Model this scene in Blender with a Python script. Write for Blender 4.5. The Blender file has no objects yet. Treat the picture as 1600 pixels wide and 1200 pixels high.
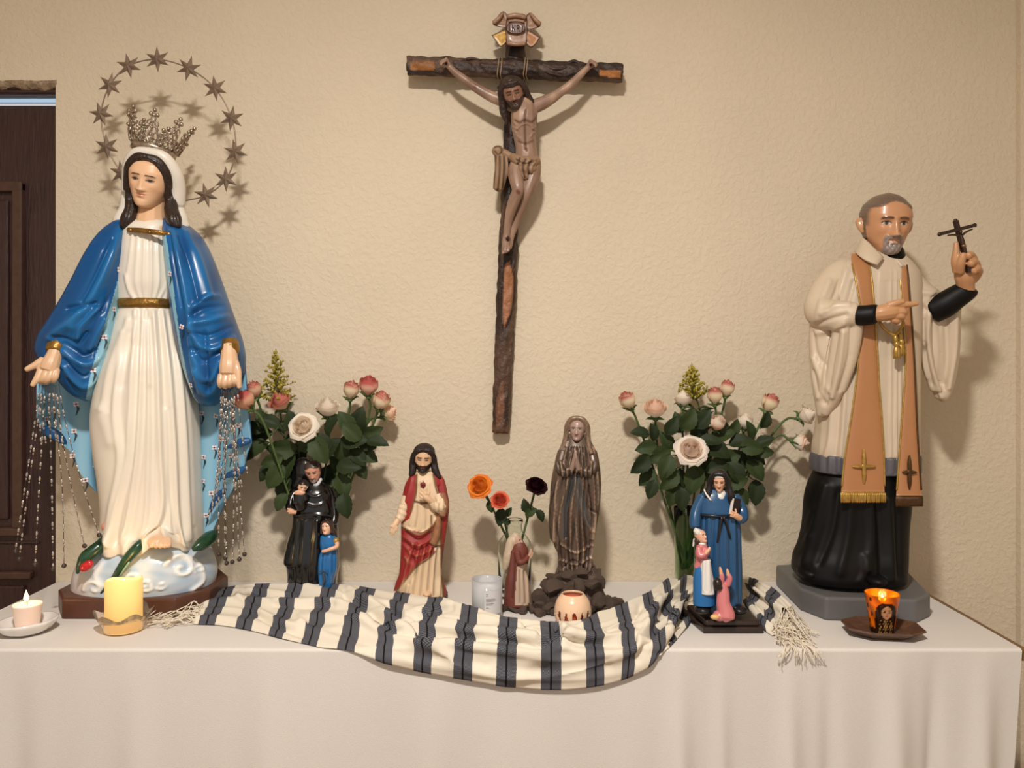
import bpy, bmesh, math, random
import numpy as np
from mathutils import Matrix, Vector
random.seed(7); rng = np.random.default_rng(7)
scene = bpy.context.scene
COL = scene.collection
# ---------------------------------------------------------------- camera, world, lights, exposure
FOC, CAMD, TABLE_Z, HZ = 1230.0, 2.6, 0.754, 560.0      # focal length in px, camera to wall, table height, horizon row
CAM_Z = TABLE_Z + 0.7356
cam_data = bpy.data.cameras.new('camera'); cam = bpy.data.objects.new('camera', cam_data); COL.objects.link(cam)
cam.location = (0, -CAMD, CAM_Z); cam.rotation_euler = (math.pi/2, 0, 0)
cam_data.sensor_width = 36.0; cam_data.lens = 36.0*FOC/1600.0
cam_data.shift_y = (HZ-600.0)/1600.0
cam_data.clip_start = 0.05
scene.camera = cam
world = bpy.data.worlds.new('world'); scene.world = world; world.use_nodes = True
world.node_tree.nodes['Background'].inputs[0].default_value = (1.0, 0.965, 0.935, 1)
world.node_tree.nodes['Background'].inputs[1].default_value = 0.62
def area_light(name, loc, size, power, color, rot=(0, 0, 0)):
    l = bpy.data.lights.new(name, 'AREA'); l.shape = 'DISK'; l.size = size; l.energy = power; l.color = color
    o = bpy.data.objects.new(name, l); COL.objects.link(o); o.location = loc; o.rotation_euler = rot
    return o
area_light('ceiling_lamp', (-0.22, -2.4, 3.24), 0.26, 118, (1.0, 0.945, 0.875))
vs = scene.view_settings
vs.view_transform = 'Standard'; vs.look = 'None'; vs.exposure = 0.0; vs.gamma = 1.0; vs.use_curve_mapping = False

# ---------------------------------------------------------------- helpers: materials
def srgb(r, g=None, b=None):
    if g is None: r, g, b = r
    f = lambda c: (c/255/12.92) if c/255 <= 0.04045 else ((c/255+0.055)/1.055)**2.4
    return (f(r), f(g), f(b))
MATS = {}
def mat(name, color=None, rough=0.5, metal=0.0, var=0.0, vscale=20.0, bump=0.0, bscale=60.0, vcol=False, emit=None, estr=0.0,
        trans=0.0, ior=1.45, coat=0.0, spec=0.5, alpha=1.0, sss=0.0, stretch=None, detail=4.0):
    if name in MATS: return MATS[name]
    m = bpy.data.materials.new(name); m.use_nodes = True; nt = m.node_tree; N = nt.nodes; L = nt.links
    b = N['Principled BSDF']
    b.inputs['Roughness'].default_value = rough; b.inputs['Metallic'].default_value = metal
    b.inputs['Coat Weight'].default_value = coat; b.inputs['Coat Roughness'].default_value = 0.12
    b.inputs['Specular IOR Level'].default_value = spec
    b.inputs['Transmission Weight'].default_value = trans; b.inputs['IOR'].default_value = ior
    b.inputs['Alpha'].default_value = alpha
    if sss:
        b.inputs['Subsurface Weight'].default_value = sss; b.inputs['Subsurface Radius'].default_value = (0.01, 0.006, 0.003)
    src = None
    if vcol:
        a = N.new('ShaderNodeAttribute'); a.attribute_name = 'Col'; src = a.outputs['Color']
    if color is not None: b.inputs['Base Color'].default_value = (*color, 1)
    tc = N.new('ShaderNodeTexCoord'); vec = tc.outputs['Object']
    if stretch:
        mp = N.new('ShaderNodeMapping'); mp.inputs['Scale'].default_value = stretch; L.new(vec, mp.inputs['Vector']); vec = mp.outputs['Vector']
    if var > 0:
        nz = N.new('ShaderNodeTexNoise'); nz.inputs['Scale'].default_value = vscale; nz.inputs['Detail'].default_value = detail
        L.new(vec, nz.inputs['Vector'])
        mr = N.new('ShaderNodeMapRange'); mr.inputs['From Min'].default_value = 0.3; mr.inputs['From Max'].default_value = 0.7
        mr.inputs['To Min'].default_value = 1-var; mr.inputs['To Max'].default_value = 1+var*0.6
        L.new(nz.outputs['Fac'], mr.inputs['Value'])
        mx = N.new('ShaderNodeVectorMath'); mx.operation = 'SCALE'
        if src is not None: L.new(src, mx.inputs[0])
        else: mx.inputs[0].default_value = color
        L.new(mr.outputs['Result'], mx.inputs['Scale']); src = mx.outputs['Vector']
    if src is not None: L.new(src, b.inputs['Base Color'])
    if bump > 0:
        nz = N.new('ShaderNodeTexNoise'); nz.inputs['Scale'].default_value = bscale; nz.inputs['Detail'].default_value = 5
        L.new(vec, nz.inputs['Vector'])
        bp = N.new('ShaderNodeBump'); bp.inputs['Strength'].default_value = bump; bp.inputs['Distance'].default_value = 0.01
        L.new(nz.outputs['Fac'], bp.inputs['Height']); L.new(bp.outputs['Normal'], b.inputs['Normal'])
    if emit is not None:
        b.inputs['Emission Color'].default_value = (*emit, 1); b.inputs['Emission Strength'].default_value = estr
    MATS[name] = m
    return m

# ---------------------------------------------------------------- helpers: objects
def tag(o, label=None, cat=None, group=None, kind=None):
    if label: o['label'] = label
    if cat: o['category'] = cat
    if group: o['group'] = group
    if kind: o['kind'] = kind
    return o
def thing(name, label, cat, loc, group=None):
    o = bpy.data.objects.new(name, None); COL.objects.link(o); o.location = loc; o.empty_display_size = 0.05
    return tag(o, label, cat, group)
def root_loc(o):
    while o.parent: o = o.parent
    return np.array(o.location)
def obj(name, V, F, m, parent=None, col=None, smooth=True, label=None, kind=None):
    """one mesh object from world-space vertices; a child stores them relative to its thing's base"""
    V = np.asarray(V, float)
    if parent is not None: V = V-root_loc(parent)
    me = bpy.data.meshes.new(name); me.from_pydata(V.tolist(), [], [tuple(int(i) for i in f) for f in F]); me.update()
    if smooth: me.shade_smooth()
    if col is not None: set_col(me, col)
    if m is not None: me.materials.append(m)
    o = bpy.data.objects.new(name, me); COL.objects.link(o)
    if parent is not None: o.parent = parent
    if label: o['label'] = label
    if kind: o['kind'] = kind
    return o
def set_col(me, col):
    col = np.asarray(col, float)
    if col.ndim == 1: col = np.tile(col, (len(me.vertices), 1))
    a = me.color_attributes.new('Col', 'FLOAT_COLOR', 'POINT')
    c4 = np.ones((len(col), 4)); c4[:, :3] = col[:, :3]
    a.data.foreach_set('color', c4.ravel())
def root_mesh(name, V, F, m, label, cat, base, group=None, **k):
    """a thing that is one mesh, its origin at its base"""
    o = obj(name, np.asarray(V, float)-np.array(base), F, m, None, **k); o.location = base
    return tag(o, label, cat, group)

# ---------------------------------------------------------------- helpers: where a photo point lies
def scale_at(Y): return (CAMD-Y)/FOC
def P(px, py, Y):
    s = scale_at(Y); return np.array([(px-800.0)*s, -Y, CAM_Z+(HZ-py)*s])
def on_table(px, py, lift=0.0):
    dist = (CAM_Z-TABLE_Z-lift)*FOC/(py-HZ); return P(px, py, CAMD-dist)
def project(V):
    V = np.asarray(V); d = V[:, 1]+CAMD
    return np.stack([800+V[:, 0]/d*FOC, HZ-(V[:, 2]-CAM_Z)/d*FOC], 1)
class Fig:
    """a sculptor's frame: sizes of one figure measured in photo pixels at its own distance Y0 from the wall"""
    def __init__(s, Y0): s.Y0 = Y0; s.s = scale_at(Y0)
    def p(s, px, py, d=0.0): return P(px, py, s.Y0+d*s.s)
    def pts(s, L): return [s.p(*q[:3]) for q in L]

# ---------------------------------------------------------------- helpers: shapes (vertices, faces)
def join(*parts):
    V = []; F = []; n = 0
    for v, f in parts:
        V.append(np.asarray(v, float)); F += [tuple(i+n for i in q) for q in f]; n += len(v)
    return np.concatenate(V), F
def grid_faces(nr, nc, wrap=False):
    F = []
    for i in range(nr-1):
        for j in range(nc if wrap else nc-1):
            k = (j+1) % nc
            F.append((i*nc+j, i*nc+k, (i+1)*nc+k, (i+1)*nc+j))
    return F
def catmull(pts, n):
    """smooth curve through points, n samples evenly in parameter"""
    p = np.asarray(pts, float); m = len(p)
    if m == 1: return np.repeat(p, n, 0)
    if m == 2: t = np.linspace(0, 1, n)[:, None]; return p[0]*(1-t)+p[1]*t
    e = np.vstack([2*p[0]-p[1], p, 2*p[-1]-p[-2]])
    u = np.linspace(0, m-1-1e-9, n); i = u.astype(int); t = (u-i)[:, None]
    a, b, c, d = e[i], e[i+1], e[i+2], e[i+3]
    return 0.5*((2*b)+(c-a)*t+(2*a-5*b+4*c-d)*t**2+(3*b-a-3*c+d)*t**3)
def pchip_rows(rows, n):
    """interpolate table rows along column 0 (monotone, no overshoot)"""
    r = np.asarray(rows, float); x = r[:, 0]; h = np.diff(x); dl = np.diff(r, axis=0)/h[:, None]
    m = np.zeros_like(r); m[0] = dl[0]; m[-1] = dl[-1]
    for i in range(1, len(x)-1):
        a, b = dl[i-1], dl[i]; same = a*b > 0
        w1, w2 = 2*h[i]+h[i-1], h[i]+2*h[i-1]
        with np.errstate(divide='ignore', invalid='ignore'):
            m[i] = np.where(same, (w1+w2)/(w1/a+w2/b), 0)
    q = np.linspace(x[0], x[-1], n); k = np.clip(np.searchsorted(x, q)-1, 0, len(x)-2)
    t = ((q-x[k])/h[k])[:, None]; hh = h[k][:, None]
    return ((1+2*t)*(1-t)**2)*r[k]+t*(1-t)**2*hh*m[k]+t*t*(3-2*t)*r[k+1]+t*t*(t-1)*hh*m[k+1]
def tube(path, radii, n=10, samples=None, cap=True, flat=None, capk=0.5):
    """round (or flattened) tapering tube; path world pts, radii metres"""
    path = np.asarray(path, float); radii = np.asarray(radii, float)
    if radii.ndim == 0: radii = np.repeat(radii, len(path))
    if samples is None: samples = max(3, (len(path)-1)*5+1)
    q = catmull(np.hstack([path, radii[:, None]]), samples); c, r = q[:, :3], np.abs(q[:, 3])
    t = np.gradient(c, axis=0); t /= np.linalg.norm(t, axis=1)[:, None]+1e-12
    u = np.cross(t[0], [0.13, -0.97, 0.2]); u /= np.linalg.norm(u)+1e-12
    th = np.linspace(0, 2*np.pi, n, endpoint=False); V = []
    for i in range(samples):
        u = u-t[i]*np.dot(u, t[i]); u /= np.linalg.norm(u)+1e-12; w = np.cross(t[i], u)
        fl = 1.0 if flat is None else flat
        V.append(c[i]+r[i]*(np.cos(th)[:, None]*u+fl*np.sin(th)[:, None]*w))
    V = np.concatenate(V); F = grid_faces(samples, n, True)
    if cap:
        a = len(V); V = np.vstack([V, c[0]-t[0]*r[0]*capk, c[-1]+t[-1]*r[-1]*capk])
        F += [(a, (j+1) % n, j) for j in range(n)]
        o = (samples-1)*n; F += [(a+1, o+j, o+(j+1) % n) for j in range(n)]
    return V, F
def ellipsoid(c, r, n=16, m=10, rot=None):
    th = np.linspace(0, 2*np.pi, n, endpoint=False); V = []
    for i in range(1, m):
        ph = np.pi*i/m
        V.append(np.stack([np.cos(th)*np.sin(ph), np.sin(th)*np.sin(ph), np.full(n, np.cos(ph))], 1))
    V = np.concatenate(V+[np.array([[0, 0, 1.0], [0, 0, -1.0]])])*np.asarray(r, float)
    if rot is not None: V = V@np.array(rot).T
    F = [(q[3], q[2], q[1], q[0]) for q in grid_faces(m-1, n, True)]; a = (m-1)*n
    F += [(a, j, (j+1) % n) for j in range(n)]; o = (m-2)*n
    F += [(a+1, o+(j+1) % n, o+j) for j in range(n)]
    return V+np.asarray(c, float), F
def lathe(prof, center, n=32, axis=None, ripple=None):
    """prof [(r, z)], open at both ends unless r = 0"""
    th = np.linspace(0, 2*np.pi, n, endpoint=False); V = []
    for k, (r, z) in enumerate(prof):
        rr = r if ripple is None else r*(1+ripple(th, k))
        V.append(np.stack([rr*np.cos(th), rr*np.sin(th), np.full(n, z)], 1))
    V = np.concatenate(V)
    if axis is not None: V = V@np.array(axis).T
    return V+np.asarray(center, float), grid_faces(len(prof), n, True)
def box(c, h, rot=None):
    V = np.array([[x, y, z] for x in (-1, 1) for y in (-1, 1) for z in (-1, 1)], float)*np.asarray(h)
    if rot is not None: V = V@np.array(rot).T
    return V+np.asarray(c), [(0, 1, 3, 2), (4, 6, 7, 5), (0, 4, 5, 1), (2, 3, 7, 6), (0, 2, 6, 4), (1, 5, 7, 3)]
def prism(poly, z0, z1):
    """vertical prism from an xy outline"""
    p = np.asarray(poly, float); n = len(p)
    V = np.vstack([np.c_[p, np.full(n, z0)], np.c_[p, np.full(n, z1)]])
    F = [tuple(range(n))[::-1], tuple(range(n, 2*n))]+[(i, (i+1) % n, n+(i+1) % n, n+i) for i in range(n)]
    return V, F
def R(ax, deg):
    a = math.radians(deg); c, s = math.cos(a), math.sin(a)
    return np.array({'x': [[1, 0, 0], [0, c, -s], [0, s, c]], 'y': [[c, 0, s], [0, 1, 0], [-s, 0, c]], 'z': [[c, -s, 0], [s, c, 0], [0, 0, 1]]}[ax])
def frame_to(d, up=(0, 0, 1)):
    """rotation whose z axis is d"""
    z = np.asarray(d, float); z = z/np.linalg.norm(z); x = np.cross(up, z)
    if np.linalg.norm(x) < 1e-6: x = np.array([1.0, 0, 0])
    x /= np.linalg.norm(x); y = np.cross(z, x); return np.stack([x, y, z], 1)
def bevel(o, w=0.004, seg=2):
    b = o.modifiers.new('bevel', 'BEVEL'); b.width = w; b.segments = seg; b.limit_method = 'ANGLE'; b.angle_limit = math.radians(35)
    return o
def normals(V, F):
    N = np.zeros_like(V)
    q = np.array([f if len(f) == 4 else (f[0], f[1], f[2], f[2]) for f in F if len(f) in (3, 4)])
    a = np.cross(V[q[:, 2]]-V[q[:, 0]], np.where((q[:, 3] == q[:, 2])[:, None], V[q[:, 1]]-V[q[:, 0]], V[q[:, 3]]-V[q[:, 1]]))
    a[q[:, 3] == q[:, 2]] *= -1
    for k in range(4): np.add.at(N, q[:, k], a)
    return N/(np.linalg.norm(N, axis=1)[:, None]+1e-12)
# the sculptor's tools: strokes raise folds on a surface, polygons and strokes paint it
def seg_dist(X, pts, reach=None):
    pts = np.asarray(pts, float); best = np.full(len(X), 1e9)
    if len(pts) > 2: pts = catmull(pts, 4*len(pts))
    if reach is not None:
        k = np.where(((X >= pts.min(0)-reach) & (X <= pts.max(0)+reach)).all(1))[0]; best[k] = seg_dist2(X[k], pts); return best
    return np.minimum(best, seg_dist2(X, pts))
def seg_dist2(X, pts):
    best = np.full(len(X), 1e9)
    for a, b in zip(pts[:-1], pts[1:]):
        ab = b-a; t = np.clip(((X-a)@ab)/(ab@ab+1e-9), 0, 1); best = np.minimum(best, np.linalg.norm(X-(a+t[:, None]*ab), axis=1))
    return best
def apparent(px, deg): return deg+math.degrees(math.atan((800-px)/FOC))   # heading that looks turned by deg from the photo's place
def front_w(N): return np.clip((-N[:, 1]+0.05)/0.5, 0, 1)
def carve(V, F, strokes, s, facing=True):
    """strokes: (points px, width px, height px); returns moved vertices and the height field"""
    N = normals(V, F)
    X = project(V); w = front_w(N) if facing else np.ones(len(V)); H = np.zeros(len(V))
    for pts, wd, amp in strokes:
        H += amp*np.exp(-(np.minimum(seg_dist(X, pts, 3*abs(wd)), 1e4)/wd)**2)
    return V+N*(H*w*s)[:, None], H*w
def in_poly(X, poly):
    poly = np.asarray(poly, float); x, y = X[:, 0], X[:, 1]; c = np.zeros(len(X), bool); j = len(poly)-1
    for i in range(len(poly)):
        xi, yi = poly[i]; xj, yj = poly[j]
        k = ((yi > y) != (yj > y)) & (x < (xj-xi)*(y-yi)/(yj-yi+1e-9)+xi); c ^= k; j = i
    return c
def mixc(col, color, w):
    w = np.clip(w, 0, 1)[:, None]; return col*(1-w)+np.asarray(color)*w
def paint_poly(col, X, poly, color, mask=None):
    k = in_poly(X, poly)
    if mask is not None: k &= mask
    col[k] = color; return col
def paint_line(col, X, pts, wd, color, mask=None, soft=0.6):
    d = seg_dist(X, pts, wd+4); w = np.clip((wd-d)/(soft+1e-6)+0.5, 0, 1)
    if mask is not None: w = w*mask
    return mixc(col, color, w)
def loft(fig, rows, n=96, m=100, expo=2.2, cap=True):
    """closed body from rows (py, left px, right px, depth centre px, half depth px)"""
    r = pchip_rows(rows, m); th = np.linspace(0, 2*np.pi, n, endpoint=False)+np.pi/2
    cx = np.sign(np.cos(th))*np.abs(np.cos(th))**(2/expo); sy = np.sign(np.sin(th))*np.abs(np.sin(th))**(2/expo); V = []
    for py, xl, xr, dc, hd in r[:, :5]:
        a = fig.p(xl, py, dc); b = fig.p(xr, py, dc); c = (a+b)/2; hw = (b[0]-a[0])/2
        V.append(np.stack([c[0]+hw*cx, c[1]+hd*fig.s*sy, np.full(n, c[2])], 1))
    V = np.concatenate(V); F = [(q[3], q[2], q[1], q[0]) for q in grid_faces(m, n, True)]
    if cap:
        a = len(V); V = np.vstack([V, V[:n].mean(0), V[(m-1)*n:m*n].mean(0)])
        F += [(a, j, (j+1) % n) for j in range(n)]; o = (m-1)*n
        F += [(a+1, o+(j+1) % n, o+j) for j in range(n)]
    return fix_winding(V, F)
def fix_winding(V, F):
    N = normals(V, F); c = V.mean(0)
    if ((V-c)*N).sum() < 0: F = [tuple(reversed(f)) for f in F]
    return V, F
def remesh(V, F, voxel, smooth=4, factor=0.5):
    """weld overlapping shapes into one continuous skin"""
    me = bpy.data.meshes.new('tmp'); me.from_pydata(np.asarray(V).tolist(), [], [tuple(int(i) for i in f) for f in F])
    o = bpy.data.objects.new('tmp', me); COL.objects.link(o)
    r = o.modifiers.new('r', 'REMESH'); r.mode = 'VOXEL'; r.voxel_size = voxel
    if smooth:
        k = o.modifiers.new('s', 'SMOOTH'); k.factor = factor; k.iterations = smooth
    dg = bpy.context.evaluated_depsgraph_get(); ev = o.evaluated_get(dg); e = ev.to_mesh()
    nv = len(e.vertices); A = np.empty(nv*3); e.vertices.foreach_get('co', A); V2 = A.reshape(-1, 3)
    F2 = [tuple(p.vertices) for p in e.polygons]
    ev.to_mesh_clear(); bpy.data.objects.remove(o); bpy.data.meshes.remove(me)
    return V2, F2
def ftube(fig, L, n=12, samples=None, flat=None):
    """tube from (px, py, depth px, radius px)"""
    return tube(fig.pts(L), [q[3]*fig.s for q in L], n, samples, True, flat)
def fell(fig, c, r, rot=None, n=16, m=10):
    return ellipsoid(fig.p(*c), np.array(r)*fig.s, n, m, rot)
def skin(fig, tubes=(), ells=(), voxel=1.0, smooth=4, extra=()):
    """one continuous skin from tapering limbs and masses (px units)"""
    parts = [ftube(fig, t) for t in tubes]+[fell(fig, *e) for e in ells]+list(extra)
    return remesh(*join(*parts), voxel*fig.s, smooth)
# ================================================================ the room
def stucco(name, color, bstr=0.34):
    m = bpy.data.materials.new(name); m.use_nodes = True; N = m.node_tree.nodes; L = m.node_tree.links; b = N['Principled BSDF']
    b.inputs['Roughness'].default_value = 0.75; b.inputs['Specular IOR Level'].default_value = 0.25
    tc = N.new('ShaderNodeTexCoord')
    n1 = N.new('ShaderNodeTexNoise'); n1.inputs['Scale'].default_value = 58; n1.inputs['Detail'].default_value = 6; n1.inputs['Roughness'].default_value = 0.55
    n1.inputs['Distortion'].default_value = 0.6
    n2 = N.new('ShaderNodeTexNoise'); n2.inputs['Scale'].default_value = 2.2; n2.inputs['Detail'].default_value = 3
    for n in (n1, n2): L.new(tc.outputs['Object'], n.inputs['Vector'])
    rp = N.new('ShaderNodeMapRange'); rp.inputs['From Min'].default_value = 0.40; rp.inputs['From Max'].default_value = 0.68; rp.interpolation_type = 'SMOOTHSTEP'
    L.new(n1.outputs['Fac'], rp.inputs['Value'])
    bp = N.new('ShaderNodeBump'); bp.inputs['Strength'].default_value = bstr; bp.inputs['Distance'].default_value = 0.004
    L.new(rp.outputs['Result'], bp.inputs['Height']); L.new(bp.outputs['Normal'], b.inputs['Normal'])
    r2 = N.new('ShaderNodeMapRange'); r2.inputs['From Min'].default_value = 0.3; r2.inputs['From Max'].default_value = 0.7
    r2.inputs['To Min'].default_value = 0.96; r2.inputs['To Max'].default_value = 1.03
    L.new(n2.outputs['Fac'], r2.inputs['Value'])
    sc = N.new('ShaderNodeVectorMath'); sc.operation = 'SCALE'; sc.inputs[0].default_value = color
    L.new(r2.outputs['Result'], sc.inputs['Scale']); L.new(sc.outputs['Vector'], b.inputs['Base Color'])
    return m
wall_m = stucco('cream_stucco', srgb(217, 202, 178))
XD, ZD = P(87, 0, 0)[0], P(0, 128, 0)[2]                        # right edge and top of the door opening
XP = P(1587, 0, 0)[0]
def block(x0, x1, y0, y1, z0, z1): return box(((x0+x1)/2, (y0+y1)/2, (z0+z1)/2), (abs(x1-x0)/2, abs(y1-y0)/2, abs(z1-z0)/2))
ROOM_L, ROOM_R, ROOM_H, ROOM_F = -3.0, 2.6, 3.3, -4.6
def struct(name, V, F, m, **k): return tag(obj(name, V, F, m, smooth=False, **k), kind='structure')
struct('wall_back', *join(block(XD, ROOM_R, 0, 0.14, 0, ROOM_H), block(ROOM_L, XD, 0, 0.14, ZD, ROOM_H), block(ROOM_L, -2.45, 0, 0.14, 0, ZD)), wall_m)
struct('wall_right', *join(block(XP, ROOM_R, -0.025, 0.0, 0, ROOM_H), block(ROOM_R, ROOM_R+0.1, ROOM_F, 0.14, 0, ROOM_H)), wall_m)
struct('wall_left', *block(ROOM_L-0.1, ROOM_L, ROOM_F, 0.14, 0, ROOM_H), wall_m)
struct('ceiling', *block(ROOM_L-0.1, ROOM_R+0.1, ROOM_F, 0.14, ROOM_H, ROOM_H+0.1), mat('ceiling_paint', srgb(226, 214, 192), 0.8))
struct('floor', *block(ROOM_L-0.1, ROOM_R+0.1, ROOM_F, 0.14, -0.1, 0), mat('floor_tile', srgb(142, 118, 92), 0.45, var=0.15, vscale=6))
# --- the dark wooden door at the left
dark_wood = mat('dark_door_wood', srgb(60, 38, 36), 0.30, var=0.25, vscale=9, bump=0.35, bscale=16, stretch=(9, 9, 0.9), spec=0.55)
dark_wood_h = mat('dark_lintel_wood', srgb(62, 40, 36), 0.42, var=0.25, vscale=9, bump=0.35, bscale=16, stretch=(0.9, 9, 9), spec=0.55)
trim_wood = mat('bronzed_moulding', srgb(78, 54, 44), 0.36, var=0.2, vscale=40)
def dz(py): return P(0, py, -0.04)[2]
def dx(px): return P(px, 0, -0.04)[0]
door = tag(obj('door_1', *block(-2.44, XD+0.004, 0.05, 0.09, 0.01, dz(164)), dark_wood, smooth=False), kind='structure')
def door_part(name, x0, x1, z0, z1, y0, y1, m): return bevel(obj(name, *block(x0, x1, y0, y1, z0, z1), m, door, smooth=False), 0.006, 3)
XA, XB = dx(37), dx(-140)
door_part('moulding', dx(21), XA, dz(825), dz(285), 0.028, 0.052, trim_wood)
door_part('moulding', XB, XA, dz(300), dz(284), 0.027, 0.052, trim_wood)
door_part('moulding', XB, XA, dz(838), dz(824), 0.029, 0.052, trim_wood)
door_part('panel', XB, dx(13), dz(812), dz(312), 0.038, 0.052, dark_wood)
door_part('moulding', XB, dx(50), dz(905), dz(893), 0.029, 0.052, trim_wood)
door_part('panel', XB, dx(38), dz(1160), dz(915), 0.036, 0.052, dark_wood)
door_part('rail', -2.44, dx(60), dz(851), dz(846), 0.044, 0.052, dark_wood)
lintel = tag(obj('trim_1', *block(-2.45, XD+0.002, 0.012, 0.10, dz(153), ZD), dark_wood_h, smooth=False), kind='structure')
for k in range(3):
    obj('groove_slat', *block(-2.45, XD, 0.006, 0.014, dz(150-k*6), dz(146-k*6)), dark_wood_h, lintel, smooth=False)
obj('daylight_gap', *block(-2.44, XD-0.002, 0.03, 0.045, dz(161.5), dz(155.5)), mat('pale_blue_strip', srgb(178, 206, 232), 0.4, emit=srgb(160, 200, 240), estr=0.35), lintel, smooth=False)
# crumbling plaster along the top of the opening
xs = np.linspace(-2.45, XD+0.004, 160)
j1 = 0.004*np.sin(xs*37)+0.003*np.sin(xs*91+1)+rng.normal(0, 0.0012, 160); j2 = rng.normal(0, 0.0015, 160)+0.003*np.sin(xs*53)
Vp = []
for i, x in enumerate(xs):
    zt, zb = ZD+0.006+j2[i]*0.6, ZD-0.022+j1[i]
    Vp += [(x, 0.02, zt), (x, -0.005+j2[i]*0.5, zt-0.003), (x, -0.004+j1[i]*0.4, (zt+zb)/2), (x, 0.004, zb), (x, 0.03, zb)]
tag(obj('trim_2', Vp, grid_faces(160, 5), mat('broken_plaster', srgb(160, 138, 112), 0.9, var=0.45, vscale=45, bump=0.8, bscale=90)), kind='structure')

# ================================================================ the table and its white cloth
TXL, TXR, TD = -1.49, 1.312, 0.597
wood_edge = mat('table_board_wood', srgb(118, 88, 56), 0.5, var=0.25, vscale=12, stretch=(8, 1, 8))
tb = thing('table', 'long wooden table under the white cloth against the wall', 'table', (0, -0.3, 0))
bevel(obj('tabletop', *block(TXL, TXR, -TD, -0.002, TABLE_Z-0.035, TABLE_Z-0.003), wood_edge, tb, smooth=False), 0.003)
for sx in (TXL+0.08, TXR-0.08):
    for sy in (-0.54, -0.06): bevel(obj('leg', *block(sx-0.03, sx+0.03, sy-0.03, sy+0.03, 0, TABLE_Z-0.035), wood_edge, tb, smooth=False), 0.004)
cloth_m = mat('white_tablecloth', srgb(217, 211, 205), 0.85, bump=0.12, bscale=420, var=0.015, vscale=5, spec=0.2)
CXR = 1.292
def cloth():
    nx, nt, nf = 280, 26, 60
    X = np.linspace(-1.56, CXR, nx); V = []
    fold = sum(a*np.sin(X*k+p) for a, k, p in ((0.5, 9.3, .4), (0.35, 15.7, 2.1), (0.3, 23.0, .9), (0.2, 37.0, 3.0)))
    # crisper pleats towards the right end
    pleat = np.zeros(nx)
    for xc, w, a in ((0.42, .03, 1.2), (0.53, .02, .8), (0.70, .03, 1.1), (0.80, .02, -.8), (0.97, .035, 1.4), (1.07, .02, -.9), (1.20, .03, 1.2), (-.62, .05, .8), (-.95, .05, .9), (-1.25, .04, -.7), (-.2, .05, .5)):
        pleat += a*np.exp(-((X-xc)/w)**2)
    for i in range(nt):
        y = -TD*i/(nt-1)*0.996-0.0015
        V.append(np.stack([np.maximum(X, -1.497), np.full(nx, y), TABLE_Z+0.0009*np.sin(X*5+y*9)*math.sin(math.pi*i/(nt-1))-0.0005], 1))
    for i in range(1, nf+1):
        t = (i/nf)**1.7; z = TABLE_Z-0.70*t
        a = np.clip(t*1.7, 0, 1)**1.0
        y = -TD-0.010*min(1, t*140)**.5-0.012*a-0.011*a*fold-0.028*a*pleat
        xx = np.where(X > 0.9, X-(X-0.9)/(CXR-0.9)*0.055*t, X)+0.006*a*np.sin(X*31+1)*np.exp(-((X-1.0)/.6)**2)
        V.append(np.stack([xx, y, np.full(nx, z)], 1))
    return np.concatenate(V), grid_faces(nt+nf, nx)
cv, cf = cloth()
tc_ = root_mesh('tablecloth', cv, cf, cloth_m, 'plain white tablecloth hanging down the front of the long table', 'tablecloth', (0, -0.3, TABLE_Z))
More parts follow.
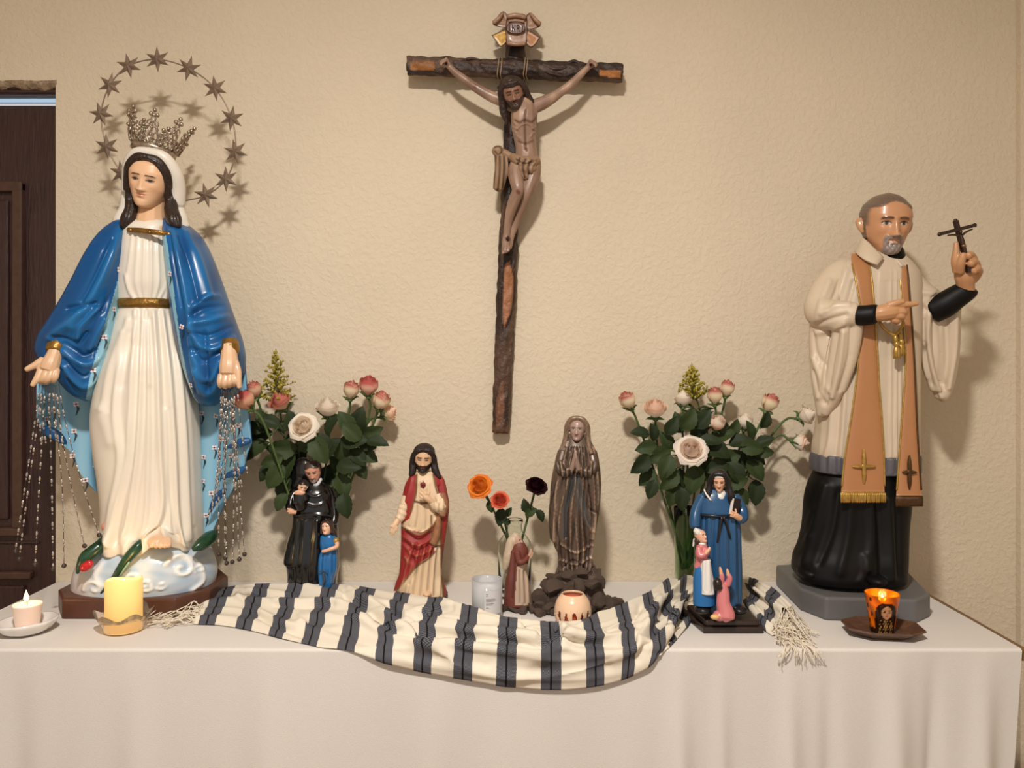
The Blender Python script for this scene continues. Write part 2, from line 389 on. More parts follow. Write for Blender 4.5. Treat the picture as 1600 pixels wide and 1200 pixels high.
# ================================================================ heads
def sm(a, b, x): t = np.clip((x-a)/(b-a), 0, 1); return t*t*(3-2*t)
def head_mesh(center, hh, yaw=0, pitch=0, roll=0, n=72, m=72, skin_c=(0.6, 0.4, 0.3), lip=None, brow=None, eye='open', iris=(0.03, 0.015, 0.01),
              beard=None, hair=None, width=1.0, nose=1.0, jaw=1.0, blush=0.15, hairline=0.52, mesh_mask=None, shade=None, lids=None, beard_k=1.0, brow_w=1.0, soft=0.0):
    """a head 2 units tall with a sculpted, painted face; hair / beard are colours of short painted hair"""
    t = np.linspace(-1, 1, n, endpoint=False); phi = np.pi*np.sign(t)*np.abs(t)**1.55
    zz = np.array([-0.99*math.cos(math.pi*(i+0.5)/m) for i in range(m)]); zz = np.sign(zz)*np.abs(zz)
    W = np.array([(-1, .16), (-.95, .30), (-.85, .42*jaw), (-.6, .545*jaw), (-.3, .65), (0, .71), (.3, .74), (.6, .66), (.85, .42), (.95, .24), (1, 0.05)])
    Ff = np.array([(-1, .62), (-.92, .74), (-.75, .76), (-.5, .76), (-.3, .77), (0, .79), (.3, .81), (.6, .71), (.85, .43), (.95, .25), (1, .03)])
    Bb = np.array([(-1, -.35), (-.9, -.1), (-.6, .30), (-.3, .62), (0, .86), (.3, .93), (.6, .80), (.85, .50), (.95, .28), (1, .03)])
    w = np.interp(zz, W[:, 0], W[:, 1])*width; f = np.interp(zz, Ff[:, 0], Ff[:, 1]); b = np.interp(zz, Bb[:, 0], Bb[:, 1])
    for _ in range(3):
        for a in (w, f, b): a[1:-1] = (a[:-2]+2*a[1:-1]+a[2:])/4
    Z, PH = np.meshgrid(zz, phi, indexing='ij'); W_ = w[:, None]; F_ = f[:, None]; B_ = b[:, None]
    X = W_*np.sign(np.sin(PH))*np.abs(np.sin(PH))**0.92; c = np.cos(PH)
    Yd = np.where(c > 0, F_*np.abs(c)**0.85, -B_*np.abs(c)**0.95)     # forward positive
    fr = sm(0.0, 0.5, c)
    g = lambda x0, z0, wx, wz: np.exp(-((X-x0)/wx)**2-((Z-z0)/wz)**2)
    D = np.zeros_like(X)
    nz = np.clip((0.16-Z)/0.50, 0, 1)                                   # nose ridge
    prof = np.where(Z > -0.34, 0.03+0.20*nz**1.3, 0.23*np.exp(-((Z+0.34)/0.055)**2))*(Z < 0.25)
    D += nose*prof*np.exp(-(X/(0.07+0.07*nz))**2)
    D += nose*0.06*(g(.12, -.32, .055, .06)+g(-.12, -.32, .055, .06))
    D += 0.045*(1-.7*soft)*(g(.27, .19, .16, .06)+g(-.27, .19, .16, .06))          # brow
    D -= 0.085*(1-.25*soft)*(g(.27, .03, .13, .09)+g(-.27, .03, .13, .09))          # sockets
    D += 0.055*(g(.28, .02, .09, .06)+g(-.28, .02, .09, .06))          # eyeballs
    D += 0.04*(g(.40, -.20, .16, .15)+g(-.40, -.20, .16, .15))
    D += 0.060*g(0, -.47, .17, .055)+0.055*g(0, -.565, .13, .05)        # lips
    D -= 0.045*g(0, -.515, .17, .018)
    D -= 0.03*(1-.5*soft)*g(0, -.66, .18, .05)
    D += 0.07*(1-.6*soft)*g(0, -.83, .17, .12)
    cols = np.tile(np.asarray(skin_c, float), (X.size, 1)).reshape(*X.shape, 3)
    def mixin(color, wt):
        nonlocal cols
        wt = np.clip(wt, 0, 1)[..., None]; cols = cols*(1-wt)+np.asarray(color)*wt
    if blush: mixin((0.75, 0.22, 0.16), blush*fr*(g(.40, -.22, .15, .13)+g(-.40, -.22, .15, .13)))
    if lip is not None: mixin(lip, fr*sm(1.25, .75, ((X/.17)**2+((Z+.515)/.075)**2)**.5))
    if hair is not None:
        hl = hairline+0.10*np.cos(X*5)                                  # hair above the forehead, down to the ears
        hm = np.clip(sm(hl-.03, hl+.03, Z)+sm(.48, .56, np.abs(X))*sm(-.12, .02, Z)*sm(-.35, -.1, -Yd+.1)+(Yd < .18)*sm(-.55, -.45, Z), 0, 1)
        mixin(hair, hm); D += 0.05*hm*(1+0.25*np.sin(X*38+Z*21)*np.sin(Z*33))
    if beard is not None:
        bc, style = beard
        if style == 'full':
            bm = sm(-.38, -.50, Z+0.20*np.abs(X)*0-0.55*(np.abs(X)-.12)*(np.abs(X) > .12))*sm(-.05, .15, Yd)
            bm = np.maximum(bm, fr*sm(1.2, .8, ((X/.27)**2+((Z+.40)/.06)**2)**.5))
        else:
            bm = fr*np.clip(sm(1.15, .85, ((X/.30)**2+((Z+.82)/.24)**2)**.5)+sm(1.15, .85, (((np.abs(X)-.24)/.07)**2+((Z+.55)/.20)**2)**.5)+sm(1.2, .8, ((X/.29)**2+((Z+.39+.25*np.abs(X))/.065)**2)**.5), 0, 1)
        lipm = fr*sm(1.2, .8, ((X/.15)**2+((Z+.53)/.06)**2)**.5)
        bm = bm*(1-lipm); mixin(bc, bm); D += beard_k*0.09*bm*(1+0.3*np.sin(X*40)*np.sin(Z*25))
    bz = .205-0.9*(np.abs(X)-.24)**2
    if brow is not None: mixin(brow, fr*sm(.055*brow_w, .025*brow_w, np.abs(Z-bz))*sm(.07, .11, np.abs(X))*sm(.47, .42, np.abs(X)))
    if eye is not None:
        ex = (np.abs(X)-.275)/.135; lid = .03+0.055*(1-ex**2); low = .03-(0.05 if eye == 'open' else 0.012)*(1-ex**2)
        if eye == 'down': lid = .015+0.012*(1-ex**2); low = -.015-0.03*(1-ex**2)
        if eye == 'half': lid = .025+0.030*(1-ex**2); low = -.005-0.030*(1-ex**2)
        inside = fr*(np.abs(ex) < 1)*sm(-.012, .008, lid-Z)*sm(-.012, .008, Z-low)
        mixin({'open': (0.62, 0.56, 0.5), 'half': (0.30, 0.20, 0.14)}.get(eye, (0.05, 0.03, 0.02)), inside)
        mixin(iris, inside*sm(.075, .05, ((np.abs(X)-.275)**2+(Z-.03)**2)**.5) if eye in ('open', 'half') else inside*0)
        mixin((0.03, 0.015, 0.01), fr*(np.abs(ex) < 1.08)*sm(.026, .012, np.abs(Z-lid-.008)))
        if eye in ('down', 'half'): mixin((0.16, 0.09, 0.05), 0.55*fr*(np.abs(ex) < 1.0)*sm(.018, .008, np.abs(Z-(.09+0.05*(1-ex**2)))))
    Yd = Yd+D*fr; X2 = X+np.where(np.abs(X) > .3, np.sign(X)*D*(1-fr)*0.7, 0); Yd = Yd-D*(1-fr)*(c < 0)*0.7
    V = np.stack([X2, -Yd+0.12, Z], -1).reshape(-1, 3)
    V = np.vstack([V, [0, -0.25, -0.96], [0, 0.1, zz[-1]+0.02]]); k = len(V)
    F = [(q[3], q[2], q[1], q[0]) for q in grid_faces(m, n, True)]
    F += [(k-2, j, (j+1) % n) for j in range(n)]; o = (m-1)*n; F += [(k-1, o+(j+1) % n, o+j) for j in range(n)]
    C = np.vstack([cols.reshape(-1, 3), skin_c, hair if hair is not None else skin_c])
    M = R('y', roll)@R('z', yaw)@R('x', pitch)
    V = (V@M.T)*hh+np.asarray(center)
    V, F = fix_winding(V, F)
    return V, F, C, M
# ================================================================ the large blue-mantled statue at the left
gloss = dict(rough=0.22, coat=0.35)
painted = mat('painted_plaster', vcol=True, rough=0.35, coat=0.15)
painted_gloss = mat('glossy_painted_plaster', vcol=True, rough=0.30, coat=0.08, spec=.34)
matte_paint = mat('matte_painted_resin', vcol=True, rough=0.55)
def mary():
    f = Fig(0.21); s = f.s
    base = P(228, 945, 0.21); base[2] = TABLE_Z
    T = thing('crowned_statue', 'tall crowned statue in white gown and glossy blue mantle, arms spread', 'statue', base)
    # --- wooden plinth, an elongated octagon
    brown = mat('brown_painted_wood', srgb(88, 54, 40), 0.4, var=0.12, vscale=30)
    ctr = np.array([P(229, 940, .21)[0], -.215])
    def octo(ax, ay, k=0.45): return [(ctr[0]+x*ax, ctr[1]+y*ay) for x, y in ((-1, -k), (-.72, -1), (.72, -1), (1, -k), (1, k), (.72, 1), (-.72, 1), (-1, k))]
    bevel(obj('plinth', *prism(octo(.222, .165), TABLE_Z, TABLE_Z+.058), brown, T, smooth=False), 0.006, 3)
    # --- cloud globe
    V, F = loft(f, [(828, 190, 275, 0, 25), (838, 165, 300, 0, 55), (852, 146, 318, 2, 72), (872, 131, 330, 3, 80), (895, 122, 335, 4, 82), (915, 120, 332, 4, 80), (934, 130, 322, 4, 74)], 160, 90, 2.1)
    def spiral(cx, cy, r, turns, a0, sg=1): return [(cx+sg*r*(1-k/22)*math.cos(a0+k/22*turns*6.28), cy+r*(1-k/22)*math.sin(a0+k/22*turns*6.28)*.9) for k in range(21)]
    strokes = [(spiral(283, 888, 24, 1.3, 3.4), 3.2, 4.5), (spiral(228, 918, 13, 1.3, 3.3), 2.4, 3.2), (spiral(312, 890, 9, 1.1, 2.5), 2.0, 2.5), (spiral(147, 920, 16, 1.0, 3.0), 2.6, 3),
               (spiral(252, 914, 9, 1.0, 0.5, -1), 2.0, 2.5), (spiral(210, 905, 14, .6, 3.2), 2.5, 3), ([(262, 880), (285, 868), (310, 880), (318, 905), (300, 922)], 3, 3.5), ([(160, 880), (150, 900), (160, 915)], 4, 2.5)]
    V, H = carve(V, F, strokes, s); X = project(V)
    col = np.tile(srgb(206, 212, 218), (len(V), 1)); nzv = np.sin(X[:, 0]*.11+np.sin(X[:, 1]*.13)*2)*np.sin(X[:, 1]*.17+X[:, 0]*.05)
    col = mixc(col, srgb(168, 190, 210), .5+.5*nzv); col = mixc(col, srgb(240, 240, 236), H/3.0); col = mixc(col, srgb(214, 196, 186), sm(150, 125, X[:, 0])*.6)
    obj('cloud_globe', V, F, painted_gloss, T, col=col)
    # --- snake: body with red mouth at the left, tail in the middle, a coil at the right
    green = mat('snake_green', srgb(30, 66, 44), 0.3, coat=.3, var=.35, vscale=70)
    sn = obj('snake', *ftube(f, [(170, 818, 60, 4), (168, 838, 66, 8), (160, 850, 72, 9), (146, 862, 80, 10), (133, 872, 86, 9), (124, 886, 88, 4.5), (121, 896, 88, 2)], 16), green, T)
    obj('mouth', *fell(f, (135, 884, 90), (11, 6, 7), R('y', -35)), mat('snake_mouth_red', srgb(188, 30, 36), .25, coat=.3), sn)
    obj('open_jaw', *fell(f, (163, 822, 68), (4, 4, 6), R('y', 25)), mat('snake_pink', srgb(206, 140, 122), .35), sn)
    tl = obj('snake_tail', *ftube(f, [(222, 846, 78, 5), (214, 856, 84, 7.5), (200, 872, 88, 7), (187, 890, 90, 5.5), (176, 906, 88, 4), (158, 927, 82, 1.8)], 14), green, T)
    obj('belly_scales', *ftube(f, [(202, 878, 95, 1.2), (195, 888, 95.5, 1.5), (187, 900, 94.5, 1)], 8), mat('snake_scale', srgb(130, 160, 140), .4), tl)
    obj('snake_coil', *ftube(f, [(336, 835, 10, 8), (326, 842, 30, 11), (312, 852, 50, 9), (302, 858, 60, 4)], 14), green, T)
    # --- white gown
    V, F = loft(f, [(346, 204, 262, 4, 20.6), (354, 198, 266, 4, 28.4), (372, 193, 268, 2, 34.4), (400, 190, 270, 4, 38.7), (440, 186, 273, 4, 40.4), (470, 188, 272, 3, 37.8), (482, 189, 273, 3, 37.8), (500, 184, 278, 4, 41.3), (540, 175, 287, 6, 47.3), (580, 164, 297, 8, 57.0), (620, 154, 303, 9, 60.8), (660, 150, 306, 10, 63.6), (700, 154, 308, 10, 64.6), (750, 162, 309, 10, 64.6), (800, 167, 311, 12, 65.5), (830, 166, 312, 14, 66.5), (850, 163, 311, 16, 66.5), (866, 168, 300, 18, 62.7)], 240, 260, 2.4)
    st = []
    for x0, x1, a in ((207, 199, 1.2), (216, 212, 1.6), (226, 224, 1.4), (236, 236, 1.8), (246, 248, 1.5), (255, 260, 1.4)):
        st.append(([(x0, 362), ((x0+x1)/2, 400), (x1, 440), (x1*.6+231*.4, 468)], 2.6, a))
    st += [([(196, 430), (202, 455), (210, 468)], 3, 2), ([(268, 425), (262, 450), (258, 468)], 3, 2), ([(232, 486), (233, 520), (234, 600)], 5, 2)]
    # long skirt folds: ridges and the valleys beside them
    for pts, w, a in (([(212, 486), (207, 560), (203, 650), (196, 730), (180, 800), (170, 862)], 4, 4.5), ([(222, 486), (220, 580), (216, 680), (208, 760), (196, 830), (186, 862)], 3.5, 4),
                      ([(240, 488), (246, 580), (250, 700), (254, 780), (246, 820), (228, 852)], 4.5, 5), ([(252, 488), (264, 580), (272, 700), (276, 800), (284, 850), (294, 866)], 4.5, 5),
                      ([(262, 488), (278, 560), (288, 660), (293, 760), (297, 850)], 4, 4), ([(200, 500), (186, 560), (178, 640), (186, 720), (172, 800), (166, 858)], 5, 3.5),
                      ([(228, 500), (232, 620), (231, 740), (226, 820), (212, 856)], 3.5, 3), ([(190, 520), (170, 580), (160, 640)], 5, 2.5),
                      ([(271, 500), (292, 600), (301, 720), (304, 820)], 3.5, 3), ([(258, 640), (262, 760), (266, 830), (268, 848)], 3, 3)):
        st.append((pts, w, a)); st.append(([(x+w*2.1, y) for x, y in pts], w*.9, -a*.65))
    st += [([(156, 640), (166, 668), (172, 690)], 10, 3), ([(205, 540), (196, 560), (188, 600)], 9, -2.5)]
    V, H = carve(V, F, st, s)
    X = project(V); hem = sm(800, 866, X[:, 1])                                   # wavy hem arching over the foot
    fw_ = sm(0, 40*s, -(V[:, 1]+f.Y0))
    lift = 15+20*np.exp(-((X[:, 0]-250)/17)**2)-6*np.exp(-((X[:, 0]-172)/10)**2)-7*np.exp(-((X[:, 0]-295)/10)**2)-4*np.exp(-((X[:, 0]-210)/10)**2)
    hem = hem*sm(0, 26*s, np.linalg.norm(V[:, :2]-np.array([f.p(234, 860, 18)[0], f.p(234, 860, 18)[1]]), axis=1)); V[:, 2] += hem**2*lift*s*fw_; V[:, 1] -= hem**2*5*s*np.sin(X[:, 0]*.2)*fw_
    V[-1, 2] += 70*s; V[-1, 1] += 40*s
    gown = obj('gown', V, F, mat('gown_white', srgb(232, 222, 206), .42, coat=.10, var=.03, vscale=12), T)
    gold = mat('gold_paint', srgb(150, 112, 54), 0.32, metal=.65, var=.3, vscale=45, bump=.2, bscale=140)
    V, F = loft(f, [(468, 189, 273, 3, 39), (470, 187.5, 274.5, 3, 41), (474, 187, 275, 3, 42), (480, 187.5, 275, 3, 41), (483, 189, 273.5, 3, 39)], 120, 14, 2.4)
    V, H = carve(V, F, [([(190, 476), (232, 474), (272, 476)], 1.6, 1), ([(232, 470), (262, 478)], 1.5, .8)], s); obj('belt', V, F, gold, T)
    # --- bare foot
    toes = [ftube(f, [(x, 842, 78, 4.6), (x+.3, 850, 86, 4.2), (x, 855.5-abs(x-250)*.12, 90, 3.2)], 10, 7) for x in (237, 244, 251, 258, 264)]
    skin_m = mat('flesh_paint', srgb(222, 182, 146), .38, coat=.2, var=.04, vscale=30)
    obj('foot', *remesh(*join(fell(f, (250, 842, 66), (18, 24, 9)), *toes), 1.1*s, 2), skin_m, T)
    # --- mantle: the lining spread open behind the gown
    nr, nc = 150, 260
    top_y = 560.0
    xs = np.linspace(0, 1, nc); V = []; 
    low = [(0, 652), (.03, 668), (.06, 672), (.10, 690), (.16, 705), (.21, 742), (.30, 775), (.36, 800), (.5, 850), (.75, 852), (.80, 850), (.835, 822), (.87, 790), (.91, 768), (.93, 752), (.955, 742), (.97, 735), (.975, 715), (1, 694)]
    lowy = np.interp(xs, [a for a, _ in low], [b for _, b in low])
    for _ in range(2): lowy[1:-1] = (lowy[:-2]+2*lowy[1:-1]+lowy[2:])/4
    for i in range(nr):
        t = i/(nr-1); row = []
        for j in range(nc):
            u = xs[j]; py = top_y+(lowy[j]-top_y)*t
            xl = np.interp(py, [560, 600, 650, 700, 760, 850], [64, 58, 55, 62, 100, 150]); xr = np.interp(py, [560, 600, 650, 700, 760, 850], [380, 383, 386, 391, 375, 330])
            xl, xr = np.interp(py, [560, 600, 850], [64, 57, 55]), np.interp(py, [560, 600, 690, 850], [380, 383, 391, 391])
            px = xl+(xr-xl)*u
            edge = abs(u-.5)*2
            d = -34+46*edge**2.2+t*(5*math.sin(u*34+1.2)+3.0*math.sin(u*57))*(.25+.75*edge)+6*t*edge
            row.append(f.p(px, py, d))
        V.append(row)
    V = np.array(V).reshape(-1, 3); F = grid_faces(nr, nc); N = normals(V, F)
    if N[:, 1].mean() > 0: F = [tuple(reversed(q)) for q in F]; N = -N
    X = project(V); col = np.tile(srgb(122, 176, 208), (len(V), 1))
    col = mixc(col, srgb(146, 192, 214), .5+.5*np.sin(X[:, 0]*.16))
    k = V.copy(); Vb = V-N*(4.0*s); nv = len(V)
    rim = [i for i in range(nc)]+[i*nc+nc-1 for i in range(1, nr)]+[(nr-1)*nc+j for j in range(nc-2, -1, -1)]+[i*nc for i in range(nr-2, 0, -1)]
    F2 = F+[tuple(reversed([q+nv for q in fc])) for fc in F]+[(rim[i], rim[(i+1) % len(rim)], rim[(i+1) % len(rim)]+nv, rim[i]+nv) for i in range(len(rim))]
    deep = np.tile(srgb(34, 96, 150), (nv, 1))
    lin = obj('mantle_lining', np.vstack([V, Vb]), F2, painted_gloss, T, col=np.vstack([col, deep]))
    liningV, liningN, liningX = V, N, X
    # turned-up hems showing the blue outside
    blue_m = mat('mantle_blue', srgb(24, 94, 152), .24, coat=.45, var=.10, vscale=18)
    hem_m = mat('mantle_hem_blue', srgb(22, 84, 140), .4, var=.15, vscale=30)
    for q in ([(62, 666, 20, 2), (72, 672, 24, 7), (86, 679, 22, 8), (97, 688, 16, 6), (104, 694, 12, 2)], [(352, 700, 12, 1), (364, 696, 18, 5), (378, 691, 22, 7), (391, 688, 20, 4)], [(346, 748, 8, 1), (358, 742, 14, 5), (370, 738, 18, 7), (384, 730, 18, 3)], [(324, 808, 2, 1), (334, 786, 10, 5), (344, 772, 14, 6), (354, 764, 14, 2)]): obj('turned_hem', *remesh(*tube(f.pts(q), [a[3]*s for a in q], 16, None, True, .55), 1.2*s, 3), hem_m, T)
    # --- mantle over shoulders and arms
    sprigs = []
    for side, rows in (('l', [(344, 196, 207, -10, 20), (352, 183, 206, -8, 30), (370, 165, 205, -2, 40), (400, 147, 200, 4, 48), (440, 127, 194, 7, 52), (480, 104, 190, 9, 54), (510, 84, 185, 11, 54), (528, 71, 181, 12, 50), (545, 66, 177, 12, 47), (558, 70, 174, 12, 46),
                              (572, 88, 170, 13, 45), (590, 100, 165, 12, 42), (606, 112, 160, 10, 36), (618, 124, 154, 8, 28), (626, 136, 146, 6, 12)]),
                       ('r', [(344, 257, 280, -10, 20), (352, 258, 294, -8, 30), (370, 260, 312, -2, 40), (400, 264, 327, 4, 48), (440, 269, 342, 7, 52), (480, 273, 356, 9, 54), (510, 277, 367, 11, 54), (535, 282, 376, 12, 52), (560, 288, 380, 12, 50),
                              (582, 294, 380, 12, 48), (600, 300, 366, 12, 42), (615, 306, 352, 10, 36), (627, 312, 343, 8, 26), (634, 320, 336, 6, 10)])):
        V, F = loft(f, [(r[0], r[1], r[2], r[3]+12*sm(350, 400, np.array(r[0])), r[4]*1.02) for r in rows], 200, 190, 2.9 if side == 'l' else 2.25)
        if side == 'l':
            st = [([(188, 362), (165, 420), (140, 470), (112, 510)], 7, 5), ([(198, 380), (184, 440), (165, 490), (150, 540)], 5, 4), ([(176, 375), (150, 430), (128, 470)], 4, -3.5), ([(192, 400), (176, 450), (160, 486)], 3, -3),
                  ([(150, 474), (128, 478), (106, 482)], 4, -4), ([(152, 482), (136, 500), (126, 512), (122, 528)], 4, 5), ([(126, 490), (104, 506), (86, 520), (78, 528)], 6, 5), ([(136, 520), (120, 536), (104, 530), (84, 526)], 3.5, -4),
                  ([(100, 536), (118, 548), (132, 556), (150, 545), (164, 515)], 4, -4), ([(98, 548), (116, 562), (134, 570), (152, 560), (168, 530)], 5, 5), ([(100, 572), (114, 592), (132, 604), (150, 590), (164, 556)], 4.5, 5),
                  ([(100, 562), (118, 582), (134, 588), (152, 572)], 3, -3.5), ([(160, 498), (150, 520), (140, 545)], 3.5, 4), ([(168, 500), (160, 530), (150, 556)], 3, -3), ([(106, 594), (124, 612), (140, 612), (154, 596)], 3, -2.5)]
            band = [(204, 366), (198, 400), (189, 420), (178, 460), (166, 500), (153, 545), (140, 590), (134, 624), (150, 632), (170, 590), (180, 540), (190, 480), (196, 430), (202, 395), (209, 366)]
        else:
            st = [([(270, 362), (280, 410), (290, 460), (300, 520)], 5, 4.5), ([(282, 368), (298, 420), (310, 470)], 5, -4), ([(292, 364), (312, 410), (326, 460)], 7, 4.5), ([(266, 366), (274, 420), (284, 480)], 3, -3),
                  ([(302, 480), (320, 466), (342, 462)], 4, 4), ([(300, 492), (320, 482), (348, 478)], 4, -4), ([(300, 505), (322, 502), (356, 494)], 5, 5), ([(298, 520), (326, 524), (362, 510)], 3.5, -4),
                  ([(298, 512), (312, 540), (336, 545), (364, 528)], 5, 5), ([(300, 545), (316, 564), (336, 556), (348, 548)], 4, -3.5), ([(304, 556), (314, 588), (330, 592), (342, 566)], 5, 5), ([(306, 580), (318, 612), (332, 610), (342, 590)], 4, 4),
                  ([(320, 520), (322, 560), (326, 610)], 4, -3), ([(296, 528), (302, 570), (312, 612)], 3, 3)]
            band = [(259, 366), (264, 400), (270, 440), (276, 490), (283, 540), (293, 590), (304, 622), (316, 636), (306, 640), (290, 600), (278, 530), (268, 470), (258, 420), (254, 366)]
        V, H = carve(V, F, st, s); X = project(V); N = normals(V, F)
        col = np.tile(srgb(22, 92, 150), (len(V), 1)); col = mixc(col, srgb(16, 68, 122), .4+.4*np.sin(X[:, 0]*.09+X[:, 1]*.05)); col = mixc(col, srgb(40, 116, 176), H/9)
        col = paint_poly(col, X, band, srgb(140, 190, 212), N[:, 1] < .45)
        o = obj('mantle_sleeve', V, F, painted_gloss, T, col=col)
        # painted flower sprigs lie a hair above the surface
        spots = {'l': [(186, 421, .3), (184, 478, .2), (162, 526, .25), (146, 578, .2)], 'r': [(266, 428, -.1), (284, 510, -.2), (299, 602, 0)]}[side]
        for q in spots: sprigs.append((q, V, N, X, N[:, 1] < -.1))
    for q in [(119, 632, .3), (147, 636, .2), (116, 673, .2), (147, 680, .1), (111, 714, .2), (149, 727, .1), (128, 756, .3), (160, 776, .2), (318, 714, 0), (317, 751, 0), (338, 650, -.1), (350, 686, .1), (336, 700, .2), (364, 640, .1), (344, 735, .1), (316, 645, 0), (372, 665, 0), (84, 640, .1), (72, 655, .2), (330, 770, .2), (322, 806, .2), (360, 712, .3)]:
        sprigs.append((q, liningV, liningN, liningX, np.ones(len(liningV), bool)))
    parts = []; cols = []
    for (px, py, tilt), V, N, X, mk in sprigs:
        dd = np.linalg.norm(X-np.array([px, py]), axis=1)+1e3*(~mk); i = int(dd.argmin()); c = V[i]; nn = N[i]
        M = frame_to(nn, (0, 0, 1)); ex, ey = M[:, 0], M[:, 1]
        def flat(poly): return np.array([c+nn*.8*s+ex*a*1.35*s+ey*b*1.2*s for a, b in poly])
        for k in range(4):
            a = k*1.5708+.6+tilt; pet = [(0, 0)]+[(2.3*math.cos(a)+1.5*math.cos(a+w), 2.3*math.sin(a)+1.5*math.sin(a+w)) for w in (-1.9, -.9, 0, .9, 1.9)]
            parts.append((flat(pet), [tuple(range(6))])); cols += [srgb(236, 226, 226)]*6
        cen = [(1.3*math.cos(k), 1.3*math.sin(k)) for k in (0, 1.25, 2.5, 3.75, 5.0)]
        parts.append((flat(cen)+nn*.2*s, [tuple(range(5))])); cols += [srgb(150, 34, 44)]*5
        stem = [(1.0, -2.5), (2.2, -6), (1.2, -10), (-.2, -15)]
        q = catmull(np.array(stem), 9); wd = np.interp(np.arange(9), [0, 3, 8], [.9, 1.3, .3])
        L = [(a-w, b) for (a, b), w in zip(q, wd)]+[(a+w, b) for (a, b), w in zip(q, wd)]
        parts.append((flat(L), [(i, i+1, 10+i, 9+i) for i in range(8)])); cols += [srgb(34, 48, 52)]*18
    obj('painted_flower_sprigs', *join(*parts), matte_paint, T, col=np.array(cols), smooth=False, kind='stuff')
    # --- neck, head, hair, veil
    neck_c = srgb(222, 178, 138)
    obj('neck', *skin(f, [[(240, 300, 4, 22), (238, 322, 4, 20), (236, 340, 4, 23), (235, 352, 4, 26)]], [((235, 360, 4), (36, 30, 16))], 1.2, 5), mat('neck_paint', neck_c, .55, spec=.3), T)
    hc = f.p(234, 282, 22)
    V, F, C, M = head_mesh(hc, 41*s, yaw=apparent(234, -22), pitch=12, roll=11, n=110, m=110, skin_c=srgb(230, 186, 148), lip=srgb(206, 142, 114), brow=srgb(52, 32, 22), brow_w=.62, eye='half', width=1.04, nose=.78, jaw=.96, blush=.16, soft=1.0)
    obj('head', V, F, painted, T, col=C)
    def hp(x, y, z): return hc+(M@np.array([x, -y+.12, z]))*41*s                   # a point in head units: right, forward, up
    hair_m = mat('dark_brown_hair', srgb(44, 30, 24), .38, coat=.2, var=.35, vscale=14, bump=.3, bscale=40, stretch=(6, 6, 1))
    ht = []
    for sgn in (-1, 1):
        ht.append(tube([hp(0, .66, .84), hp(.34*sgn, .64, .74), hp(.64*sgn, .48, .38), hp(.76*sgn, .32, -.05), hp(.76*sgn, .2, -.5)], np.array([.05, .08, .10, .12, .14])*41*s, 14))
        ht.append(tube([hp(0, .6, .86), hp(.36*sgn, .5, .78), hp(.66*sgn, .34, .4), hp(.78*sgn, .1, -.1)], np.array([.12, .17, .20, .2])*41*s, 14))
    ht.append(ftube(f, [(268, 285, 16, 7), (268, 310, 14, 9), (268, 330, 20, 11), (273, 345, 28, 11), (279, 355, 32, 5)], 14))
    ht.append(ftube(f, [(203, 285, 24, 6), (204, 310, 16, 8), (205, 328, 20, 10), (199, 344, 26, 11), (191, 355, 30, 5)], 14))
    V, F = remesh(*join(*ht), 1.2*s, 4)
    V, _ = carve(V, F, [([(262, 280), (266, 310), (270, 345)], 1.2, -1.2), ([(272, 290), (272, 320), (280, 352)], 1.2, -1), ([(204, 290), (202, 320), (196, 350)], 1.2, -1.2), ([(232, 250), (252, 262), (264, 290)], 1.2, -.8)], s)
    obj('hair', V, F, hair_m, T)
    veil = [tube([hp(0, .32, 1.02), hp(.5, .25, .92), hp(.86, .1, .45), hp(.98, -.05, -.1), hp(1.0, -.1, -.7)], np.array([.2, .24, .28, .3, .3])*41*s, 16),
            tube([hp(0, .32, 1.02), hp(-.5, .25, .90), hp(-.80, .1, .45), hp(-.86, -.05, -.1), hp(-.86, -.1, -.6)], np.array([.2, .22, .24, .24, .24])*41*s, 16),
            ellipsoid(hp(0, -.25, .25), np.array([.86, .8, .86])*41*s, 24, 16),
            ftube(f, [(275, 300, 2, 10), (277, 325, 2, 11), (280, 345, 4, 14), (288, 358, 4, 10)], 16), ftube(f, [(199, 300, 2, 9), (197, 325, 2, 10), (190, 345, 4, 13), (180, 357, 4, 8)], 16),
            ftube(f, [(238, 280, -20, 34), (238, 320, -24, 38), (238, 350, -22, 42)], 20)]
    V, F = remesh(*join(*veil), 1.5*s, 6); obj('veil', V, F, mat('veil_white', srgb(226, 218, 206), .4, coat=.2), T)
    # --- gold bar at the neckline, studs at its ends
    bar = obj('neck_clasp', *remesh(*join(ftube(f, [(200, 359, 36, 3.6), (218, 360, 44, 4.2), (235, 362, 46, 4.2), (252, 364, 44, 4.2), (267, 366, 36, 3.6)], 12)), 1.0*s, 2), gold, T)
    for k in range(9): obj('braid_knot', *fell(f, (204+k*7.4, 359.6+k*.75, 49-abs(k-4)*1.7), (3.4, 2.6, 3.4), None, 8, 6), gold, bar)
    # --- hands, gold cuffs
    V, F = skin(f, [[(90, 538, 64, 11), (86, 552, 70, 10.5), (80, 568, 76, 13), (76, 578, 78, 13)],
                    [(68, 562, 78, 6), (56, 570, 84, 5.2), (46, 575, 88, 4.4), (40, 578, 90, 3.4)],
                    [(66, 574, 80, 6), (60, 588, 86, 5.2), (54, 597, 90, 4.2), (50, 603, 92, 3.2)],
                    [(74, 580, 82, 6), (69, 589, 87, 5.2), (65, 594, 86, 4.6), (64, 597, 80, 4)],
                    [(81, 580, 81, 6), (77, 590, 86, 5), (73, 595, 84, 4.6), (72, 598, 78, 4)],
                    [(88, 578, 77, 5.5), (87, 588, 82, 4.6), (84, 594, 80, 4.2), (82, 596, 75, 3.6)]], [], .9, 3)
    obj('hand', V, F, skin_m, T)
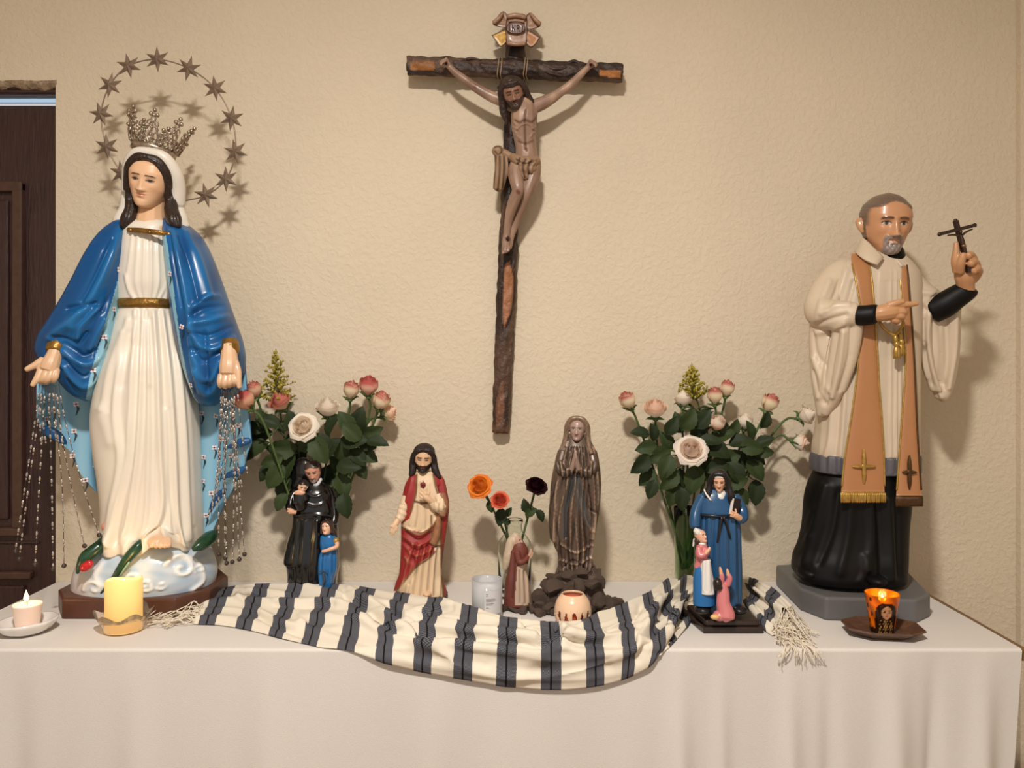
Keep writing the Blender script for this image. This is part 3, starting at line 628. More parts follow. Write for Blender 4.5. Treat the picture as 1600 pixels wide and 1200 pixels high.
    obj('gold_cuff', *remesh(*join(ftube(f, [(92, 532, 58, 13), (89, 542, 64, 14.5), (86, 550, 68, 13.2)], 18)), 1.2*s, 2), gold, T)
    V, F = skin(f, [[(358, 540, 62, 11), (358, 556, 68, 12), (358, 572, 74, 14), (357, 584, 76, 13)],
                    [(346, 586, 78, 5.4), (344, 595, 82, 4.8), (344, 601, 80, 4.2), (346, 604, 74, 3.6)],
                    [(353, 588, 80, 5.4), (351, 598, 84, 4.8), (352, 603, 80, 4.2), (353, 605, 74, 3.6)],
                    [(360, 588, 80, 5.4), (359, 597, 84, 4.8), (359, 601, 80, 4.2), (360, 603, 74, 3.6)],
                    [(366, 586, 77, 5), (367, 594, 81, 4.4), (366, 599, 78, 4), (366, 601, 72, 3.4)],
                    [(368, 566, 74, 5), (372, 580, 78, 4.8), (373, 594, 80, 4.2), (374, 606, 80, 3.4)]], [], .9, 3)
    obj('hand', V, F, skin_m, T)
    obj('gold_cuff', *remesh(*join(ftube(f, [(359, 534, 54, 13), (359, 545, 60, 14.5), (358, 553, 64, 13)], 18)), 1.2*s, 2), gold, T)
    # --- strings of glass beads hanging from both hands as rays
    wire = mat('dark_bead_wire', srgb(66, 56, 52), .4, metal=.3)
    bead = mat('clear_bead_glass', srgb(186, 176, 168), .15, metal=.5, var=.5, vscale=300, spec=.9)
    L = [((62, 600), (24, 861)), ((66, 602), (30, 873)), ((71, 602), (55, 881)), ((76, 602), (83, 888)), ((81, 602), (100, 884)), ((86, 602), (132, 853)), ((92, 600), (155, 836)),
         ((68, 602), (64, 690)), ((73, 602), (72, 694)), ((79, 602), (80, 694)), ((84, 602), (88, 690)), ((89, 602), (98, 700))]
    Rr = [((347, 606), (342, 866)), ((350, 606), (354, 880)), ((354, 607), (352, 872)), ((357, 607), (363, 878)), ((361, 607), (374, 874)), ((365, 606), (382, 866)), ((368, 605), (322, 818)), ((352, 607), (330, 806)), ((346, 606), (338, 790)),
          ((362, 607), (368, 770)), ((367, 606), (378, 760)), ((356, 607), (348, 776)), ((371, 604), (386, 735)), ((350, 606), (344, 720))]
    for kk, (a, b) in enumerate(L+Rr):
        d0 = 79 if kk < len(L) else 76; n = 16
        bow = rng.normal(0, 3)
        pts = [((a[0]+(b[0]-a[0])*t**1.25)+bow*math.sin(t*3.14), a[1]+(b[1]-a[1])*t, d0+2+14*math.sin(t*1.6)) for t in np.linspace(0, 1, 9)]
        pp = np.array(f.pts(pts)); st_ = obj('bead_strand', *tube(pp, np.full(9, .45*s), 5, 25), wire, T)
        cu = catmull(pp, 200); Ls = np.r_[0, np.cumsum(np.linalg.norm(np.diff(cu, axis=0), axis=1))]; bl = []
        x = 14*s; ph = rng.uniform(0, 8)
        x += ph*s
        while x < Ls[-1]:
            i = int(np.searchsorted(Ls, x)); i = min(i, 198); dr = cu[i+1]-cu[i]; M2 = frame_to(dr)
            bl.append(ellipsoid(cu[i], np.array([1.5, 1.5, 3.6])*s, 8, 6, M2)); bl.append(ellipsoid(cu[i]+dr/np.linalg.norm(dr)*6.2*s, np.array([1.1, 1.1, 1.8])*s, 6, 5, M2))
            x += rng.uniform(17, 23)*s
        obj('beads', *join(*bl), bead, st_, kind='stuff')
        if b[1] > 830: obj('end_bead', *ellipsoid(pp[-1], np.full(3, 3.4*s), 10, 8), wire, st_)
    # --- halo: wire ring with twelve six-pointed stars
    tin = mat('aged_tin', srgb(150, 132, 116), .42, metal=.55, var=.25, vscale=60)
    stars = [(190, 270, 10), (167, 229, 5), (158, 178, 20), (172, 133, -10), (201, 103, 12), (246, 93, 3), (295, 107, -14), (336, 138, 8), (362, 185, -8), (368, 237, 12), (353, 280, 2), (322, 305, 14)]
    hd = lambda py: -28+(300-py)*.06
    ringp = [(214, 292)]+[(x, y) for x, y, _ in stars]+[(282, 315)]
    ring = obj('halo_ring', *tube([f.p(x, y, hd(y)) for x, y in ringp], np.full(len(ringp), 1.1*s), 8, 120), tin, T)
    obj('halo_stay', *tube([f.p(282, 315, hd(315)), f.p(262, 316, hd(315)-4), f.p(240, 312, -30)], np.full(3, 1.1*s), 8), tin, T)
    for x, y, a in stars:
        out = []
        for k in range(12):
            r = 20.5 if k % 2 == 0 else 8.2; an = math.radians(90+a+k*30); out.append((r*math.cos(an), r*math.sin(an)*1.02))
        c = f.p(x, y, hd(y)+2)
        V = [c+np.array([q[0]*s, 0, q[1]*s]) for q in out]+[c+np.array([0, -6*s, 0]), c+np.array([0, 1.0*s, 0])]
        sto = obj('star', V, [(12, (k+1) % 12, k) for k in range(12)]+[(13, k, (k+1) % 12) for k in range(12)], tin, ring, smooth=False)
    # --- filigree crown
    silver = mat('antique_silver', srgb(176, 160, 142), .3, metal=.75, var=.35, vscale=80)
    cc = f.p(240, 236, 10); CM = R('y', 13)@R('x', -4)
    def cp(r, an, z): return cc+CM@np.array([r*math.sin(an)*s, -r*math.cos(an)*s*.92, z*s])
    ncr = 60; V = []
    for r, z in ((31, -4), (33.5, -4), (34, 6), (31.5, 6)): V += [cp(r, 2*math.pi*k/ncr, z) for k in range(ncr)]
    bo = obj('crown', *fix_winding(np.array(V), grid_faces(4, ncr, True)+[(3*ncr+k, 3*ncr+(k+1) % ncr, (k+1) % ncr, k) for k in range(ncr)]), silver, T)
    def ringlet(an, r0, z0, rad, th=1.15, k=10): return tube([cp(r0+.33*(rad*math.sin(q)), an+rad*math.cos(q)/r0, z0+rad*math.sin(q)) for q in np.linspace(0, 2*math.pi, k+1)], np.full(k+1, th*s), 5, k*2, False)
    for k in range(8):
        an = 2*math.pi*k/8+.18; P0 = []
        fl = lambda z: 32.5+.33*z
        for dz_, da in ((5, -.13), (5, .13), (13, -.2), (13, 0), (13, .2), (21, -.11), (21, .11), (29, -.1), (29, .1), (36, 0)): P0.append(ringlet(an+da, fl(dz_+3), dz_+3, 4.2 if dz_ < 30 else 3.4))
        for z in (16, 26): P0.append(ellipsoid(cp(fl(z)+1.5, an, z), np.full(3, 2.6*s), 8, 6))
        P0.append(tube([cp(fl(6), an-.34, 6), cp(fl(22), an-.2, 22), cp(fl(38), an, 39)], np.full(3, 1.3*s), 5)); P0.append(tube([cp(fl(6), an+.34, 6), cp(fl(22), an+.2, 22), cp(fl(38), an, 39)], np.full(3, 1.3*s), 5))
        for da, z in ((-.1, 45), (.1, 45), (0, 51), (0, 44)): P0.append(ellipsoid(cp(fl(z), an+da, z), np.full(3, 3.4*s), 8, 6))
        obj('crown_point', *join(*P0), silver, bo)
    for k in range(8):
        an = 2*math.pi*k/8+.18+.3927; P0 = [ringlet(an, 35+.33*z, z, 3.8) for z in (10, 18)]+[ellipsoid(cp(35+.33*27, an, 27), np.full(3, 3.2*s), 8, 6), tube([cp(33, an, 4), cp(41, an, 25)], np.full(2, 1.2*s), 5), ellipsoid(cp(36, an, 6), np.full(3, 2.5*s), 8, 6)]
        obj('crown_scroll', *join(*P0), silver, bo)
mary()
# ================================================================ the large priest statue at the right
def stole_band(f, s, rows, m=70, n=26, off=2.5):
    """flat band over the body: rows (py, left px, right px, depth); a little thickness"""
    r = pchip_rows(rows, m); V = []
    for py, xl, xr, d in r:
        for k in range(n):
            u = k/(n-1); V.append(f.p(xl+(xr-xl)*u, py, d+off*(1-(2*u-1)**4)))
    V = np.array(V); F = grid_faces(m, n); N = normals(V, F)
    if N[:, 1].mean() > 0: F = [tuple(reversed(q)) for q in F]; N = -N
    nv = len(V); rim = list(range(n))+[i*n+n-1 for i in range(1, m)]+[(m-1)*n+j for j in range(n-2, -1, -1)]+[i*n for i in range(m-2, 0, -1)]
    F2 = F+[tuple(reversed([q+nv for q in fc])) for fc in F]+[(rim[(i+1) % len(rim)], rim[i], rim[i]+nv, rim[(i+1) % len(rim)]+nv) for i in range(len(rim))]
    return np.vstack([V, V-N*3*s]), F2, V.reshape(m, n, 3)
def priest():
    f = Fig(0.22); s = f.s
    base = P(1345, 945, .22); base[2] = TABLE_Z
    T = thing('priest_statue', 'large priest statue in cream surplice and tan stole, raising one hand', 'statue', base)
    # --- grey plinth turned a little
    grey = mat('grey_painted_plinth', srgb(100, 98, 98), .42, var=.06, vscale=14)
    H_ = 0.066
    def bp(px, py): q = on_table(px, py); return (q[0], q[1])
    poly = [bp(1212, 914), bp(1250, 954), bp(1290, 970), bp(1433, 974), bp(1454, 964), bp(1422, 928), bp(1390, 919), bp(1262, 911)]
    bevel(obj('plinth', *prism(poly, TABLE_Z, TABLE_Z+H_), grey, T, smooth=False), .008, 3)
    black = mat('black_painted_cassock', srgb(12, 11, 11), .5, var=.2, vscale=10, spec=.25)
    cream_m = mat('cream_surplice', srgb(206, 188, 164), .46, coat=.05, var=.04, vscale=9)
    # --- cassock skirt
    V, F = loft(f, [(640, 1292, 1414, 0, 42), (700, 1282, 1416, 2, 48), (735, 1275, 1418, 4, 52), (755, 1266, 1418, 5, 55), (780, 1260, 1418, 5, 56), (820, 1257, 1414, 6, 58), (850, 1251, 1412, 8, 61), (872, 1243, 1411, 10, 64), (890, 1241, 1410, 12, 64), (903, 1250, 1409, 14, 60)], 180, 120, 2.4)
    st = [([(1360, 780), (1362, 840), (1356, 890)], 5, 5), ([(1372, 780), (1376, 850), (1378, 900)], 5, -6), ([(1388, 780), (1392, 850), (1394, 905)], 5, 5), ([(1402, 780), (1404, 860), (1406, 900)], 3, -4), ([(1290, 760), (1276, 810), (1262, 850), (1254, 880)], 7, 5), ([(1310, 770), (1300, 830), (1280, 880)], 6, -4),
          ([(1330, 780), (1325, 840), (1312, 895)], 7, 4), ([(1268, 800), (1262, 812), (1258, 830)], 5, 4), ([(1264, 838), (1256, 846), (1248, 862)], 5, 4), ([(1350, 868), (1352, 890), (1344, 908)], 4, 4)]
    V, _ = carve(V, F, st, s); obj('cassock', V, F, black, T)
    for cx, d in ((1262, 40), (1366, 78)): obj('shoe', *remesh(*fell(f, (cx, 893 if cx < 1300 else 905, d-10), (16, 26, 9)), 2*s, 3), black, T)
    # --- surplice body
    V, F = loft(f, [(392, 1352, 1400, -4, 24), (402, 1330, 1412, -4, 32), (414, 1306, 1424, -3, 38), (432, 1292, 1434, -2, 44), (460, 1284, 1436, 0, 48), (500, 1284, 1434, 2, 50), (560, 1284, 1432, 4, 52), (620, 1282, 1431, 5, 54), (670, 1278, 1430, 5, 56), (704, 1273, 1430, 5, 58), (712, 1273, 1430, 5, 58)], 220, 190, 2.5)
    st = []
    for x0, x1, a in ((1376, 1374, 2.2), (1384, 1383, 2.6), (1392, 1392, 2.2), (1400, 1400, 2.4), (1406, 1407, 2)):
        st.append(([(x0, 424), ((x0+x1)/2, 560), (x1, 712)], 2.6, a)); st.append(([(x0+4, 440), (x1+4, 712)], 2, -a*.8))
    st += [([(1322, 424), (1308, 470), (1300, 500)], 5, 3), ([(1334, 440), (1322, 480), (1310, 500)], 4, -3), ([(1300, 640), (1296, 690), (1290, 712)], 4, 3), ([(1312, 620), (1308, 680), (1304, 712)], 3.5, -3), ([(1322, 600), (1318, 660), (1314, 712)], 3.5, 3), ([(1284, 650), (1282, 690), (1280, 712)], 3, 2)]
    V, _ = carve(V, F, st, s); obj('surplice', V, F, cream_m, T)
    # grey lace hem
    V, F = loft(f, [(708, 1272.5, 1430, 5, 58.5), (711, 1271, 1431, 5, 60), (728, 1269, 1431, 5, 60.5), (735, 1270, 1431, 5, 60), (736, 1273, 1429, 5, 57)], 220, 24, 2.5)
    V, _ = carve(V, F, [([(x, 708), (x-.5, 738)], 2.2, 1.8*(1 if k % 2 else -1)) for k, x in enumerate(range(1276, 1430, 7))], s)
    obj('lace_hem', V, F, mat('grey_lace_paint', srgb(92, 90, 96), .5, var=.12, vscale=40), T)
    # --- near sleeve: wide, hanging from the bent arm across the chest
    parts = [ftube(f, [(1345, 420, -8, 14), (1318, 428, -2, 24), (1294, 456, 8, 27), (1284, 486, 26, 26), (1304, 492, 52, 23), (1330, 492, 66, 20), (1340, 492, 70, 17)], 22),
             ftube(f, [(1290, 480, 20, 22), (1284, 530, 20, 19), (1284, 580, 22, 17), (1286, 625, 24, 13), (1282, 650, 22, 6)], 20),
             ftube(f, [(1322, 500, 58, 18), (1318, 540, 52, 19), (1310, 580, 46, 17), (1300, 620, 38, 13), (1288, 648, 30, 6)], 20),
             ftube(f, [(1336, 500, 66, 12), (1333, 530, 62, 12), (1326, 570, 56, 10), (1314, 610, 46, 8)], 16)]
    V, F = remesh(*join(*parts), 1.8*s, 9)
    st = [([(1284, 490), (1304, 478), (1326, 476)], 4, 3), ([(1280, 506), (1300, 498), (1322, 492)], 4, -3.5), ([(1276, 520), (1298, 516), (1318, 506)], 5, 3.5), ([(1318, 520), (1312, 570), (1300, 620)], 4, 4), ([(1308, 520), (1298, 580), (1290, 630)], 4, -4), ([(1296, 530), (1284, 580), (1280, 620)], 5, 4),
          ([(1270, 520), (1276, 552), (1290, 570)], 4, -3), ([(1330, 512), (1326, 560), (1312, 610)], 3, -3), ([(1270, 560), (1282, 590), (1294, 612)], 4, 3), ([(1270, 580), (1280, 612), (1288, 632)], 3, -3), ([(1296, 440), (1284, 470), (1276, 500)], 5, 3), ([(1312, 440), (1304, 462), (1294, 480)], 4, -3)]
    V, _ = carve(V, F, st, s); obj('sleeve', V, F, cream_m, T)
    obj('black_cuff', *remesh(*join(ftube(f, [(1334, 493, 70, 15), (1350, 493, 78, 15), (1366, 491, 84, 14.5), (1370, 491, 86, 13.5)], 20)), 1.5*s, 2), black, T)
    flesh = mat('tan_flesh_paint', srgb(196, 146, 104), .42, coat=.15, var=.06, vscale=20)
    V, F = skin(f, [[(1366, 491, 84, 11), (1378, 489, 88, 12.5), (1392, 487, 90, 12.5), (1402, 486, 90, 10)],
                    [(1398, 478, 94, 6), (1410, 476, 96, 5), (1422, 475.5, 97, 4.4), (1434, 474, 97, 3.2)],
                    [(1388, 478, 94, 6), (1402, 473, 98, 5), (1412, 471, 99, 3.6)],
                    [(1402, 486, 95, 6), (1411, 487, 96, 5.4), (1413, 490, 90, 5), (1406, 492, 86, 4.5)],
                    [(1400, 493, 94, 5.8), (1408, 494, 95, 5.2), (1409, 497, 89, 4.8), (1402, 499, 85, 4)],
                    [(1394, 499, 91, 5.2), (1401, 501, 92, 4.6), (1402, 503, 87, 4), (1396, 503, 84, 3.6)]], [], 1.0, 3)
    obj('hand', V, F, flesh, T)
    # --- far arm raised, its wide sleeve hanging
    parts = [ftube(f, [(1395, 424, -8, 16), (1414, 442, -4, 24), (1436, 462, 4, 24), (1456, 474, 14, 22), (1466, 474, 22, 17)], 22),
             ftube(f, [(1440, 470, 8, 22), (1448, 520, 10, 18), (1455, 570, 12, 14), (1462, 610, 12, 8)], 20),
             ftube(f, [(1484, 478, 12, 16), (1484, 520, 12, 15), (1482, 570, 12, 14), (1476, 610, 12, 11), (1472, 626, 12, 6)], 18),
             ftube(f, [(1466, 490, 4, 18), (1468, 540, 4, 19), (1468, 590, 6, 15), (1468, 622, 8, 7)], 18)]
    V, F = remesh(*join(*parts), 1.8*s, 9)
    st = [([(1452, 480), (1450, 530), (1458, 580), (1472, 620)], 4, 5), ([(1462, 500), (1462, 550), (1472, 600)], 5, -6), ([(1494, 490), (1492, 550), (1482, 606)], 4, 4), ([(1478, 500), (1480, 560), (1476, 604)], 5, -4), ([(1436, 490), (1438, 540), (1448, 590)], 4, 4), ([(1442, 500), (1446, 550), (1456, 600)], 3, -3),
          ([(1424, 440), (1440, 456), (1464, 458)], 4, 3), ([(1420, 456), (1436, 476), (1452, 486)], 4, -3), ([(1430, 470), (1440, 500), (1442, 530)], 3, 3)]
    V, _ = carve(V, F, st, s); obj('sleeve', V, F, cream_m, T)
    obj('black_cuff', *remesh(*join(ftube(f, [(1456, 486, 18, 20), (1476, 476, 28, 20), (1494, 464, 36, 18), (1510, 454, 42, 16), (1513, 450, 44, 14)], 20)), 1.8*s, 3), black, T)
    V, F = skin(f, [[(1511, 458, 42, 12), (1509, 446, 46, 12.5), (1508, 432, 50, 15), (1507, 420, 52, 14)],
                    [(1496, 424, 56, 7), (1493, 408, 62, 6.4), (1494, 392, 64, 5), (1494, 379, 64, 3.6)],
                    [(1500, 424, 60, 7), (1501, 412, 68, 6.4), (1504, 402, 72, 5.4), (1506, 396, 73, 4)],
                    [(1516, 422, 52, 7), (1522, 410, 58, 6.2), (1517, 399, 66, 6), (1512, 400, 74, 5)],
                    [(1520, 428, 52, 7), (1526, 416, 58, 6.2), (1521, 409, 68, 6), (1516, 413, 76, 5)],
                    [(1520, 438, 50, 6.6), (1529, 426, 56, 6), (1527, 420, 66, 5.6), (1520, 424, 72, 5)]], [], 1.0, 3)
    obj('hand', V, F, flesh, T)
    # --- collars, head
    obj('neck', *skin(f, [[(1384, 372, -4, 22), (1380, 392, -6, 23), (1378, 408, -6, 26)]], [], 1.4, 3), flesh, T)
    obj('black_collar', *remesh(*join(ftube(f, [(1384, 394, -2, 25), (1386, 404, 4, 26.5), (1386, 412, 6, 27)], 24)), 1.4*s, 2), black, T)
    # turned-down white collar: two flaps
    def flap(pts, d): 
        return tube(f.pts(pts), [q[3]*s for q in pts], 12, None, True, .45)
    def flap(rings):
        V = np.array([[f.p(*q) for q in row] for row in rings]); nr_, nc_ = V.shape[:2]; V = np.array([catmull(r_, 16) for r_ in V]); V = np.stack([catmull(V[:, k], 12) for k in range(16)], 1).reshape(-1, 3); F = grid_faces(12, 16)
        N = normals(V, F); 
        if N[:, 1].mean() > 0: N = -N; F = [tuple(reversed(q)) for q in F]
        n_ = len(V); rim = list(range(16))+[i*16+15 for i in range(1, 12)]+[11*16+k for k in range(14, -1, -1)]+[i*16 for i in range(10, 0, -1)]
        return np.vstack([V, V-N*4*s]), F+[tuple(reversed([q+n_ for q in fc])) for fc in F]+[(rim[(i+1) % len(rim)], rim[i], rim[i]+n_, rim[(i+1) % len(rim)]+n_) for i in range(len(rim))]
    obj('collar', *flap([[(1396, 378, -24), (1372, 370, -26), (1354, 371, -10), (1352, 374, 8), (1363, 388, 24), (1379, 405, 36)], [(1400, 390, -30), (1372, 384, -34), (1347, 384, -14), (1346, 388, 12), (1356, 398, 32), (1374, 411, 43)], [(1402, 400, -36), (1372, 396, -40), (1340, 394, -16), (1341, 398, 14), (1350, 407, 36), (1370, 416, 46)]]), cream_m, T)
    obj('collar', *flap([[(1398, 380, -22), (1408, 386, -6), (1409, 394, 10), (1401, 405, 34)], [(1402, 392, -28), (1413, 396, -8), (1414, 402, 12), (1406, 411, 38)], [(1406, 402, -32), (1418, 404, -8), (1419, 409, 14), (1410, 416, 40)]]), cream_m, T)
    hc = f.p(1386, 350, 14); hh = 47*s
    V, F, C, M = head_mesh(hc, hh, yaw=apparent(1386, 24), pitch=10, roll=2, n=120, m=120, skin_c=srgb(196, 144, 106), lip=srgb(206, 158, 132), brow=srgb(92, 66, 50), eye='open', beard=(srgb(142, 128, 122), 'goatee'), hair=srgb(110, 92, 78), width=1.02, nose=1.15, blush=.08, hairline=.62, beard_k=.7)
    obj('head', V, F, painted, T, col=C)
    def hp(x, y, z): return hc+(M@np.array([x, -y+.12, z]))*hh
    for sg in (-1, 1):
        obj('ear', *remesh(*join(tube([hp(.70*sg, .02, -.30), hp(.80*sg, -.04, -.12), hp(.84*sg, -.12, .06), hp(.77*sg, -.02, .14)], np.array([.07, .10, .10, .06])*hh, 10), ellipsoid(hp(.74*sg, -.04, -.06), np.array([.08, .13, .2])*hh)), .035*hh, 3), flesh, T)
    # --- stole
    tan = mat('tan_stole', srgb(176, 122, 80), .45, coat=.1, var=.05, vscale=8)
    goldt = mat('gold_trim', srgb(186, 150, 78), .35, metal=.6, var=.25, vscale=90)
    darkgold = mat('bronze_trim', srgb(84, 60, 34), .4, metal=.5, var=.25, vscale=90)
    for rows, tm, cc in (([(396, 1330, 1350, 8), (406, 1330, 1356, 28), (424, 1334, 1360, 42), (450, 1339, 1363, 50), (500, 1346, 1367, 56), (560, 1341, 1371, 60), (600, 1337, 1373, 62), (650, 1330, 1377, 64), (720, 1319, 1381, 67), (770, 1314, 1382, 69)], goldt, (1350, 729)),
                         ([(398, 1400, 1412, 8), (408, 1403, 1415, 26), (424, 1405, 1418, 38), (450, 1407, 1420, 46), (500, 1411, 1424, 51), (560, 1415, 1428, 54), (600, 1413, 1430, 56), (650, 1409, 1432, 60), (720, 1404, 1436, 63), (776, 1400, 1440, 65)], darkgold, (1421, 738))):
        V, F, G = stole_band(f, s, rows); so = obj('stole_end', V, F, tan, T)
        for j in (0, -1):
            e = G[3:, j]+np.array([0, -.8*s, 0]); obj('gold_edging', *tube(e[::4], np.full(len(e[::4]), 1.5*s), 6), tm if j else goldt, so)
        hy = G[-1]+np.array([0, -.8*s, 0]); obj('gold_edging', *tube(hy[::5], np.full(len(hy[::5]), 1.7*s), 6), tm, so)
        fr = []
        for k in range(34):
            q = hy[int(k/33*(len(hy)-1))]; x = rng.uniform(-.6, .6)
            fr.append(tube([q, q+np.array([x*s, -.6*s, -7*s]), q+np.array([x*1.6*s, 0, -14*s])], np.array([1.5, 1.7, 1.3])*s, 5, 5))
        obj('fringe', *join(*fr), tm, so, kind='stuff')
        cx, cy = cc; d = np.interp(cy, [r[0] for r in rows], [r[3] for r in rows])+4.5; w = 18 if cx < 1400 else 11
        obj('cross_emblem', *remesh(*join(ftube(f, [(cx, cy-27, d, 1.2), (cx, cy-14, d, 3.2), (cx, cy, d, 3), (cx, cy+14, d, 3.2), (cx, cy+27, d, 1.2)], 10), ftube(f, [(cx-w, cy, d, 1.4), (cx-w*.5, cy, d, 2.8), (cx, cy, d, 2.6), (cx+w*.5, cy, d, 2.8), (cx+w, cy, d, 1.4)], 10)), .8*s, 1), tm, so)
    # --- gold cord and tassels at the waist
    cord = obj('gold_cord', *join(ftube(f, [(1374, 500, 66, 2), (1380, 512, 68, 2.2), (1390, 520, 70, 2.4), (1397, 524, 71, 3)], 8), ftube(f, [(1411, 498, 58, 2), (1409, 510, 62, 2.2), (1403, 519, 68, 2.4), (1397, 524, 71, 3)], 8)), goldt, T)
    for x, d, ln in ((1401, 74, 0), (1408, 66, -4)):
        parts = [fell(f, (x-2, 530+ln, d), (3.6, 3.6, 7)), fell(f, (x, 538+ln, d), (4.4, 4.4, 5))]
        parts += [ftube(f, [(x+2*math.cos(a), 541+ln, d+2*math.sin(a), 1.6), (x+4*math.cos(a), 550+ln, d+4*math.sin(a), 1.7), (x+4.6*math.cos(a), 560+ln, d+4.6*math.sin(a), 1.2)], 6, 6) for a in np.linspace(0, 6.28, 12, endpoint=False)]
        obj('tassel', *join(*parts), goldt, cord, kind='stuff')
    # --- the little crucifix held in the raised hand
    A, B = f.p(1493, 345, 66), f.p(1514, 426, 68); C0, C1 = f.p(1468, 366, 70), f.p(1523, 352, 66)
    K = thing('hand_crucifix', 'small dark crucifix held up in the raised hand of the priest statue', 'crucifix', tuple(B))
    dk = mat('dark_crucifix_wood', srgb(44, 28, 24), .35, coat=.2); bz = mat('dark_bronze', srgb(74, 58, 46), .35, metal=.6)
    def bar(p, q, w, t): 
        z = q-p; L = np.linalg.norm(z); return box((p+q)/2, (w/2, t/2, L/2), frame_to(z, (0, 1, 0))@np.array([[0, 1, 0], [1, 0, 0], [0, 0, 1]]))
    bevel(obj('upright', *bar(A, B, 8*s, 5*s), dk, K, smooth=False), .0006); bevel(obj('crossbar', *bar(C0, C1, 7*s, 5*s), dk, K, smooth=False), .0006)
    up = (A-B)/np.linalg.norm(A-B); rt = (C1-C0)/np.linalg.norm(C1-C0); mid = A+(B-A)*.24+np.array([0, -4*s, 0])
    obj('corpus', *remesh(*join(tube([mid-rt*20*s+up*1*s, mid-rt*9*s-up*1*s, mid-up*5*s], np.array([1.2, 1.6, 2])*s, 8), tube([mid+rt*20*s+up*1*s, mid+rt*9*s-up*1*s, mid-up*5*s], np.array([1.2, 1.6, 2])*s, 8), tube([mid-up*4*s, mid-up*14*s, mid-up*22*s, mid-up*34*s, mid-up*46*s], np.array([2.6, 3.2, 2.8, 2.6, 1.6])*s, 10), ellipsoid(mid+up*1*s+np.array([0, -1.5*s, 0]), np.array([2.4, 2.4, 3])*s)), .6*s, 2), bz, K)
    obj('loincloth', *ellipsoid(mid-up*20*s+np.array([0, -1*s, 0]), np.array([3.6, 2.6, 2.2])*s), mat('worn_bronze', srgb(150, 120, 90), .4, metal=.5), K)
    for e, dr in ((A, up), (C0, -rt), (C1, rt)): obj('metal_tip', *ellipsoid(e, np.array([3.2, 2.6, 3.2])*s, 10, 8), bz, K)
priest()
# ================================================================ the large crucifix hung on the wall
def bark_paint(V, ax, seed, bare):
    """dark bark with bare orange wood; bare: list of (weight array, colour)"""
    r = np.random.default_rng(seed); q = V*np.array(ax)
    n = np.zeros(len(V))
    for k in range(10): 
        w = r.normal(0, 1, 3)*np.array(ax)*90; n += np.sin(V@w+r.uniform(0, 6))/10
    n = n*3
    col = np.tile(srgb(58, 40, 32), (len(V), 1)); col = mixc(col, srgb(34, 24, 20), sm(0, .7, n)); col = mixc(col, srgb(98, 74, 58), sm(-.3, -.9, n)*.8)
    for w, c in bare: col = mixc(col, c, np.clip(w*(1+.6*n), 0, 1))
    return col, n
def log(path, radii, seed, flat=.75, n=36, m=90, amp=.10):
    V, F = tube(path, radii, n, m, True, flat, .04); r = np.random.default_rng(seed); N = normals(V, F)
    ph = r.uniform(0, 6, 8); a = np.array(path[-1])-np.array(path[0]); a /= np.linalg.norm(a); t = V@a
    th = np.arctan2(N[:, 1], (N@np.cross(a, [0, 1, 0])))
    d = sum(amp/3*np.sin(t*fq+th*k+p) for fq, k, p in ((14, 1, ph[0]), (37, 2, ph[1]), (60, 3, ph[2]), (90, 5, ph[3]), (20, 9, ph[4]), (150, 4, ph[5])))
    return V+N*(d*np.mean(radii))[:, None], F
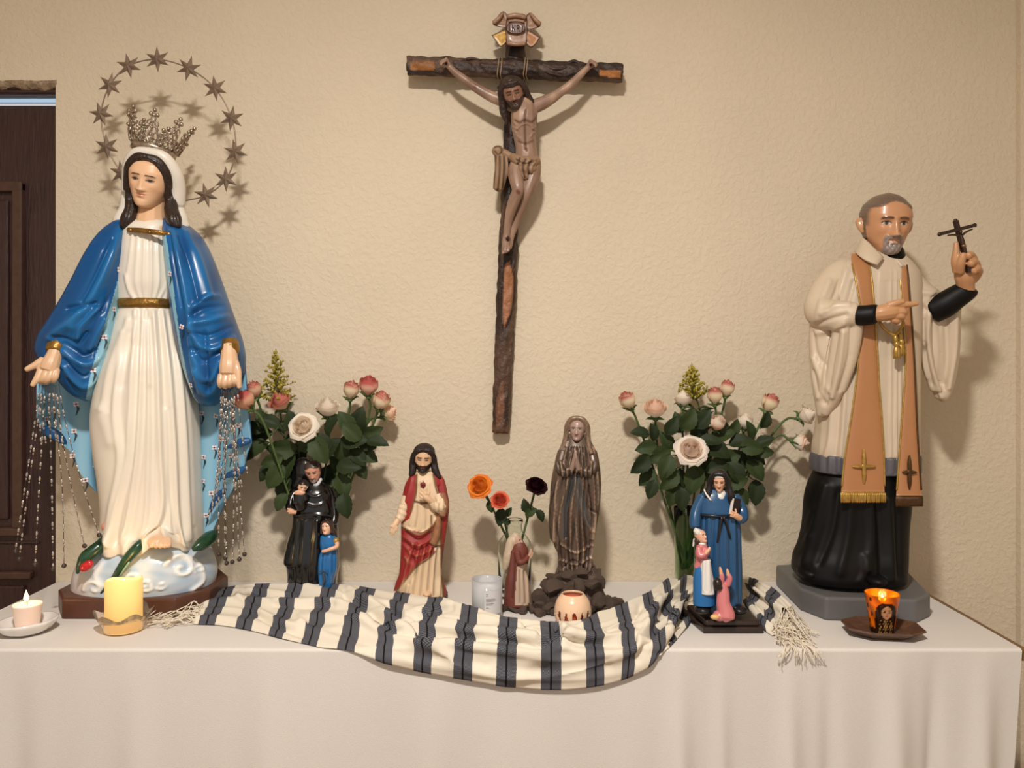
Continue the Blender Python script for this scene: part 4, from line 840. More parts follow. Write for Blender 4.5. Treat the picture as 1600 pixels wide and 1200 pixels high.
def crucifix():
    f = Fig(0.05); s = f.s
    base = P(782, 676, .02)
    T = thing('wall_crucifix', 'large rustic crucifix of dark bark logs hanging on the cream wall', 'crucifix', tuple(base))
    bark = mat('painted_bark', vcol=True, rough=.5, bump=.6, bscale=70, var=.25, vscale=60)
    A = [P(806, 58, .035), P(803, 200, .034), P(797, 330, .034), P(792, 430, .032), P(788, 540, .030), P(782, 676, .028)]
    V, F = log(A, np.array([15, 15.5, 14, 15, 14.5, 13.5])*s, 3, .8, 40, 160); V[:, 1] = np.minimum(V[:, 1], -.001); X = project(V)
    bw = in_poly(X, [(789, 412), (797, 408), (803, 420), (804, 450), (800, 485), (787, 512), (782, 490), (786, 450)]).astype(float)
    bw2 = in_poly(X, [(781, 600), (786, 592), (788, 620), (786, 660), (776, 668), (774, 640), (777, 620)]).astype(float)*.7
    col, _ = bark_paint(V, (1, 1, .12), 4, [(bw, srgb(158, 104, 70)), (bw2, srgb(140, 92, 68)), (sm(655, 670, X[:, 1])*.6, srgb(120, 84, 60)), (sm(505, 560, X[:, 1])*sm(640, 580, X[:, 1])*.5, srgb(112, 84, 66))])
    col = paint_line(col, X, [(787, 415), (784, 470), (787, 515), (800, 486), (804, 440), (798, 410)], 1.6, srgb(40, 24, 18), None, 1.5)
    obj('upright', V, F, bark, T, col=col)
    B = [P(637, 103, .058), P(690, 104, .058), P(745, 106, .058), P(806, 108, .060), P(860, 111, .058), P(920, 112, .058), P(972, 114, .058)]
    V, F = log(B, np.array([15, 15, 14.5, 15, 15, 14.5, 15])*s, 8, .8, 40, 140); X = project(V)
    b1 = in_poly(X, [(640, 95), (676, 96), (682, 103), (676, 110), (641, 108)]).astype(float); b2 = in_poly(X, [(936, 109), (970, 111), (970, 122), (936, 119)]).astype(float)
    col, _ = bark_paint(V, (.12, 1, 1), 9, [(b1, srgb(178, 116, 56)), (b2, srgb(172, 112, 54))])
    bar = obj('crossbar', V, F, bark, T, col=col)
    for k, pts in enumerate(([(720, 96, 36, 1.5), (735, 92, 30, 3), (752, 94, 34, 1.5)], [(845, 100, 36, 1.5), (870, 108, 40, 2.4), (892, 103, 36, 1.5)], [(850, 112, 38, 1.2), (880, 118, 38, 2), (905, 112, 38, 1.2)], [(884, 100, 30, 2), (897, 96, 30, 3.2), (908, 100, 32, 1.6)])):
        V, F = ftube(f, [(a, b, (c-30)*.6+10, d) for a, b, c, d in pts], 8); obj('bark_knot', V, F, bark, bar, col=bark_paint(V, (.3, 1, 1), 20+k, [])[0])
    # twine lashings
    twine = mat('pale_twine', srgb(172, 146, 116), .8)
    for x0, w in ((778, 5), (783, 4), (819, 4), (823, 5)):
        obj('twine', *ftube(f, [(x0+w*.4, 90, 4, .7), (x0+1, 98, 21, .7), (x0, 108, 24, .7), (x0-1, 118, 20, .7), (x0+2, 128, 2, .7)], 6), twine, T)
    # scroll plaque
    flesh_c = srgb(164, 127, 102)
    plaq = mat('painted_scroll', vcol=True, rough=.4, coat=.15, var=.2, vscale=60)
    def slab(poly, d0, d1, base_c, edge_c, bulge=3.0):
        """thick leaf with a dark rim; poly in px"""
        p = np.asarray(poly, float); c = p.mean(0); rings = []; cols = []
        for k, (q, dd, cc) in enumerate(((1.0, d0, edge_c), (1.0, d1, edge_c), (.90, d1+1.2, edge_c), (.84, d1+.4, base_c), (.5, d1+bulge*.8, base_c), (.0, d1+bulge, base_c))):
            pp = catmull(np.vstack([p, p[:1]]), 49)[:-1]; rings.append([f.p(*(c+(e-c)*q), dd) for e in pp]); cols += [cc]*48
        V = np.array(rings).reshape(-1, 3); V, F = fix_winding(V, grid_faces(6, 48, True)); return V, F, np.array(cols)
    brown_e = srgb(74, 44, 30)
    pl = thing_part = obj('scroll_plaque', *slab([(792, 24), (806, 21), (822, 24), (824, 44), (822, 70), (806, 73), (792, 70), (790, 44)], 6, 22, flesh_c, brown_e)[:2], plaq, T, col=slab([(792, 24), (806, 21), (822, 24), (824, 44), (822, 70), (806, 73), (792, 70), (790, 44)], 6, 22, flesh_c, brown_e)[2])
    for poly, c in (([(770, 35), (785, 18), (794, 26), (795, 40), (788, 43), (772, 40)], flesh_c), ([(845, 36), (830, 20), (820, 28), (819, 42), (828, 46), (843, 42)], flesh_c), ([(768, 55), (790, 46), (796, 52), (796, 60), (783, 73), (776, 66)], srgb(206, 160, 76)), ([(844, 58), (822, 46), (816, 54), (818, 62), (829, 74), (838, 68)], srgb(184, 132, 92))):
        V, F, C = slab(poly, 10, 20, c, brown_e); obj('scroll_leaf', V, F, plaq, pl, col=C)
    for pts in ([(771, 36, 26, 3.4), (780, 28, 28, 3), (786, 20, 26, 2)], [(844, 38, 26, 3.4), (836, 30, 28, 3), (829, 21, 26, 2)], [(793, 26, 28, 3.5), (806, 24, 29, 3.6), (821, 27, 28, 3.5)], [(793, 67, 28, 3.2), (806, 69, 29, 3.2), (820, 68, 28, 3)], [(795, 33, 27, 2), (807, 32, 28, 2.2), (819, 34, 27, 2)]):
        V, F = ftube(f, pts, 12); obj('scroll_roll', V, F, plaq, pl, col=np.tile(flesh_c, (len(V), 1)))
    ov = [(806+15*math.cos(a), 43.5+9.5*math.sin(a)) for a in np.linspace(0, 6.28, 16, endpoint=False)]
    V, F, C = slab(ov, 22, 29, srgb(138, 112, 104), brown_e, 1.0); oo = obj('oval_title', V, F, plaq, pl, col=C)
    for ch, x in (('I', 796.5), ('N', 802.5), ('R', 809.5), ('I', 816)):
        strokes = {'I': [[(0, -4.5), (0, 4.5)]], 'N': [[(-2, 4.5), (-2, -4.5), (2, 4.5), (2, -4.5)]], 'R': [[(-1.8, 4.5), (-1.8, -4.5), (1, -4.3), (1.8, -2.2), (1, -.2), (-1.8, 0)], [(-.2, 0), (2, 4.5)]]}[ch]
        V, F = join(*[tube(f.pts([(x+a, 43.5+b, 32) for a, b in q]), np.full(len(q), .62*s), 6, len(q)*3) if len(q) < 4 else join(*[tube(f.pts([(x+q[i][0], 43.5+q[i][1], 32), (x+q[i+1][0], 43.5+q[i+1][1], 32)]), np.full(2, .62*s), 6, 3) for i in range(len(q)-1)]) for q in strokes])
        obj('letter', *remesh(V, F, .3*s, 0), mat('title_lettering', srgb(70, 42, 40), .5), oo)
    # --- the carved figure, one continuous skin
    tubes = [[(820, 158, 28, 15), (819, 178, 30, 20), (819, 196, 30, 20), (820, 214, 28, 17.5), (822, 232, 26, 16.5), (823, 250, 24, 18), (822, 262, 22, 17)],
             [(836, 166, 28, 11), (850, 160, 28, 10), (864, 152, 28, 8.5), (877, 143, 28, 7), (890, 134, 30, 6.8), (905, 119, 30, 5.6), (917, 107, 30, 4.6), (922, 102, 30, 4.6)],
             [(804, 166, 28, 10), (786, 158, 28, 9.5), (766, 150, 28, 8.2), (742, 136, 28, 7), (728, 126, 30, 6.6), (712, 114, 30, 5.4), (702, 104, 30, 4.4), (697, 100, 30, 4.6)],
             [(826, 152, 28, 8), (822, 160, 28, 9)],
             [(812, 252, 26, 13), (806, 270, 34, 12.5), (808, 288, 42, 10.5), (809, 298, 44, 9.2), (803, 314, 36, 9), (798, 330, 28, 8), (794, 348, 20, 6), (792, 364, 16, 5.4), (791, 374, 16, 6), (790, 386, 24, 5.6), (789, 394, 28, 4.4)],
             [(832, 254, 22, 13), (832, 274, 26, 12.5), (826, 294, 30, 10.5), (822, 304, 30, 9), (817, 320, 22, 8.4), (810, 338, 16, 7.2), (804, 354, 12, 5.8), (799, 368, 10, 5.2), (796, 380, 12, 5.6), (795, 388, 16, 4.6)]]
    for hx, hy, sg in ((697, 99, -1), (923, 101, 1)):
        tubes.append([(hx-sg*4, hy+3, 31, 4.8), (hx+sg*2, hy-1, 32, 5.4), (hx+sg*4, hy-2, 32, 4.6)])
        for k, (a, b) in enumerate(((1, -8), (4, -7), (7, -4), (8, 0))): tubes.append([(hx+sg*(2+k*.6), hy-3+k*1.2, 33, 2.2), (hx+sg*(a+1), hy+b*.7, 37, 2.0), (hx+sg*(a-1), hy+b*.7+3.5, 40, 1.6)])
        tubes.append([(hx-sg*3, hy-2, 33, 2.2), (hx-sg*1, hy-7, 37, 1.8), (hx+sg*1, hy-8, 39, 1.4)])
    for k in range(5): tubes.append([(786+k*2.4, 386-k*.4, 26, 2.2), (785.5+k*2.4, 393-k*.7, 29, 1.9), (785+k*2.4, 397-k*1.0, 30, 1.5)])
    V, F = skin(f, tubes, [((823, 178, 34), (17, 11, 11)), ((819, 198, 32), (18, 11, 14)), ((822, 250, 26), (19, 13, 12))], .95, 4)
    st = [([(822, 172), (820, 190), (821, 232)], 1.8, -2.0), ([(804, 188), (812, 192), (819, 188)], 2, -1.8), ([(822, 188), (832, 191), (839, 184)], 2, -1.8), ([(808, 202), (814, 196), (820, 193)], 1.6, 1.6), ([(834, 202), (828, 196), (822, 193)], 1.6, 1.6),
          ([(806, 210), (812, 216)], 1.8, 1), ([(833, 208), (829, 214)], 1.8, 1), ([(810, 222), (822, 225), (833, 221)], 2, -1.2), ([(822, 233), (823, 235)], 1.4, -2.0), ([(804, 198), (802, 194)], 1.5, -1), ([(801, 205), (808, 208)], 1.2, 1), ([(801, 198), (809, 201)], 1.2, 1), ([(838, 198), (831, 201)], 1.2, 1), ([(838, 206), (832, 208)], 1.2, 1)]
    V, H = carve(V, F, st, s); X = project(V); fw = (normals(V, F)[:, 1] < .2)
    nn = sum(np.sin(V@rng.normal(0, 60, 3)+k) for k in range(8))/8
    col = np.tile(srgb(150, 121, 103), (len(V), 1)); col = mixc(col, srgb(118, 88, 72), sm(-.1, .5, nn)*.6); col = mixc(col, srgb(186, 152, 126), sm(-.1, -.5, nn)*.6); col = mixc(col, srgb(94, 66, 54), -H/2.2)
    col = paint_line(col, X, [(795, 193), (799, 215), (803, 230)], 3.2, srgb(86, 36, 32), fw, 2)
    col = paint_line(col, X, [(793, 372), (794, 374)], 3.5, srgb(70, 34, 30), fw, 2)
    for c in ((809, 299), (697, 98), (923, 101), (742, 134)): col = paint_line(col, X, [c, (c[0]+1, c[1]+2)], 3, srgb(112, 66, 54), fw, 3)
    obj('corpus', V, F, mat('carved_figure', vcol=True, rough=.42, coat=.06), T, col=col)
    hc = f.p(802, 146, 44); hh = 23*s
    V, F, C, M = head_mesh(hc, hh, yaw=-6, pitch=22, roll=-12, n=64, m=64, skin_c=srgb(136, 98, 76), lip=srgb(120, 74, 64), brow=srgb(60, 38, 30), eye='down', beard=(srgb(64, 44, 36), 'full'), width=.98, blush=0)
    obj('head', V, F, painted, T, col=C)
    def hp(x, y, z): return hc+(M@np.array([x, -y+.12, z]))*hh
    hr = [ellipsoid(hp(0, -.15, .42), np.array([.84, .9, .68])*hh, 20, 14), tube([hp(-.4, .5, .75), hp(-.74, .3, .3), hp(-.82, .1, -.3), hp(-.9, .1, -1.0), hp(-.85, .2, -1.8)], np.array([.2, .24, .24, .26, .1])*hh, 12), tube([hp(.4, .5, .75), hp(.74, .3, .3), hp(.86, .0, -.3), hp(1.0, -.1, -.9), hp(1.15, -.1, -1.25)], np.array([.2, .24, .24, .26, .1])*hh, 12), tube([hp(-.4, .66, .66), hp(0, .74, .68), hp(.4, .66, .66)], np.full(3, .13)*hh, 10)]
    obj('hair', *remesh(*join(*hr), .045*hh, 3), mat('dark_carved_hair', srgb(58, 42, 36), .45, var=.4, vscale=60, bump=.5, bscale=120), T)
    th = [tube([hp((.86+.05*math.sin(3*a+p))*math.sin(a), (.86+.05*math.cos(5*a))*math.cos(a)-.08, .56+.07*math.sin(4*a+p)) for a in np.linspace(0, 6.283, 25)], np.full(25, .06)*hh, 6, 60, False) for p in (0, 2.1, 4.2)]
    obj('thorn_crown', *join(*th), mat('thorn_twigs', srgb(52, 38, 32), .6), T)
    # loincloth: wrap, knot and hanging end
    parts = [ftube(f, [(801, 246, 30, 7), (812, 252, 40, 9), (826, 254, 38, 10), (840, 250, 28, 7)], 14), ftube(f, [(806, 256, 34, 8), (820, 264, 38, 10), (834, 262, 32, 8)], 14), ftube(f, [(814, 262, 38, 6), (820, 274, 38, 6), (824, 280, 36, 3)], 12), ftube(f, [(838, 252, 24, 7), (839, 264, 24, 6), (836, 274, 26, 4)], 12), ftube(f, [(800, 246, 28, 6), (790, 240, 26, 6), (780, 236, 24, 6)], 12)]
    V, F = remesh(*join(*parts), 1.0*s, 4); st = [([(812+k*5, 246+k), (808+k*4.5, 262), (812+k*4, 278)], 1.3, 1.6*(1 if k % 2 else -1.2)) for k in range(6)]+[([(806, 249), (820, 256), (838, 251)], 1.5, -1.6)]
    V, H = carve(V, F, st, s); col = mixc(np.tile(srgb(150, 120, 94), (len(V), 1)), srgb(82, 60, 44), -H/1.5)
    lo = obj('loincloth', V, F, matte_paint, T, col=col)
    V, F = remesh(*join(fell(f, (778, 236, 28), (9.5, 8, 9)), ftube(f, [(779, 240, 28, 7), (782, 262, 26, 9), (781, 280, 24, 10), (778, 296, 22, 8)], 16), ftube(f, [(787, 244, 28, 5), (789, 264, 26, 6), (786, 284, 24, 4)], 12)), 1.0*s, 3)
    st = [([(774+k*3.6, 244), (772+k*4.2, 270), (770+k*4.0, 298)], 1.2, 1.6*(1 if k % 2 else -1.2)) for k in range(6)]+[([(772, 230), (780, 228), (785, 236), (778, 242), (773, 237)], 1.2, -1.4)]
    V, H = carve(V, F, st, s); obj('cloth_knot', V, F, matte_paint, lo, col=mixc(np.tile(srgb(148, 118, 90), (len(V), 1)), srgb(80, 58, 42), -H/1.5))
    nail = mat('iron_nail', srgb(40, 30, 28), .5, metal=.6)
    for p in ((697, 99, 36), (923, 101, 36), (793, 374, 24)): obj('nail', *fell(f, p, (2.2, 3, 2.2), None, 8, 6), nail, T)
crucifix()
# ================================================================ small figurines on the table
def long_hair(hc, M, hh, f, falls, m, T, vox=.05, top=True, name='hair'):
    def hp(x, y, z): return hc+(M@np.array([x, -y+.12, z]))*hh
    hr = []
    for sg in (-1, 1):
        hr.append(tube([hp(.05*sg, .66, .80), hp(.42*sg, .58, .66), hp(.72*sg, .34, .25), hp(.80*sg, .15, -.3), hp(.84*sg, .12, -.8)], np.array([.14, .2, .22, .24, .24])*hh, 12))
    if top: hr.append(ellipsoid(hp(0, -.16, .36), np.array([.82, .9, .72])*hh, 20, 14))
    hr += [ftube(f, q, 12) for q in falls]
    V, F = remesh(*join(*hr), vox*hh, 4); return obj(name, V, F, m, T)
def jesus():
    f = Fig(0.17); s = f.s; base = P(660, 932, .17); base[2] = TABLE_Z
    T = thing('robed_figurine', 'bearded figurine in red cloak over cream tunic, heart on its chest', 'figurine', tuple(base))
    q = on_table(664, 934); dark = mat('dark_figurine_base', srgb(48, 34, 28), .4, coat=.2)
    ang = np.linspace(0, 6.283, 28, endpoint=False)
    obj('base', *prism([(P(661, 0, .17)[0]+.077*math.cos(a), -.175+.062*math.sin(a)) for a in ang], TABLE_Z, TABLE_Z+.014), dark, T, smooth=False)
    V, F = loft(f, [(736, 651, 679, 0, 10), (743, 641, 690, 0, 16), (752, 635, 695, 0, 20), (770, 630, 699, 2, 23), (790, 627, 702, 3, 25), (812, 627, 700, 4, 26), (840, 627, 696, 4, 26), (870, 626, 692, 5, 26), (895, 624, 690, 6, 27), (912, 618, 694, 7, 29), (926, 615, 698, 8, 30), (932, 618, 696, 8, 28)], 170, 190, 2.3)
    st = []
    for k, (x0, x1) in enumerate(((640, 626), (650, 640), (658, 652), (666, 664), (674, 674), (682, 686))): st += [([(x0+6, 850+k*2), ((x0+x1)/2+3, 885), (x1, 930)], 2.2, 2.6), ([(x0+10, 850+k*2), ((x0+x1)/2+7, 885), (x1+4.5, 930)], 1.8, -2.2)]
    st += [([(636, 826), (655, 836), (672, 824), (684, 806)], 2.4, 2.6), ([(632, 838), (652, 852), (672, 842), (686, 824)], 2.4, 2.4), ([(630, 850), (648, 868), (668, 862), (684, 846)], 2.2, 2), ([(634, 832), (654, 844), (674, 832)], 1.8, -2.2), ([(630, 846), (652, 860), (676, 848)], 1.8, -2), ([(634, 870), (642, 885), (636, 905), (626, 922)], 3, 3), ([(646, 872), (650, 890), (640, 912)], 2.2, -2),
           ([(644, 745), (640, 765), (634, 785)], 2.2, 2), ([(690, 748), (694, 770), (697, 800), (692, 850)], 2, 2.2), ([(686, 760), (690, 790), (688, 840)], 1.8, -2), ([(652, 756), (653, 784)], 1.5, 1.6), ([(656, 754), (657, 784)], 1.3, -1.5), ([(666, 766), (665, 784)], 1.3, -1.5), ([(670, 756), (670, 780)], 1.5, 1.6), ([(648, 784), (662, 787), (676, 784)], 1.6, -2), ([(646, 790), (644, 805), (640, 820)], 1.6, 1.8), ([(652, 790), (651, 808), (648, 824)], 1.4, -1.8), ([(658, 790), (658, 810), (656, 828)], 1.6, 1.8), ([(664, 790), (665, 810), (664, 828)], 1.4, -1.8), ([(670, 790), (671, 806), (672, 822)], 1.6, 1.8), ([(676, 800), (678, 830), (676, 852)], 1.8, 2), ([(682, 800), (684, 830), (682, 852)], 1.5, -1.8), ([(687, 806), (689, 840)], 1.6, 2)]
    V, H = carve(V, F, st, s); X = project(V); N = normals(V, F)
    cream = srgb(222, 194, 160); red = srgb(152, 42, 40); brown = srgb(112, 80, 50)
    col = np.tile(cream, (len(V), 1)); back = N[:, 1] > .35
    cloak = [(648, 738), (641, 742), (610, 800), (612, 830), (640, 810), (646, 790), (650, 768), (651, 745)]
    cloak2 = [(676, 738), (700, 745), (712, 800), (706, 850), (700, 935), (692, 935), (688, 880), (690, 830), (692, 790), (684, 765), (678, 750)]
    wrap = [(627, 822), (640, 828), (660, 832), (676, 822), (690, 803), (694, 806), (688, 830), (680, 850), (676, 868), (664, 874), (648, 886), (630, 912), (612, 932), (608, 900), (618, 850)]
    for c in (cloak, cloak2, wrap): col = paint_poly(col, X, c, red)
    col[back] = red
    for ln in ([(651, 742), (650, 770), (642, 800)], [(677, 742), (682, 765), (690, 790), (689, 830), (690, 880), (693, 932)], [(628, 824), (650, 834), (668, 830), (684, 812), (692, 800)], [(614, 930), (632, 908), (650, 886), (668, 874), (680, 862)], [(674, 806), (675, 850), (688, 853)], [(648, 784), (662, 786), (676, 783)]):
        col = paint_line(col, X, ln, 1.6, brown, ~back, 2)
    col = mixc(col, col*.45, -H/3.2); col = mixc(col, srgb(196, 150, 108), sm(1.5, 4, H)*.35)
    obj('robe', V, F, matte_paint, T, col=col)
    # draped panel end with fringe at the side
    obj('cloak_fold', *remesh(*join(ftube(f, [(682, 800, 22, 5), (684, 820, 25, 6), (681, 838, 26, 7), (676, 850, 27, 6)], 14), ftube(f, [(690, 772, 18, 6), (694, 790, 22, 7), (690, 806, 26, 6)], 14)), 1.1*s, 4), mat('brown_cloak', srgb(150, 104, 72), .55, var=.3, vscale=60), T)
    flesh = mat('pale_flesh_resin', srgb(222, 186, 150), .5, var=.05, vscale=40)
    creamm = mat('cream_tunic', srgb(224, 198, 166), .55, var=.12, vscale=50)
    sl = [[(684, 775, 16, 9), (690, 790, 24, 8.5), (682, 792, 32, 7.5), (674, 784, 36, 5.5)]]
    V, F = skin(f, sl, [((690, 795, 24), (8, 8, 10))], .9, 4); V, _ = carve(V, F, [([(680+k*4, 780), (679+k*4, 800)], 1, 1*(1 if k % 2 else -1)) for k in range(5)], s); obj('sleeve', V, F, creamm, T)
    V, F = skin(f, [[(637, 778, 10, 9), (631, 792, 16, 8.5), (627, 806, 22, 7.5), (622, 812, 26, 6.5)]], [], .9, 3); V, _ = carve(V, F, [([(622+k, 786+k*5), (634+k, 790+k*5)], 1.2, 1.0*(1 if k % 2 else -1)) for k in range(5)], s); obj('sleeve', V, F, creamm, T)
    V, F = skin(f, [[(676, 785, 36, 4.6), (668, 779, 40, 4.6), (663, 775, 41, 3.8)], [(664, 776, 42, 2.2), (659, 771, 42, 1.9), (655, 768, 41, 1.4)], [(665, 773, 42, 2.2), (661, 767, 42, 1.8), (659, 764, 41, 1.3)], [(663, 779, 41, 2), (657, 776, 41, 1.7), (655, 774, 40, 1.2)], [(667, 772, 41, 2), (666, 766, 41, 1.5), (665, 763, 41, 1.2)], [(670, 773, 41, 1.9), (671, 768, 41, 1.4)]], [], .6, 2); obj('hand', V, F, flesh, T)
    V, F = skin(f, [[(622, 812, 26, 4.6), (617, 820, 30, 4.8), (614, 825, 32, 4.2)], [(616, 824, 33, 2), (613, 831, 34, 1.7), (612, 836, 34, 1.2)], [(614, 824, 33, 1.9), (610, 830, 34, 1.5), (609, 833, 34, 1.1)], [(618, 825, 33, 1.9), (616, 832, 34, 1.6), (616, 836, 34, 1.2)], [(620, 823, 33, 1.8), (620, 830, 33, 1.4)], [(613, 820, 32, 1.8), (609, 823, 33, 1.4)]], [], .6, 2); obj('hand', V, F, flesh, T)
    hc = f.p(662, 716, 8); hh = 21*s
    V, F, C, M = head_mesh(hc, hh, yaw=apparent(662, -4), pitch=8, roll=3, n=64, m=64, skin_c=srgb(216, 176, 138), lip=srgb(170, 100, 84), brow=srgb(52, 34, 26), eye='down', beard=(srgb(38, 28, 24), 'full'), blush=.05, width=.95)
    obj('head', V, F, matte_paint, T, col=C)
    obj('neck', *skin(f, [[(662, 730, 2, 8.5), (662, 744, 3, 10)]], [], 1, 2), flesh, T)
    hm = mat('dark_figurine_hair', srgb(40, 30, 27), .5, var=.3, vscale=50, bump=.3, bscale=150)
    long_hair(hc, M, hh, f, [[(646, 722, 6, 5.5), (645, 734, 8, 6), (642, 744, 10, 4)], [(678, 722, 6, 5.5), (680, 734, 8, 6), (686, 745, 10, 4), (689, 748, 10, 2)]], hm, T)
    obj('heart', *remesh(*join(fell(f, (659, 757, 23.5), (2.6, 2.4, 3.2), R('y', 12)), fell(f, (662.6, 757, 23.5), (2.6, 2.4, 3.2), R('y', -12)), fell(f, (661, 760.5, 23), (2, 2, 3)), ftube(f, [(661, 754, 24, 1), (661, 750, 24, .5)], 6)), .5*s, 1), mat('heart_red', srgb(112, 34, 32), .4), T)
    obj('foot', *skin(f, [], [((668, 927, 34), (7, 12, 4))], 1.0, 1), flesh, T)
jesus()
def vincent():
    f = Fig(0.14); s = f.s; base = P(487, 926, .14); base[2] = TABLE_Z
    T = thing('black_robed_figurine', 'glossy black robed figurine holding an infant, a child in blue beside it', 'figurine', tuple(base))
    blk = mat('glossy_black_glaze', srgb(14, 13, 14), .18, coat=.5)
    V, F = loft(f, [(750, 473, 505, 0, 10), (757, 462, 513, 0, 16), (768, 456, 519, 2, 20), (785, 454, 523, 3, 23), (802, 458, 527, 3, 24), (820, 457, 528, 4, 25), (850, 449, 529, 5, 27), (878, 444, 530, 6, 29), (884, 448, 530, 6, 29), (900, 450, 527, 6, 29), (925, 450, 525, 6, 28)], 130, 140, 2.3)
    st = [([(468+k*9, 815), (464+k*9.6, 865), (462+k*9.4, 922)], 2.6, 2.2*(1 if k % 2 else -1)) for k in range(7)]+[([(476, 770), (492, 776), (508, 770)], 2, 1.5), ([(474, 784), (492, 790), (510, 784)], 2, 1.5), ([(460, 806), (490, 804), (520, 806)], 3, 2), ([(512, 762), (522, 780), (524, 800)], 3, 2)]
    V, _ = carve(V, F, st, s); obj('cassock', V, F, blk, T)
    for q in ([(462, 768, 6, 9), (455, 782, 14, 9), (454, 794, 22, 7.5), (462, 800, 28, 6)], [(514, 766, 0, 9), (521, 785, 4, 9), (523, 805, 12, 8), (521, 818, 20, 6)]): obj('sleeve', *skin(f, [q], [], 1, 4), blk, T)
    V, F = skin(f, [], [((474, 738, -4), (22, 12, 24)), ((468, 760, 0), (16, 10, 20))], 1.2, 3); obj('black_head_mass', V, F, blk, T)  # black mass beside the head and shoulder; the figure wears no hood
    fl = mat('figurine_flesh', srgb(222, 172, 142), .4, coat=.15)
    hc = f.p(489, 736, 8); hh = 17*s
    V, F, C, M = head_mesh(hc, hh, yaw=apparent(489, -14), pitch=18, roll=-8, n=52, m=52, skin_c=srgb(206, 150, 126), lip=srgb(176, 100, 84), brow=srgb(90, 70, 62), eye='down', beard=(srgb(140, 118, 108), 'goatee'), hair=srgb(70, 58, 52), hairline=.5)
    obj('head', V, F, painted, T, col=C)
    obj('neck', *skin(f, [[(490, 748, 2, 7), (491, 758, 4, 9)]], [], .9, 2), fl, T)
    obj('collar', *remesh(*join(ftube(f, [(490, 758, 14, 1.8), (496, 757, 15, 2.8), (502, 748, 9, 2.4)], 8)), .7*s, 2), mat('grey_white_collar', srgb(196, 200, 206), .4), T)
    obj('hand', *skin(f, [[(462, 800, 28, 4), (456, 799, 31, 4), (452, 796, 33, 3)], [(453, 796, 34, 1.8), (449, 795, 35, 1.3)], [(454, 799, 34, 1.8), (449, 799, 35, 1.3)], [(456, 801, 33, 1.8), (451, 802, 34, 1.3)]], [], .7, 2), fl, T)
    # infant at the chest
    ih = f.p(473, 760, 26); V, F, C, M2 = head_mesh(ih, 10.5*s, yaw=apparent(473, 12), pitch=12, roll=16, n=44, m=44, skin_c=srgb(228, 182, 152), lip=srgb(190, 110, 94), brow=srgb(60, 44, 36), eye='down', hair=srgb(34, 26, 24), hairline=.45, blush=.25)
    inf = obj('infant', *skin(f, [[(468, 768, 24, 8), (468, 782, 26, 9.5), (472, 796, 26, 8)], [(474, 770, 26, 5), (478, 782, 30, 4)]], [], .9, 3), blk, T)
    obj('infant_head', V, F, painted, inf, col=C)
    obj('infant_neckline', *skin(f, [], [((468, 770, 31), (9, 3, 4))], .7, 2), fl, inf)
    # child in blue
    V, F = loft(f, [(834, 508, 521, 30, 6), (838, 501, 525, 30, 9), (850, 500, 528, 30, 11), (860, 501, 526, 30, 10), (872, 498, 527, 30, 12), (890, 497, 526, 30, 13), (905, 498, 522, 30, 13), (926, 502, 519, 30, 11)], 90, 90, 2.2)
    V, H = carve(V, F, [([(503+k*4.5, 866), (501+k*5, 890), (503+k*4, 918)], 1.6, 1.5*(1 if k % 2 else -1)) for k in range(5)]+[([(500, 862), (514, 858), (526, 862)], 1.5, -1.5)], s)
    ch = obj('child', V, F, mat('blue_glaze', srgb(30, 104, 166), .25, coat=.35, var=.08, vscale=30), T)
    c2 = f.p(511, 824, 34); V, F, C, M3 = head_mesh(c2, 11*s, yaw=apparent(511, -30), pitch=-14, roll=-6, n=44, m=44, skin_c=srgb(230, 184, 152), lip=srgb(190, 110, 94), brow=srgb(70, 50, 40), eye='open', blush=.25)
    obj('child_head', V, F, painted, ch, col=C)
    hm = mat('brown_glazed_hair', srgb(58, 40, 32), .35, coat=.2, var=.2, vscale=60)
    long_hair(c2, M3, 11*s, f, [[(519, 826, 30, 4.5), (522, 836, 28, 5), (522, 844, 28, 3)]], hm, ch, .08, True, 'child_hair')
    obj('child_arm', *skin(f, [[(526, 846, 34, 3.6), (526, 854, 40, 3.2), (516, 858, 44, 3), (507, 861, 45, 2.6), (503, 861, 45, 2)]], [], .6, 2), fl, ch)
    obj('child_sleeve', *skin(f, [], [((525, 845, 34), (5, 5, 5))], .7, 2), mat('gold_glaze', srgb(178, 140, 74), .4, metal=.4), ch)
    obj('sash', *remesh(*join(ftube(f, [(497, 894, 44, 1), (506, 892, 45, 1.2), (512, 896, 45, 1)], 6), ftube(f, [(505, 896, 45, 2), (507, 906, 45, 2.5), (505, 914, 45, 2)], 8)), .5*s, 1), mat('sash_silver', srgb(70, 84, 100), .3, metal=.4), ch)
vincent()
